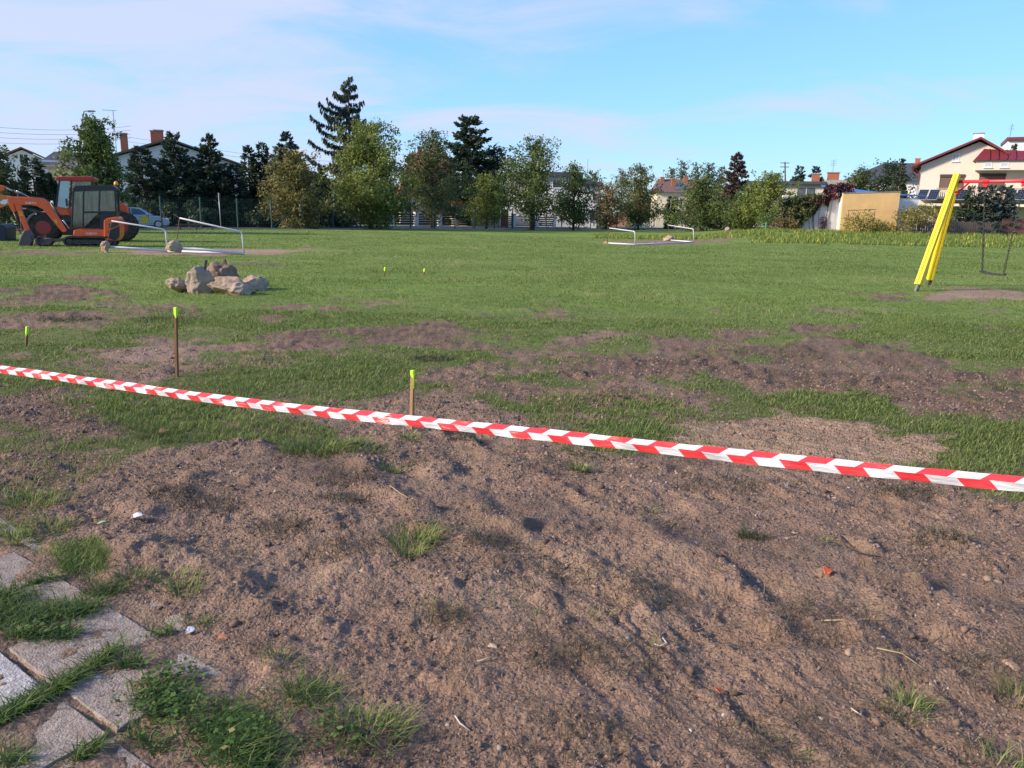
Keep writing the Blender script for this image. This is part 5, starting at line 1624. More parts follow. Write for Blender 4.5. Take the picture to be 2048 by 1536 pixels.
def broadleaf(lab, u, Y, vt, wpx, kind, seed, low=0.22, leaf=0.20, n=6500, cat='tree', name='broadleaf_tree', depth=1.0, group='trees along the fence', top=0.75, bushy=False):
    b, Hh = px_size(u, Y, vt)
    R = wpx / FOC * Y / 2
    g = np.random.default_rng(seed)
    t = thing(name, lab, cat, b, group)
    zc0 = Hh * low
    n = int(n * 1.75)
    m = MB()
    lean = Vector((g.uniform(-.03, .03), 0, 0))
    path = [b + Vector((0, 0, -.15)), b + Vector((0.02, 0, Hh * .2)) + lean * Hh * .2, b + Vector((-.03, .02, Hh * .5)) + lean * Hh * .5, b + Vector((0, 0, Hh * .86)) + lean * Hh]
    r0 = 0.020 * Hh + 0.02
    m.tube(path, [r0 * 1.25, r0, r0 * .6, r0 * .15], 8)
    m.build('trunk', M_BARK, t, smooth=True)
    # boughs leave the trunk all the way up; foliage hangs in clumps along each of them
    CPl, RC = [], []
    m = MB()
    NB = int(26 + 4 * min(R, 4))
    for k in range(NB):
        f = (k + g.random()) / NB
        wide = min(1.0, (f + .10) / .24) ** .6 * (1 - .97 * f) ** .44 * 1.10
        L = R * wide * g.uniform(.82, 1.36) + .2
        a = k * 2.4 + g.uniform(-.5, .5)
        rise = g.uniform(.15, .75) * (1 if f < .8 else 1.6)
        z0 = zc0 + (Hh * 1.0 - zc0) * f
        d_ = np.array([np.cos(a), np.sin(a) * depth, rise]); d_ /= np.linalg.norm(d_[:2]) + 1e-6
        zs = max(Hh * .10, z0 - rise * L * .75)
        st = b + Vector((0, 0, zs)); en = st + Vector((d_ * L).tolist())
        if en.z > b.z + Hh: en.z = b.z + Hh * .98
        m.tube([st, (st + en) / 2 + Vector((0, 0, -.06 * L)), en], [r0 * .34, r0 * .2, .012], 5)
        q = st + (en - st)
        for s in np.linspace(.30 if f < .7 else .1, 1.0, 4):
            p_ = st + (en - st) * float(s) + Vector((g.normal(0, .10 * L + .04), g.normal(0, .10 * L + .04), g.normal(0, .07 * L)))
            CPl.append(list(p_ - b)); RC.append((.20 + .17 * (1 - s)) * (L + .55) ** .8 * g.uniform(.75, 1.2))
    br_ = m.build('branches', M_BARK, t, smooth=True); br_['kind'] = 'stuff'
    CP = np.array(CPl); rc = np.array(RC); K = len(CP)
    # leaves
    idx = g.choice(K, n, p=rc ** 2 / (rc ** 2).sum())
    off = g.normal(size=(n, 3)) * np.array([1, 1, .8]); off *= (g.random(n) ** 0.5 / np.linalg.norm(off, axis=1))[:, None]
    P = CP[idx] + off * rc[idx][:, None] * 1.25
    P[:, 2] = np.maximum(P[:, 2], 0.12)
    P += np.array(b)
    ls = leaf * 1.2 * g.uniform(.6, 1.35, n)
    D = rand_dirs(g, n, -.15) * ls[:, None]
    W = rand_dirs(g, n, 0) * (ls * .36)[:, None]
    cv = g.random(K) * .5
    v = np.clip(cv[idx] + g.random(n) * .5, 0, 1)
    crown_obj('crown', P, D, W, v, kind, t)
    return t


def conifer(lab, u, Y, vt, wpx, kind, seed, droop=0.35, dense=1.0, name='spruce_tree', power=0.85, z0f=0.04, needle=0.26, hang=0.0, group='conifers behind the road', rag=0.25, whorl=0.42, thin=None):
    b, Hh = px_size(u, Y, vt)
    R = wpx / FOC * Y / 2 * 1.15
    g = np.random.default_rng(seed)
    t = thing(name, lab, 'tree', b, group)
    r0 = .018 * Hh + .02
    MB().tube([b + Vector((0, 0, -.1)), b + Vector((0, 0, Hh * .5)), b + Vector((0, 0, Hh * .995))], [r0, r0 * .6, .012], 8).build('trunk', M_BARK, t, smooth=True)
    PP, DD, WW, VV = [], [], [], []
    m = MB()
    z = Hh * z0f
    while z < Hh * .985:
        f = z / Hh
        rad = R * min(1.0, (1 - f) ** power * 1.12 + .02)
        nb = max(4, int((5 + 3 * dense) * (0.5 + .5 * (1 - f))))
        for k in range(nb):
            if thin and g.random() < thin: continue
            a = g.uniform(0, 2 * np.pi); L = rad * g.uniform(1 - rag * 1.8, 1 + rag * .6) + .06
            n = max(8, int(L * 36 * dense))
            s = np.sqrt(g.random(n)) if hang == 0 else g.random(n) ** .8
            dz = -droop * L * np.sin(s * 2.2) * .8 + (.18 if not hang else .30) * L * s ** 3
            hor = np.array([np.cos(a), np.sin(a)])
            side = g.normal(0, (.10 if not hang else .05) * L + .03, n) * (1 - s * .5)
            P = np.stack([hor[0] * s * L - hor[1] * side, hor[1] * s * L + hor[0] * side, z + dz + g.normal(0, .05, n)], 1)
            l = needle * 1.15 * g.uniform(.6, 1.4, n)
            if hang:
                D = np.stack([hor[0] * .25 + g.normal(0, .18, n), hor[1] * .25 + g.normal(0, .18, n), -np.ones(n) * hang * g.uniform(.5, 1.6, n)], 1)
            else:
                D = np.stack([hor[0] + g.normal(0, .5, n), hor[1] + g.normal(0, .5, n), -.15 + g.normal(0, .35, n) + (f > .9) * 1.0], 1)
            D /= np.linalg.norm(D, axis=1)[:, None]
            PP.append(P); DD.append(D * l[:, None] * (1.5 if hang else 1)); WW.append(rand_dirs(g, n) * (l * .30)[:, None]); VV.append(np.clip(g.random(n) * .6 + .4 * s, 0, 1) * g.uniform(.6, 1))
            if L > .5:
                m.tube([b + Vector((0, 0, z)), b + Vector((hor[0] * L * .5, hor[1] * L * .5, z - droop * L * .7)), b + Vector((hor[0] * L * .92, hor[1] * L * .92, z - droop * L * .6))], [.03, .02, .008], 4)
        z += whorl * (.6 + .4 * (1 - f)) * Hh ** .3 * .40
    br_ = m.build('branches', M_BARK, t); br_['kind'] = 'stuff'
    P = np.concatenate(PP); P[:, 2] = np.maximum(P[:, 2], .05)
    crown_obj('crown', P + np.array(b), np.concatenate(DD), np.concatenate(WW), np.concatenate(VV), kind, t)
    return t


def shrub(lab, u, Y, vt, wpx, kind, seed, n=2600, leaf=.17, name='shrub', cat='shrub', group=None, base=None, depthm=None, rt=None):
    """low bush made of leaf clumps on thin stems"""
    b, Hh = px_size(u, Y, vt)
    R = wpx / FOC * Y / 2; Dp = depthm or R
    g = np.random.default_rng(seed)
    t = thing(name, lab, cat, b, group)
    K = 34
    cx = g.uniform(-1, 1, K); cy = g.uniform(-1, 1, K)
    lim = Hh * np.clip(1 - .55 * np.abs(cx) ** 2.2, .25, 1) * g.uniform(.72, 1.0, K)
    cz = lim * g.random(K) ** .55
    CP = np.stack([cx * R * .92, cy * Dp * .9, cz * .93], 1)
    m = MB()
    for k in range(0, K, 3):
        m.tube([b + Vector((cx[k] * R * .3, cy[k] * Dp * .3, -.05)), b + Vector((cx[k] * R * .7, cy[k] * Dp * .7, cz[k] * .5)), b + Vector(CP[k].tolist())], [.03, .02, .008], 5)
    st_ = m.build('stems', M_BARK, t); st_['kind'] = 'stuff'
    idx = g.integers(0, K, n)
    rc = .28 * min(R, Hh) + .12
    off = g.normal(size=(n, 3)); off *= (g.random(n) ** .45 / np.linalg.norm(off, axis=1))[:, None]
    P = CP[idx] + off * rc
    P[:, 2] = np.abs(P[:, 2])
    ls = leaf * g.uniform(.6, 1.35, n)
    cv = g.random(K) * .5
    crown_obj('foliage', P + np.array(b), rand_dirs(g, n) * ls[:, None], rand_dirs(g, n) * (ls * .36)[:, None], np.clip(cv[idx] + g.random(n) * .5, 0, 1), kind, t)
    return t


broadleaf('olive brown broadleaf tree beside the braced fence post', 590, 67, 301, 112, 'olive', 1, .12, .19, 6500)
shrub('low brown shrub at the foot of the olive tree', 603, 66, 430, 62, 'olive', 201, 900, .17)
broadleaf('largest yellow green broadleaf tree in front of the tall spruce', 742, 72, 243, 158, 'yellowgreen', 2, .12, .20, 12000)
shrub('green shrub under the largest broadleaf tree', 745, 71.5, 415, 80, 'green', 202, 1500, .17)
broadleaf('green tree with thin crown in front of the orange roof', 866, 79, 262, 124, 'dull', 3, .22, .19, 6800)
broadleaf('small yellow green tree between two larger fence trees', 972, 85, 348, 76, 'yellowgreen', 4, .22, .19, 3600)
broadleaf('tall green tree with open top in front of the white modern house', 1065, 88, 274, 118, 'green', 5, .22, .20, 7600)
broadleaf('dark narrow green tree at the corner of the white modern house', 1147, 92, 328, 74, 'green', 6, .06, .19, 5200)
broadleaf('brownish autumn tree beside the white modern house', 1212, 101, 366, 62, 'autumn', 7, .12, .2, 2600)
broadleaf('dark tree with orange autumn patches left of the silver car', 1277, 105, 330, 84, 'mixed', 8, .12, .22, 4200)
broadleaf('bushy green tree in front of the white gabled house', 203, 50, 234, 86, 'green', 9, .26, .16, 7000, top=.4)
broadleaf('leafy green tree at the far left edge', 6, 53, 292, 84, 'dull', 10, .12, .17, 4200)
shrub('green hedge bush beside the left thuja', 36, 54, 352, 66, 'thuja', 203, 6000, .17)
conifer('slim dark green thuja left of the tractor roof', 76, 55, 316, 52, 'thuja', 11, .1, 1.7, 'thuja_tree', .35, .02, .16, rag=.1)
conifer('dark thuja right behind the tractor bonnet', 100, 56, 344, 44, 'thuja', 12, .1, 1.7, 'thuja_tree', .4, .02, .16, rag=.1)
shrub('dark hedge behind the orange tractor', 150, 58, 385, 150, 'thuja', 204, 8000, .2)
# dark conifer hedge by the gabled house
conifer('dense dark thuja at the left end of the conifer row', 292, 66, 292, 62, 'spruce', 13, .15, 1.6, 'thuja_tree', .38, .02, .2, rag=.12)
conifer('dark spruce with thin spire in front of the gable', 360, 67, 263, 88, 'spruce', 14, .25, 1.5, power=.6, z0f=.02, needle=.22)
conifer('dark spruce with pointed top right of the gable peak', 426, 68, 266, 82, 'spruce', 15, .25, 1.5, power=.62, z0f=.02, needle=.22)
conifer('small dark conifer between two spruces by the eaves', 472, 69, 330, 60, 'spruce', 16, .2, 1.5, power=.6, z0f=.02, needle=.2)
conifer('dark conifer filling the gap left of the gable spruce', 326, 69, 318, 70, 'spruce', 91, .2, 1.5, power=.5, z0f=.02, needle=.24)
conifer('dark conifer filling the gap under the right roof slope', 394, 70, 322, 72, 'spruce', 92, .2, 1.5, power=.5, z0f=.02, needle=.24)
conifer('dark conifer standing behind the road sign', 450, 70, 345, 64, 'spruce', 93, .2, 1.4, power=.5, z0f=.02, needle=.24)
conifer('slender dark spruce at the right end of the gabled roof', 503, 71, 288, 54, 'spruce', 17, .25, 1.4, power=.65, z0f=.02, needle=.22)
conifer('dark spruce left of the blue spruce', 530, 72, 283, 62, 'spruce', 18, .25, 1.4, power=.65, z0f=.02, needle=.22)
conifer('blue grey spruce rising above the olive tree', 578, 84, 264, 104, 'blue_spruce', 19, .3, 1.3, power=.75, z0f=.02, needle=.28)
conifer('small dark spruce right of the olive tree', 640, 78, 335, 66, 'spruce', 20, .25, 1.4, power=.6, z0f=.02, needle=.24)
shrub('dark understorey hedge below the conifer row', 330, 64, 398, 170, 'spruce', 205, 9000, .24, 'hedge', 'hedge', depthm=1.2)
shrub('dark hedge right of the road sign', 480, 68, 398, 150, 'spruce', 206, 8000, .24, 'hedge', 'hedge', depthm=1.2)
shrub('dark hedge behind the braced fence post', 640, 76, 402, 130, 'spruce', 207, 6500, .24, 'hedge', 'hedge', depthm=1.2)
# tall spruces
conifer('tallest spruce with long drooping branches above all the trees', 703, 98, 150, 168, 'larch', 21, .06, 1.0, power=.62, z0f=.16, needle=.34, hang=1.0, rag=.42, whorl=.80, thin=.25)
conifer('tall dark conifer behind the fence trees', 938, 97, 232, 118, 'spruce', 22, .2, 1.3, power=.5, z0f=.1, needle=.34, rag=.35)
broadleaf('dark rounded pine beside the tall dark conifer', 988, 99, 290, 96, 'spruce', 23, .3, .26, 4200, name='pine_tree', group='conifers behind the road')
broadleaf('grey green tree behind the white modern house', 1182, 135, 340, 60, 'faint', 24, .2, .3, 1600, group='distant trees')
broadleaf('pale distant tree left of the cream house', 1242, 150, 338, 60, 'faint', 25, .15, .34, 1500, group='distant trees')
# right half
broadleaf('large dark green bush tree right of the cream house', 1402, 98, 352, 104, 'green', 26, .06, .22, 6200)
shrub('dark bushes at the foot of the large bush tree', 1420, 96, 400, 120, 'dull', 208, 2600, .2)
conifer('reddish brown spruce behind the large bush tree', 1466, 108, 306, 84, 'reddish', 27, .3, 1.3, power=.75, z0f=.03, needle=.3)
conifer('slim green column conifer in front of the cream house', 1341, 118, 392, 22, 'thuja', 28, .1, 1.5, 'thuja_tree', .3, .02, .2)
for k, (u, vt, w) in enumerate(((1338, 335, 40), (1360, 320, 42), (1388, 326, 44), (1412, 322, 42), (1434, 332, 40))):
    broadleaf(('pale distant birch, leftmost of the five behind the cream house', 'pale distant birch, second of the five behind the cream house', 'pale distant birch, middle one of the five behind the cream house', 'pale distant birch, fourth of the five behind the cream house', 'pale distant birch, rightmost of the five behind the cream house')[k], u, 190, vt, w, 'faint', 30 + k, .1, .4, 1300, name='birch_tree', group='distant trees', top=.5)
broadleaf('yellow green tree left of the creeper covered wall', 1536, 84, 344, 96, 'yellowgreen', 36, .12, .19, 5600)
broadleaf('dark green tree beside the yellow green one', 1492, 88, 368, 72, 'green', 37, .1, .2, 3600)
shrub('dark green bush at the left of the creeper', 1560, 74, 392, 80, 'green', 209, 3000, .16)
for k, (u, vt, w) in enumerate(((1590, 330, 46), (1622, 332, 50))):
    conifer(('blue grey conifer behind the flat roof, left one', 'blue grey conifer behind the flat roof, right one')[k], u, 112, vt, w, 'blue_spruce', 40 + k, .3, 1.2, power=.7, z0f=.2, needle=.28)
broadleaf('dark juniper in front of the grey roofed house', 1712, 88, 340, 70, 'dull', 43, .2, .2, 3600)
broadleaf('tall dark conifer mass left of the big cream house', 1768, 86, 322, 100, 'spruce', 44, .1, .2, 5200)
conifer('slim dark spruce tip above the blue roof', 1790, 84, 316, 36, 'spruce', 45, .3, 1.2, power=.8, z0f=.1, needle=.22)

# ------------------------------------------------------------------ houses
M_WHITE = mat('white_render', (0.66, 0.67, 0.68), 0.9, 0, 0.10, 0.8, dirt=(0.45, 0.44, 0.42))
M_CREAM = mat('cream_render', (0.57, 0.52, 0.44), 0.9, 0, 0.10, 0.7, dirt=(0.45, 0.38, 0.28))
M_CREAM2 = mat('pale_cream_render', (0.62, 0.56, 0.42), 0.9, 0, 0.12, 0.7, dirt=(0.42, 0.36, 0.26))
M_BRICK = mat('chimney_brick', (0.36, 0.13, 0.07), 0.9, 0, 0.3, 12, 0.5, 30, 0.2, dirt=(0.18, 0.08, 0.05))
M_ROOFB = mat('brown_roof', (0.100, 0.080, 0.072), 0.8, 0, 0.2, 4, 0.4, 12)
M_ROOFD = mat('slate_roof', (0.050, 0.056, 0.068), 0.8, 0, 0.2, 4, 0.4, 12)
M_ROOFR = mat('red_tin_roof', (0.155, 0.022, 0.030), 0.5, 0, 0.15, 3)
M_ROOFO = mat('orange_tile_roof', (0.36, 0.105, 0.045), 0.85, 0, 0.25, 5, 0.5, 14, dirt=(0.28, 0.08, 0.04))
M_ROOFP = mat('dark_red_brown_roof', (0.145, 0.085, 0.075), 0.8, 0, 0.2, 4, 0.4, 12)
M_WINF = mat('white_window_frame', (0.66, 0.67, 0.68), 0.5, 0, 0.06, 5)
M_SHUT = mat('brown_shutter', (0.135, 0.085, 0.065), 0.6, 0, 0.12, 4)
M_WGL = glass_mat('window_glass', (0.035, 0.042, 0.05))
M_WOODD = mat('dark_wood', (0.060, 0.038, 0.028), 0.8, 0, 0.25, 6)


def window(parent, fr, s0, s1, z0, z1, t=0.0, pane=None, frame=None, mull=1, name='window', sill=True):
    """recess-free window set 2 cm proud of the wall: frame with real bars, pane behind, sill"""
    f = frame or M_WINF
    b = min(.07, (s1 - s0) * .12)
    m = MB()
    m.box(s0, s1, t - .035, t + .0, z0, z0 + b, 0, fr); m.box(s0, s1, t - .035, t, z1 - b, z1, 0, fr)
    for q in range(mull + 2):
        c = s0 + b / 2 + (s1 - s0 - b) * q / (mull + 1)
        m.box(c - b / 2, c + b / 2, t - .033, t, z0 + b, z1 - b, 0, fr)
    w = m.build(name, f, parent)
    MB().box(s0 + b * .4, s1 - b * .4, t - .016, t - .004, z0 + b * .4, z1 - b * .4, 0, fr).build('pane', pane or M_WGL, w)
    if sill: MB().box(s0 - .06, s1 + .06, t - .12, t - .002, z0 - .07, z0 - .003, 0, fr).build('sill', f, w)
    return w


def chimney(parent, fr, s, t, w, z0, z1, mt=None, cap=True):
    c = MB().box(s - w / 2, s + w / 2, t - w * .4, t + w * .4, z0, z1, 0, fr).build('chimney', mt or M_BRICK, parent)
    if cap: MB().box(s - w * .58, s + w * .58, t - w * .48, t + w * .48, z1 + .003, z1 + .10, 0, fr).build('chimney_cap', M_PAVG, c)
    return c


def slope(parent, fr, s0, z0, s1, z1, t0, t1, mt, th=.16, name='roof'):
    """roof plane from eave (s0,z0) to ridge (s1,z1), running from t0 to t1"""
    return MB().prism([(s0, z0), (s1, z1), (s1, z1 + th), (s0, z0 + th)], t0, t1, 0, fr).build(name, mt, parent)


# white gabled house on the left
Y = 76; o = on(340, Y); fr = Fr(o, math.radians(16)); hA = thing('gabled_house', 'large white gabled house with brown roof and brick chimneys at left', 'house', o)
sa, za = fr.hit(340, 279); sr, zr = fr.hit(491, 332); sl, zl = fr.hit(200, 330)
sl = sa - (sr - sa); zl = zr
MB().prism([(sl + .8, 0), (sr - .8, 0), (sr - .8, zr + .1), (sa, za - .25), (sl + .8, zr + .1)], 0, 11, 0, fr).build('wall', M_WHITE, hA)
slope(hA, fr, sl, zl - .1, sa, za - .06, -.7, 11.6, M_ROOFB)
slope(hA, fr, sr, zr - .1, sa, za - .06, -.7, 11.6, M_ROOFB)
for u0, t_, w, vt in ((308, 3.0, .62, 263), (317, 2.2, .75, 262), (247, 7.5, .62, 268)):
    s, z = fr.hit(u0, vt, t_); chimney(hA, fr, s, t_, w, z - 2.2, z)
m = MB(); s, z = fr.hit(226, 221, 6); m.tube([fr.p(s, 6, z - 4), fr.p(s, 6, z)], .03, 6); m.bar(fr.p(s - .9, 6, z), fr.p(s + .3, 6, z), .03, .03)
for q in range(5): m.bar(fr.p(s - .9 + q * .28, 5.7, z), fr.p(s - .9 + q * .28, 6.3, z), .02, .02)
m.build('antenna', M_STEEL, hA)
for u0, u1, v0, v1 in ((372, 392, 345, 372), (300, 318, 345, 372)):
    a, b = fr.hit(u0, v1), fr.hit(u1, v0); window(hA, fr, a[0], b[0], a[1], b[1])
# white house with red roof, far left
Y = 92; o = on(40, Y); fr = Fr(o, math.radians(24)); hB = thing('small_house', 'small white house with dull red roof at the left edge', 'house', o)
sa, za = fr.hit(43, 296); sr, zr = fr.hit(76, 312); sl = sa - (sr - sa) * 1.25; zl = za - (za - zr) * 1.25
MB().prism([(sl + .3, 0), (sr - .3, 0), (sr - .3, zr), (sa, za - .2), (sl + .3, zl)], 0, 9, 0, fr).build('wall', M_WHITE, hB)
RR = mat('dull_red_roof', (0.20, 0.085, 0.065), 0.8, 0, 0.2, 4)
slope(hB, fr, sl - .2, zl - .1, sa, za - .05, -.5, 9.4, RR); slope(hB, fr, sr + .2, zr - .1, sa, za - .05, -.5, 9.4, RR)
a, b = fr.hit(40, 331), fr.hit(56, 308); window(hB, fr, a[0], b[0], a[1], b[1], pane=M_ROOFD)
# slate roofed house
Y = 88; o = on(120, Y); fr = Fr(o, math.radians(20)); hC = thing('small_house', 'white house with dark slate roof behind the left trees', 'house', o)
s0_, z0_ = fr.hit(84, 327); s1_, z1_ = fr.hit(168, 327); _, zt_ = fr.hit(100, 304)
MB().box(s0_, s1_ + 3, 0, 7, 0, z0_ + .4, 0, fr).build('wall', M_WHITE, hC)
m = MB(); m.hull([fr.p(s0_ - .5, -.5, z0_ - .1), fr.p(s1_ + 3.4, -.5, z0_ + .1), fr.p(s1_ + 3.4, 7.5, z0_ + .1), fr.p(s0_ - .5, 7.5, z0_ - .1)], [fr.p(s0_ + .9, 2.2, zt_ + .2), fr.p(s1_ + 3.2, 2.2, zt_ + .2), fr.p(s1_ + 3.2, 5, zt_ + .2), fr.p(s0_ + .9, 5, zt_ + .2)]); m.build('roof', M_ROOFD, hC)
s, z = fr.hit(136, 296, 3); chimney(hC, fr, s, 3, .9, z - 1.6, z, M_WHITE)
# low beige annex
Y = 80; o = on(130, Y); fr = Fr(o, math.radians(18)); hD = thing('annex', 'low beige annex with brown roof behind the tractor', 'annex', o)
s0_, z0_ = fr.hit(96, 337); s1_, _ = fr.hit(175, 337)
MB().box(s0_, s1_, 0, 5, 0, z0_, 0, fr).build('wall', M_CREAM2, hD)
m = MB(); m.hull([fr.p(s0_ - .4, -.5, z0_ - .05), fr.p(s1_ + .4, -.5, z0_ - .05), fr.p(s1_ + .4, 5.4, z0_ + .1), fr.p(s0_ - .4, 5.4, z0_ + .1)], [fr.p(s0_ - .2, -.3, z0_ + .2), fr.p(s1_ + .4, -.3, z0_ + .2), fr.p(s1_ + .3, 4, z0_ + 1.0), fr.p(s0_ + .6, 4, z0_ + 1.0)]); m.build('roof', M_ROOFB, hD)
a, b = fr.hit(97, 372), fr.hit(105, 352); window(hD, fr, a[0], b[0], a[1], b[1], frame=M_ROOFR, mull=0)
# orange roofed house behind the fence trees
Y = 101; o = on(860, Y); fr = Fr(o, math.radians(10)); hE = thing('orange_roofed_house', 'house with steep orange tiled roof hidden behind the fence trees', 'house', o)
s0_, z0_ = fr.hit(795, 392); s1_, _ = fr.hit(925, 392); sa0, za = fr.hit(822, 305, 4); sa1, _ = fr.hit(895, 305, 4)
MB().box(s0_ + .4, s1_ - .4, 0, 9, 0, z0_, 0, fr).build('wall', M_CREAM2, hE)
MB().hull([fr.p(s0_, -.5, z0_), fr.p(s1_, -.5, z0_), fr.p(s1_, 9.5, z0_), fr.p(s0_, 9.5, z0_)], [fr.p(sa0, 4.2, za), fr.p(sa1, 4.2, za), fr.p(sa1, 4.8, za), fr.p(sa0, 4.8, za)]).build('roof', M_ROOFO, hE)
chimney(hE, fr, sa0 + 1.2, 4.5, .6, za - .8, za + .7)
for u0, u1, v0, v1 in ((815, 833, 402, 425), (880, 900, 402, 425), (845, 858, 402, 440)):
    a, b = fr.hit(u0, v1), fr.hit(u1, v0); window(hE, fr, a[0], b[0], a[1], b[1])
# cream annex of that house, right
o = on(945, 97); fr = Fr(o, math.radians(10)); hE2 = thing('garden_house', 'pale beige wall of a low house behind the small tree', 'house', o)
s0_, z0_ = fr.hit(905, 408); s1_, _ = fr.hit(1000, 408)
MB().box(s0_, s1_, 0, 6, 0, z0_, 0, fr).build('wall', M_CREAM2, hE2)
MB().box(s0_ - .4, s1_ + .4, -.4, 6.4, z0_ + .003, z0_ + .35, 0, fr).build('roof', M_ROOFO, hE2)
a, b = fr.hit(925, 440), fr.hit(945, 418); window(hE2, fr, a[0], b[0], a[1], b[1])
MB().box(fr.hit(1000, 440)[0] + .1, fr.hit(1015, 440)[0], -.5, 0, 0, 2.2, 0, fr).build('porch', mat('brick_red_door', (0.26, 0.08, 0.05), 0.7), hE2)
# white modern house
Y = 112; o = on(1140, Y); fr = Fr(o, math.radians(-4)); hF = thing('modern_house', 'white modern house with dark sloping roof behind the middle trees', 'house', o)
s0_, zf0 = fr.hit(1010, 372); s1_, zf1 = fr.hit(1196, 372); sm, _ = fr.hit(1160, 372)
MB().prism([(s0_, 0), (sm, 0), (sm, fr.hit(1160, 352)[1]), (s0_, fr.hit(1020, 350)[1])], 0, 9, 0, fr).build('wall', M_WHITE, hF)
MB().prism([(sm + .003, 0), (s1_, 0), (s1_, fr.hit(1196, 370)[1]), (sm + .003, fr.hit(1160, 363)[1])], -.6, 8, 0, fr).build('wing_wall', M_WHITE, hF)
MB().prism([fr.hit(1154, 366), fr.hit(1206, 372), fr.hit(1206, 366), fr.hit(1154, 358)], -1.3, 8.5, 0, fr).build('wing_roof', M_ROOFD, hF)
MB().prism([fr.hit(1012, 352), fr.hit(1166, 352), fr.hit(1168, 345), fr.hit(1012, 343)], -.7, 9.5, 0, fr).build('roof', M_ROOFD, hF)
for (u0, u1, v0, v1) in ((1184, 1193, 386, 402), (1178, 1192, 420, 442), (1105, 1125, 360, 376), (1050, 1080, 372, 392)):
    t_ = -.6 if u0 > 1160 else 0
    a, b = fr.hit(u0, v1, t_), fr.hit(u1, v0, t_); window(hF, fr, a[0], b[0], a[1], b[1], t_, mull=0)
MB().tube([fr.p(fr.hit(1176, 330, 4)[0], 4, 5), fr.p(fr.hit(1176, 318, 4)[0], 4, fr.hit(1176, 318, 4)[1])], .03, 6).build('aerial_mast', M_STEEL, hF)
# cream house with brown roof and solar panel
Y = 136; o = on(1348, Y); fr = Fr(o, math.radians(-3)); hG = thing('cream_house', 'cream house with brown roof, brick chimneys and blue roof panel', 'house', o)
s0_, z0_ = fr.hit(1312, 384); s1_, _ = fr.hit(1415, 384); _, zr = fr.hit(1340, 358, 4)
MB().box(s0_ + .3, s1_, 0, 9, 0, z0_, 0, fr).build('wall', M_CREAM2, hG)
MB().hull([fr.p(s0_ - .2, -.6, z0_), fr.p(s1_ + .3, -.6, z0_), fr.p(s1_ + .3, 9.5, z0_), fr.p(s0_ - .2, 9.5, z0_)], [fr.p(s0_ + .8, 4.3, zr), fr.p(s1_ - .3, 4.3, zr), fr.p(s1_ - .3, 4.8, zr), fr.p(s0_ + .8, 4.8, zr)]).build('roof', M_ROOFP, hG)
for u0, vt, t_ in ((1325, 355, 3.5), (1347, 358, 1.5), (1372, 353, 3.5)):
    s, z = fr.hit(u0, vt, t_); chimney(hG, fr, s, t_, .7, z - 1.6, z)
k = (zr - z0_) / 4.9
MB().hull([fr.p(fr.hit(1351, 380)[0], .3, z0_ + .9 * k + .06), fr.p(fr.hit(1370, 380)[0], .3, z0_ + .9 * k + .06), fr.p(fr.hit(1374, 380)[0], 2.6, z0_ + 3.2 * k + .06), fr.p(fr.hit(1354, 380)[0], 2.6, z0_ + 3.2 * k + .06)], [fr.p(fr.hit(1351, 380)[0], .3, z0_ + .9 * k + .14), fr.p(fr.hit(1370, 380)[0], .3, z0_ + .9 * k + .14), fr.p(fr.hit(1374, 380)[0], 2.6, z0_ + 3.2 * k + .14), fr.p(fr.hit(1354, 380)[0], 2.6, z0_ + 3.2 * k + .14)]).build('roof_panel', mat('blue_panel', (0.045, 0.10, 0.24), 0.3), hG)
MB().box(fr.hit(1313, 420)[0], fr.hit(1372, 420)[0], -1.6, 0, fr.hit(1340, 421)[1], fr.hit(1340, 416)[1], 0, fr).build('balcony', M_CREAM2, hG)
for (u0, u1, v0, v1) in ((1350, 1366, 398, 414), (1336, 1341, 393, 414), (1328, 1345, 424, 440)):
    a, b = fr.hit(u0, v1), fr.hit(u1, v0); window(hG, fr, a[0], b[0], a[1], b[1])
MB().tube([fr.p(s0_ + 1.6, 4.4, zr - .2), fr.p(s0_ + 1.6, 4.4, zr + 1.4)], .025, 6).build('aerial', M_STEEL, hG)
# flat roofed house
Y = 97; o = on(1600, Y); fr = Fr(o, math.radians(-16)); hH = thing('flat_roofed_house', 'flat roofed cream house with two chimneys behind the creeper', 'house', o)
s0_, z0_ = fr.hit(1500, 368); s1_, _ = fr.hit(1700, 368); sm, _ = fr.hit(1572, 370)
MB().box(s0_, s1_, 0, 9, 0, z0_, 0, fr).build('wall', M_CREAM, hH)
MB().box(s0_ - .4, fr.hit(1650, 368)[0], -.6, 9.4, z0_ + .003, z0_ + .35, 0, fr).build('roof', M_ROOFD, hH)
MB().box(fr.hit(1650, 368)[0] + .01, s1_ + .6, -.4, 9.4, z0_ + .003, z0_ + .55, 0, fr).build('parapet', M_PAVG, hH)
for u0, w, vt, t_ in ((1632, .9, 349, 2), (1667, 1.3, 346, 3)):
    s, z = fr.hit(u0, vt, t_); chimney(hH, fr, s, t_, w, z - 1.8, z)
a, b = fr.hit(1592, 394), fr.hit(1633, 374); window(hH, fr, a[0], b[0], a[1], b[1], mull=1)
m = MB(); s, z = fr.hit(1668, 321, 3); m.tube([fr.p(s, 3, z - 1.8), fr.p(s, 3, z)], .025, 6)
for q in range(4): m.bar(fr.p(s - .35, 3, z - q * .2), fr.p(s + .35, 3, z - q * .2 + .06), .025, .025)
m.build('antenna', M_STEEL, hH)
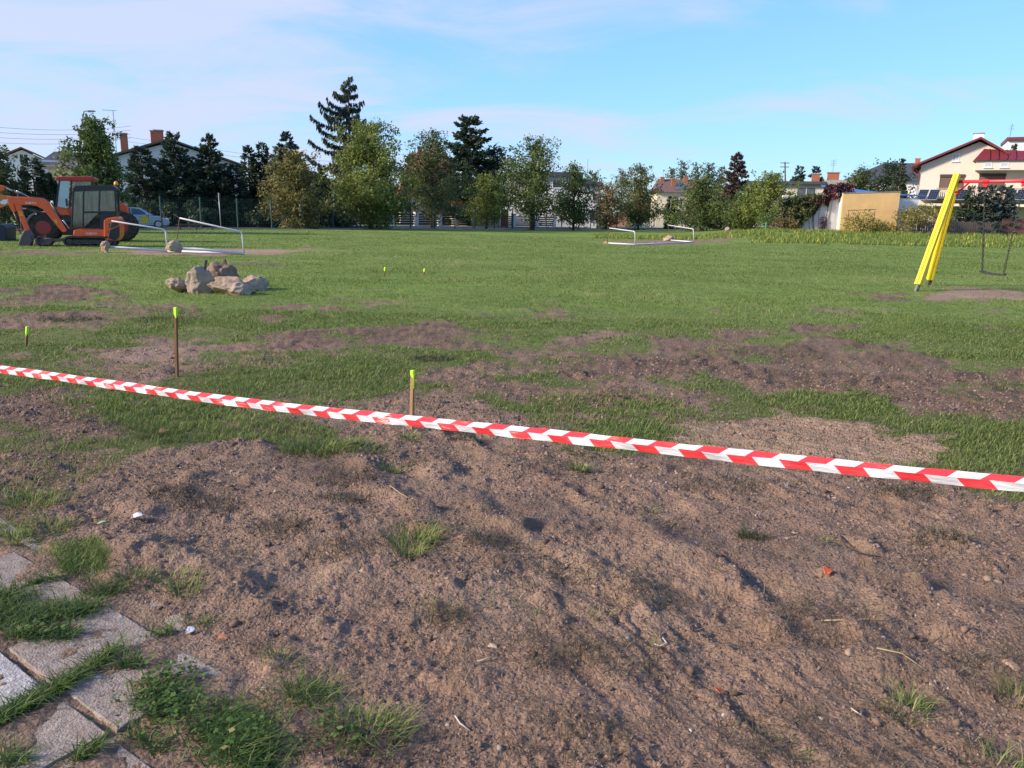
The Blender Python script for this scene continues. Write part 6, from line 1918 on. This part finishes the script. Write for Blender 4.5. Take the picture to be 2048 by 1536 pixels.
# grey roofed house behind
Y = 112; o = on(1770, Y); fr = Fr(o, math.radians(-22)); hI = thing('grey_roofed_house', 'house with broad dark grey roof left of the big cream house', 'house', o)
s0_, z0_ = fr.hit(1682, 362); s1_, _ = fr.hit(1850, 362); sa, za = fr.hit(1822, 326, 4)
MB().box(s0_ + .5, s1_, 0, 9, 0, z0_, 0, fr).build('wall', M_WHITE, hI)
MB().hull([fr.p(s0_, -.6, z0_), fr.p(s1_ + 3, -.6, z0_), fr.p(s1_ + 3, 9.6, z0_), fr.p(s0_, 9.6, z0_)], [fr.p(sa - 3.5, 4.2, za), fr.p(sa + 2, 4.2, za), fr.p(sa + 2, 4.8, za), fr.p(sa - 3.5, 4.8, za)]).build('roof', M_ROOFD, hI)
# yellow walled garage with blue sheet roof
o = on(1745, 70); fr = Fr(o, math.radians(-3)); gr_ = thing('garage', 'orange yellow walled garage with blue sheet roof at the field edge', 'garage', o)
M_GAR = mat('yellow_render', (0.76, 0.49, 0.20), 0.9, 0, 0.2, .9, dirt=(0.45, 0.28, 0.13))
a, b = fr.hit(1687, 387), fr.hit(1801, 384)
MB().prism([(a[0], -.3), (b[0], -.3), (b[0], b[1]), (a[0], a[1])], 0, .3, 0, fr).build('front_wall', M_GAR, gr_)
MB().prism([(a[0] + .003, -.3), (b[0] - .003, -.3), (b[0] - .003, b[1] - .25), (a[0] + .003, a[1] - .25)], .3, 8, 0, fr).build('side_wall', M_WHITE, gr_)
MB().prism([(a[0] - .03, a[1] + .003), (b[0] + .03, b[1] + .003), (b[0] + .03, b[1] + .06), (a[0] - .03, a[1] + .06)], -.04, .34, 0, fr).build('coping', M_PAVG, gr_)
c, d = fr.hit(1710, 376, 3), fr.hit(1838, 391, 2)
MB().hull([fr.p(a[0] + .4, .6, a[1] - .1), fr.p(d[0], .6, d[1] - .1), fr.p(d[0], 7.5, d[1] + .2), fr.p(a[0] + .4, 7.5, a[1] + .9)], [fr.p(a[0] + .4, .6, a[1] + .02), fr.p(d[0], .6, d[1]), fr.p(d[0], 7.5, d[1] + .3), fr.p(a[0] + .4, 7.5, a[1] + 1.05)]).build('blue_roof', mat('blue_sheet', (0.05, 0.13, 0.34), 0.4, 0, 0.15, 3), gr_)
MB().box(b[0] + .003, fr.hit(1842, 430)[0], .8, 6, -.3, d[1] - .3, 0, fr).build('lean_to', M_WHITE, gr_)
# white boundary wall angled to the left of the garage, overgrown
wo = on(1652, 71); wf = Fr(wo, math.radians(-3)); ww = thing('boundary_wall', 'white rendered wall left of the garage under red creeper', 'wall', wo)
e0, e1 = wf.hit(1560, 458)[0], wf.hit(1686, 458)[0]
zt_ = wf.hit(1650, 392)[1]
MB().box(e0, e1 - .02, 0, .3, -.3, zt_, 0, wf).build('wall_face', mat('old_white_render', (0.60, 0.57, 0.56), 0.9, 0, 0.18, 1.2, dirt=(0.4, 0.35, 0.31)), ww)


def hanging(lab, name, fr, pts, kind, n, leaf, seed, thick=.35):
    """leaves over a wall inside an outline given as seen in the photo"""
    q = [fr.hit(u, v, -.1) for u, v in pts]
    A = np.array(q); g = np.random.default_rng(seed)
    lo, hi = A.min(0), A.max(0)
    S = g.uniform(lo[0], hi[0], n * 4); Zz = g.uniform(lo[1], hi[1], n * 4)
    k = poly_sd(S + .06 * g.normal(size=n * 4), Zz + .06 * g.normal(size=n * 4), A) > 0
    S, Zz = S[k][:n], Zz[k][:n]; n = len(S)
    dep = thick * (.25 + np.abs(fbm(S, Zz, 1.1, 3, seed % 20))) * g.random(n)
    b = fr.p(float(A[:, 0].mean()), -.1, 0)
    t = thing(name, lab, 'creeper', b)
    P = np.array([fr.p(float(s), -.05 - float(d_), float(z)) for s, d_, z in zip(S, dep, Zz)])
    ls = leaf * g.uniform(.6, 1.4, n)
    D = rand_dirs(g, n, -.6) * ls[:, None]; W = rand_dirs(g, n) * (ls * .4)[:, None]
    v = np.clip(.5 + fbm(S, Zz, .8, 3, seed % 15) * .8 + g.normal(0, .2, n), 0, 1)
    crown_obj('foliage', P, D, W, v, kind, t)
    m = MB()
    for j in range(8):
        i = int(g.integers(0, n)); m.tube([Vector(P[i].tolist()), Vector((P[i][0] - .1, P[i][1] + .05, b.z + max(.02, (P[i][2] - b.z) * .4))), Vector((P[i][0] + .1, P[i][1] + .06, b.z))], .02, 5)
    st_ = m.build('stems', M_BARK, t); st_['kind'] = 'stuff'


hanging('dark red creeper spilling over the white wall', 'creeper_red', wf, [(1640, 400), (1650, 372), (1690, 366), (1708, 370), (1706, 385), (1684, 392), (1672, 396), (1660, 399), (1655, 412), (1646, 404), (1634, 420), (1624, 430), (1606, 440), (1598, 452), (1592, 436), (1604, 400)], 'creeper', 3800, .17, 301, .5)
hanging('green and purple creeper covering the left of the wall', 'creeper_green', wf, [(1556, 398), (1600, 390), (1640, 386), (1650, 392), (1636, 406), (1626, 420), (1612, 436), (1598, 458), (1556, 462)], 'dull', 4200, .18, 302, .9)
hanging('thin bare creeper strands on the white wall', 'creeper_strands', wf, [(1638, 438), (1652, 428), (1656, 440), (1650, 460), (1640, 460)], 'creeper', 160, .12, 303, .2)
# vines on a low pergola before the garage
pg = on(1724, 67.5); pf = Fr(pg, 0); pt = thing('pergola', 'thin metal pergola frame in front of the garage', 'pergola', pg)
a, b = pf.hit(1698, 421), pf.hit(1750, 419)
for s in (a[0], b[0]): MB().tube([pf.p(s, 0, -.1), pf.p(s, 0, a[1])], .03, 6).build('post', M_RUST, pt)
MB().tube([pf.p(a[0] - .1, 0, a[1]), pf.p(b[0] + .1, 0, b[1])], .03, 6).build('rail', M_RUST, pt)
shrub('yellow green vine bush on the pergola before the garage', 1727, 67, 420, 66, 'vine', 210, 2200, .16)
shrub('low green bush right of the vine bush', 1775, 68, 442, 56, 'vine', 211, 1100, .15)
shrub('large yellow tinged vine bush right of the garage', 1836, 67, 402, 96, 'vine', 212, 3600, .16)
shrub('small brown bush left of the white wall', 1568, 70, 425, 44, 'autumn', 213, 900, .16)

# big cream house on the right
o = on(1930, 79); fr = Fr(o, math.radians(-27)); hJ = thing('cream_gabled_house', 'large cream house with dark red roof and closed brown shutters at right', 'house', o)
sl, zl = fr.hit(1826, 333); sa, za = fr.hit(1961, 276); sr, zr = fr.hit(2007, 300)
swl = fr.hit(1836, 380)[0]; send = fr.hit(2110, 380)[0]
zw = fr.hit(2007, 304)[1]
k = (za - zl) / (sa - sl)
MB().prism([(swl, 0), (sr + .1, 0), (sr + .1, zw - .1), (sa, za - .35), (swl, zl + k * (swl - sl) - .25)], 0, 10, 0, fr).build('wall', M_CREAM, hJ)
MB().box(sr + .103, send, 0, 8, 0, fr.hit(2040, 322)[1], 0, fr).build('wing_wall', M_CREAM, hJ)
slope(hJ, fr, sl, zl - .1, sa, za - .14, -.8, 10.6, M_ROOFR, .2)
slope(hJ, fr, sr + .5, zw - .35, sa, za - .14, -.8, 10.6, M_ROOFR, .2)
p0, p1, p2, p3 = fr.hit(1945, 323), fr.hit(2130, 318), fr.hit(1968, 298), fr.hit(2130, 306)
MB().hull([fr.p(p0[0], -1.6, p0[1]), fr.p(p1[0], -1.6, p0[1]), fr.p(p1[0], .0, p0[1]), fr.p(p0[0], .0, p0[1])], [fr.p(p2[0], -.2, p2[1]), fr.p(p1[0], -.2, p3[1]), fr.p(p1[0], .05, p3[1]), fr.p(p2[0], .05, p2[1])]).build('porch_roof', M_ROOFR, hJ)
MB().box(p0[0] + .3, p1[0], -1.3, -.003, p0[1] - .9, p0[1] - .003, 0, fr).build('bay_band', M_CREAM, hJ)
for q in range(9):
    sq = p2[0] + .5 + q * (p1[0] - p2[0]) / 9.5
    MB().bar(fr.p(sq, -1.62, p0[1] + .07), fr.p(sq, -.22, p2[1] + .05 + (p3[1] - p2[1]) * (sq - p2[0]) / (p1[0] - p2[0])), .05, .05).build('roof_seam', M_ROOFR, hJ)
MB().tube([fr.p(sl - .05, -.85, zl - .02), fr.p(sl - .05, 10, zl - .02)], .08, 8).build('gutter', M_ROOFR, hJ)
MB().tube([fr.p(sl + .1, -.1, zl - .1), fr.p(swl - .08, -.1, zl - .7), fr.p(swl - .08, -.1, .2)], .05, 8).build('downpipe', M_ROOFR, hJ)
s, z = fr.hit(1958, 268, 3); chimney(hJ, fr, s, 3, .9, z - 1.5, z, M_WHITE)
s, z = fr.hit(1836, 318, 5); chimney(hJ, fr, s, 5, .5, z - 1.5, z)
a, b = fr.hit(1904, 323), fr.hit(1920, 307); window(hJ, fr, a[0], b[0], a[1], b[1], pane=mat('curtain', (0.42, 0.44, 0.46), 0.8))
for u0, u1 in ((1968, 1985), (2000, 2018)):
    a, b = fr.hit(u0, 335, -1.3), fr.hit(u1, 325, -1.3); window(hJ, fr, a[0], b[0], a[1], b[1], -1.3, pane=mat('curtain', (0.42, 0.44, 0.46), 0.8), mull=0)
for u0, u1, v0, v1 in ((1877, 1930, 349, 379), (1955, 2012, 347, 380)):
    a, b = fr.hit(u0, v1), fr.hit(u1, v0)
    w = window(hJ, fr, a[0], b[0], a[1], b[1], frame=M_WOODD, mull=0, pane=M_SHUT, name='shuttered_window', sill=False)
    MB().box(a[0] - .03, b[0] + .03, -.10, -.04, b[1] - .25, b[1] + .02, 0, fr).build('shutter_box', M_WOODD, w)
    for q in range(10):
        zz_ = a[1] + .1 + (b[1] - a[1] - .45) * q / 10
        MB().box(a[0] + .08, b[0] - .08, -.030, -.0165, zz_, zz_ + (b[1] - a[1] - .45) / 10 * .88, 0, fr).build('shutter_slat', M_SHUT, w)
# balcony with wooden balusters and a lean-to roof of solar panels
a, b = fr.hit(1838, 393), fr.hit(2100, 393)
MB().box(a[0], b[0], -2.2, -.003, a[1] - .25, a[1] - .05, 0, fr).build('balcony_floor', M_CREAM2, hJ)
_, zt_ = fr.hit(1960, 376, -2.2); zb_ = a[1] - .05
s_first, s_last = fr.hit(1874, 385, -2.1)[0], b[0]
nb = int((s_last - s_first) / .17)
for q in range(nb):
    s = s_first + q * .17
    MB().box(s - .045, s + .045, -2.16, -2.12, zb_, zt_ - .06, 0, fr).build('baluster', mat('baluster_wood', (0.42, 0.30, 0.22), 0.7, 0, 0.2, 4), hJ)
MB().box(s_first - .1, s_last, -2.19, -2.09, zt_ - .06, zt_, 0, fr).build('handrail', mat('baluster_wood', (0.42, 0.30, 0.22), 0.7), hJ)
M_PV = mat('solar_cells', (0.012, 0.016, 0.030), 0.2, 0, 0.2, 3, spec=.7)
M_PVF = mat('panel_frame', (0.30, 0.32, 0.35), 0.4, 0.5, 0.1, 8)
for k, (u0, u1) in enumerate(((1834, 1854), (1855, 1876), (1910, 1940), (2010, 2030), (2031, 2052), (2053, 2074))):
    lo, hi = fr.hit((u0 + u1) / 2 - 6, 400, -3.6), fr.hit((u0 + u1) / 2 + 4, 380, -2.5)
    w = fr.hit(u1, 390, -3)[0] - fr.hit(u0, 390, -3)[0]
    c = (lo[0] + hi[0]) / 2
    labs = ('tilted solar panel right of the blue roof, leftmost of its row', 'tilted solar panel right of the blue roof, second of its row', 'tilted solar panel partly behind the yellow swing leg', 'tilted solar panel at the right edge, first of three', 'tilted solar panel at the right edge, second of three', 'tilted solar panel at the right edge, last of three')
    base = fr.p(c, -3.6, lo[1]); t = thing('solar_panel', labs[k], 'solar panel', base, 'solar panels on the lean-to')
    Q = lambda s, f, d_: fr.p(s + f * .25, -3.6 + f * 1.1, lo[1] + (hi[1] - lo[1]) * f + d_)
    MB().hull([Q(c - w / 2, 0, 0), Q(c + w / 2 - .03, 0, 0), Q(c + w / 2 - .03, 1, 0), Q(c - w / 2, 1, 0)], [Q(c - w / 2, 0, .05), Q(c + w / 2 - .03, 0, .05), Q(c + w / 2 - .03, 1, .05), Q(c - w / 2, 1, .05)]).build('panel_frame', M_PVF, t)
    for i in range(4):
        for j in range(5):
            x0, x1 = c - w / 2 + .04 + (w - .11) * i / 4, c - w / 2 + .04 + (w - .11) * (i + .94) / 4
            f0, f1 = .03 + .94 * j / 5, .03 + .94 * (j + .95) / 5
            MB().poly([Q(x0, f0, .055), Q(x1, f0, .055), Q(x1, f1, .055), Q(x0, f1, .055)]).build('solar_cell', M_PV, t)
m = MB(); a, b = fr.hit(1832, 404, -3.4), fr.hit(2100, 404, -3.4); m.box(a[0], b[0], -3.5, -.2, a[1] - .35, a[1] - .12, 0, fr)
for q in range(9): s = a[0] + .1 + (b[0] - a[0] - .2) * q / 8; m.box(s - .06, s + .06, -3.5, -3.38, 0, a[1] - .35, 0, fr)
m.build('lean_to_frame', M_CREAM2, hJ)
# neighbour's white block with red roof edge
o = on(2060, 96); fr = Fr(o, math.radians(-27)); hK = thing('white_block_house', 'white house corner with red roof edge and aerial at the right edge', 'house', o)
a, b = fr.hit(2016, 281), fr.hit(2150, 281)
MB().box(a[0], b[0], 0, 8, 0, a[1], 0, fr).build('wall', M_WHITE, hK)
MB().box(a[0] - .15, b[0], -.4, 8, a[1] + .003, a[1] + .35, 0, fr).build('roof', M_ROOFR, hK)
m = MB(); s, z = fr.hit(2025, 247, 2); m.tube([fr.p(s - .1, 2, a[1]), fr.p(s, 2, z)], .03, 6)
for q in range(4): m.bar(fr.p(s - .25, 2, z - .25 - q * .18), fr.p(s + .25, 2, z - .2 - q * .18), .025, .025)
m.build('aerial', M_STEEL, hK)
conifer('dark tree tip between the two right houses', 2006, 96, 288, 30, 'spruce', 50, .2, 1.2, z0f=.3, needle=.25)

# conifers and fences in the right garden
conifer('young dark spruce behind the swing, left of three', 1934, 68, 371, 42, 'spruce', 51, .25, 1.5, power=.7, z0f=.02, needle=.16, group='garden conifers')
conifer('dense dark conifer behind the swing chains, middle of three', 1966, 67.5, 368, 56, 'blue_spruce', 52, .2, 1.6, power=.45, z0f=.02, needle=.17, group='garden conifers')
conifer('dense dark conifer behind the swing, right of three', 2003, 67.5, 370, 56, 'blue_spruce', 53, .2, 1.6, power=.45, z0f=.02, needle=.17, group='garden conifers')
shrub('dark low bushes under the garden conifers', 1950, 69, 418, 130, 'dull', 214, 2200, .16, depthm=1.0)
M_PICK = mat('red_brown_picket', (0.135, 0.062, 0.052), 0.8, 0, 0.25, 5)
M_LATT = mat('grey_lattice', (0.105, 0.085, 0.075), 0.85, 0, 0.3, 5)
po = on(2005, 66.3); pf = Fr(po, math.radians(-4)); pk = thing('picket_fence', 'red brown picket fence at the right edge', 'fence', po)
s = pf.hit(2003, 450)[0]; zt_ = pf.hit(2020, 436)[1]; i = 0
while s < pf.hit(2160, 450)[0]:
    hh = zt_ * (1 + .04 * math.sin(i * 1.7))
    MB().prism([(s, -.05), (s + .105, -.05), (s + .105, hh - .05), (s + .052, hh), (s, hh - .05)], 0, .025, 0, pf).build('picket', M_PICK, pk); s += .125; i += 1
for z in (.3, zt_ * .75): MB().box(pf.hit(2003, 450)[0], s, .028, .07, z, z + .08, 0, pf).build('rail', M_PICK, pk)
po = on(1900, 66.6); pf = Fr(po, math.radians(-4)); pk = thing('garden_fence', 'low weathered board fence with lattice behind the swing', 'fence', po)
s = pf.hit(1798, 450)[0]; e = pf.hit(2001, 450)[0]; zt_ = pf.hit(1930, 443)[1]; i = 0
while s < e:
    MB().box(s, s + .15, 0, .022, -.05, zt_ * (1 + .05 * math.sin(i * 2.3)), 0, pf).build('board', M_LATT, pk); s += .185; i += 1
for z in (.25, zt_ * .8): MB().box(pf.hit(1798, 450)[0], e, .025, .06, z, z + .07, 0, pf).build('rail', M_LATT, pk)

# ------------------------------------------------------------------ garden wall across the road: white piers and dark boards
M_PIER = mat('white_pier', (0.68, 0.68, 0.69), 0.9, 0, 0.1, 2)
yawF = math.atan2(FD.y, FD.x)
gw = thing('pier_fence', 'white pier fence with dark horizontal boards across the road', 'fence', fp(20, 11))
k = 0
prev = None
for u in (692, 709, 783, 832, 879, 913, 944, 998, 1027, 1073, 1108):
    # pier where the line of sight meets the fence line 11 m behind the mesh fence
    d = ray(u, 445); n2 = FN; q = F0 + FN * 11
    kk = (q - Vector((0, 0, CAM_H))).dot(n2) / d.dot(n2); p = Vector((0, 0, CAM_H)) + d * kk
    p.z = gz(p.x, p.y) + .1
    f_ = Fr(p, yawF)
    hh = 1.55
    w = MB().box(-.24, .24, -.2, .2, -.2, hh, 0, f_).build('pier', M_PIER, gw)
    MB().box(-.3, .3, -.26, .26, hh + .003, hh + .10, 0, f_).build('pier_cap', M_BRICK, w)
    if prev is not None:
        L_ = (p - prev.O).length
        for j in range(5):
            MB().box(.26, L_ - .26, -.03, .03, .12 + j * .26, .30 + j * .26, 0, prev).build('board', M_WOODD, gw)
    prev = f_

# ------------------------------------------------------------------ street furniture and wires
b = on(166, 62); lp = thing('street_lamp', 'grey street lamp with curved arm above the left tree', 'street lamp', b)
top = at(166, 232, 62); tip = at(182, 223, 62)
MB().tube([b, Vector((b.x, b.y, top.z * .6)), top, top + Vector((.12, 0, .35)), tip + Vector((-.25, 0, .03)), tip], [.10, .075, .05, .045, .04, .035], 10).build('pole', M_STEEL, lp, smooth=True)
MB().hull([tip + Vector((-.2, -.12, -.06)), tip + Vector((.35, -.1, .0)), tip + Vector((.35, .1, .0)), tip + Vector((-.2, .12, -.06))], [tip + Vector((-.15, -.08, .08)), tip + Vector((.25, -.06, .08)), tip + Vector((.25, .06, .08)), tip + Vector((-.15, .08, .08))]).build('lamp_head', M_DARKM, lp)
b = on(1573, 125); up = thing('utility_pole', 'dark utility pole with cross arms behind the flat roof', 'pole', b)
tp = at(1570, 324, 125)
MB().tube([b, Vector((tp.x, tp.y, tp.z))], [.16, .10], 8).build('pole', M_WOODD, up, smooth=True)
for dz in (.15, .75): MB().bar(Vector((tp.x - .7, tp.y, tp.z - dz)), Vector((tp.x + .7, tp.y, tp.z - dz)), .1, .1).build('cross_arm', M_WOODD, up)
for i, dz in enumerate((0, .55, 1.1, 1.6)):
    a, b_ = at(-80, 247 + i * 11, 70), at(262, 252 + i * 8, 95)
    pts = [a + (b_ - a) * q / 10 + Vector((0, 0, -.5 * 4 * (q / 10) * (1 - q / 10))) for q in range(11)]
    o = MB().tube(pts, .013, 4).build('overhead_wire', M_BLKP, None, a)
    tag(o, ('topmost overhead wire in the sky at the left edge', 'second overhead wire from the top at the left edge', 'third overhead wire from the top at the left edge', 'lowest overhead wire in the sky at the left edge')[i], 'wire', 'overhead wires')
for i in range(2):
    a, b_ = at(240, 272 + i * 9, 95), at(560, 318 + i * 8, 92)
    b2_ = at(820, 330 + i * 8, 110)
    pts = [a + (b_ - a) * q / 8 for q in range(8)] + [b_ + (b2_ - b_) * q / 8 for q in range(9)]
    o = MB().tube(pts, .013, 4).build('overhead_wire', M_BLKP, None, a)
    tag(o, ('upper overhead wire behind the conifer row', 'lower overhead wire behind the conifer row')[i], 'wire', 'overhead wires')
b = on(441, 58.5); sg = thing('road_sign', 'grey back of a road sign on a leaning post', 'sign', b)
tp = at(437, 386, 58.5)
MB().tube([b, tp], .032, 8).build('post', mat('sign_post', (0.42, 0.43, 0.45), 0.5, 0.3, 0.1, 8), sg, smooth=True)
MB().box(-.04, .04, -.0, .02, -.62, -.0, 0, Fr(tp + Vector((.05, -.05, .03)), math.radians(75))).build('clamp', M_STEEL, sg)
MB().disc(tp + Vector((.06, .04, -.30)), Vector((.93, .36, 0)), .30, .03, 20).build('sign_plate', M_STEEL, sg)
b = on(681, 74); sg = thing('road_sign', 'small blue road sign on a grey post by the road', 'sign', b)
tp = at(680, 405, 74)
MB().tube([b, tp], .035, 8).build('post', M_STEEL, sg, smooth=True)
MB().box(-.42, .42, -.05, -.03, -.42, -.02, 0, Fr(tp, .3)).build('sign_plate', mat('sign_blue', (0.10, 0.20, 0.42), 0.5, 0, 0.1, 5), sg)
b = on(392, 57.2); bn = thing('wooden_rail', 'low dark red wooden rail on posts by the fence', 'rail', b)
bf = Fr(b, yawF * .6)
MB().box(-1.35, 1.35, -.06, .06, .30, .40, 0, bf).build('rail_board', M_PICK, bn)
for s in (-1.1, 0, 1.1): MB().box(s - .05, s + .05, -.04, .04, -.1, .30, 0, bf).build('post', M_PICK, bn)
b = on(1278, 139); bx_ = thing('blue_container', 'blue container beside the far silver car', 'container', b); bf = Fr(b, 0)
MB().box(-.62, .62, 0, 1.0, .12, 1.42, 0, bf).build('body', mat('container_blue', (0.05, 0.14, 0.40), 0.5, 0, 0.15, 3), bx_, bevel=.06)
MB().box(-.68, .68, -.05, 1.05, 1.42, 1.56, 0, bf).build('lid', mat('container_lid', (0.04, 0.11, 0.33), 0.5), bx_, bevel=.03)
for s in (-.45, .45): MB().disc(bf.p(s, .1, .12), bf.n, .12, .08, 12).build('wheel', M_TYRE, bx_)
b = on(1257, 136); bx_ = thing('wooden_box', 'brown wooden box left of the blue container', 'box', b); bf = Fr(b, 0)
for q in range(4): MB().box(-.42, .42, 0, .5, .02 + q * .2, .20 + q * .2, 0, bf).build('plank', mat('box_wood', (0.30, 0.17, 0.08), 0.8, 0, 0.2, 5), bx_)
b = on(1238, 142); bx_ = thing('brick_shed', 'low salmon brick shed left of the far silver car', 'shed', b); bf = Fr(b, 0)
MB().box(-1.7, 1.5, 0, 2.5, 0, 1.9, 0, bf).build('wall', mat('salmon_brick', (0.46, 0.22, 0.16), 0.9, 0, 0.25, 6), bx_)
MB().box(-1.85, 1.65, -.15, 2.7, 1.903, 2.05, 0, bf).build('roof', M_ROOFP, bx_)
b = on(1533, 69); cp = thing('green_bollard', 'small green post in the weeds at the field edge', 'post', b)
MB().tube([b, b + Vector((0, 0, .62))], .07, 8).build('shaft', mat('bollard_green', (0.05, 0.30, 0.14), 0.6), cp)
MB().tube([b + Vector((0, 0, .62)), b + Vector((0, 0, .70))], [.10, .06], 8).build('cap', mat('bollard_green', (0.05, 0.30, 0.14), 0.6), cp)
tag(lump('stone', on(1455, 84) + Vector((0, 0, .2)), (.35, .3, .3), 400, M_CONC2, None, 3), 'pale round stone under the far bushes', 'stone')
# low far tree line closing the gaps between the houses
for k, (u, Yd, vt, w) in enumerate(((-40, 110, 330, 120), (170, 130, 335, 90), (470, 140, 352, 120), (640, 150, 358, 110), (800, 150, 360, 120), (1300, 210, 385, 130), (1480, 170, 385, 130), (1640, 170, 372, 120), (1560, 150, 385, 90))):
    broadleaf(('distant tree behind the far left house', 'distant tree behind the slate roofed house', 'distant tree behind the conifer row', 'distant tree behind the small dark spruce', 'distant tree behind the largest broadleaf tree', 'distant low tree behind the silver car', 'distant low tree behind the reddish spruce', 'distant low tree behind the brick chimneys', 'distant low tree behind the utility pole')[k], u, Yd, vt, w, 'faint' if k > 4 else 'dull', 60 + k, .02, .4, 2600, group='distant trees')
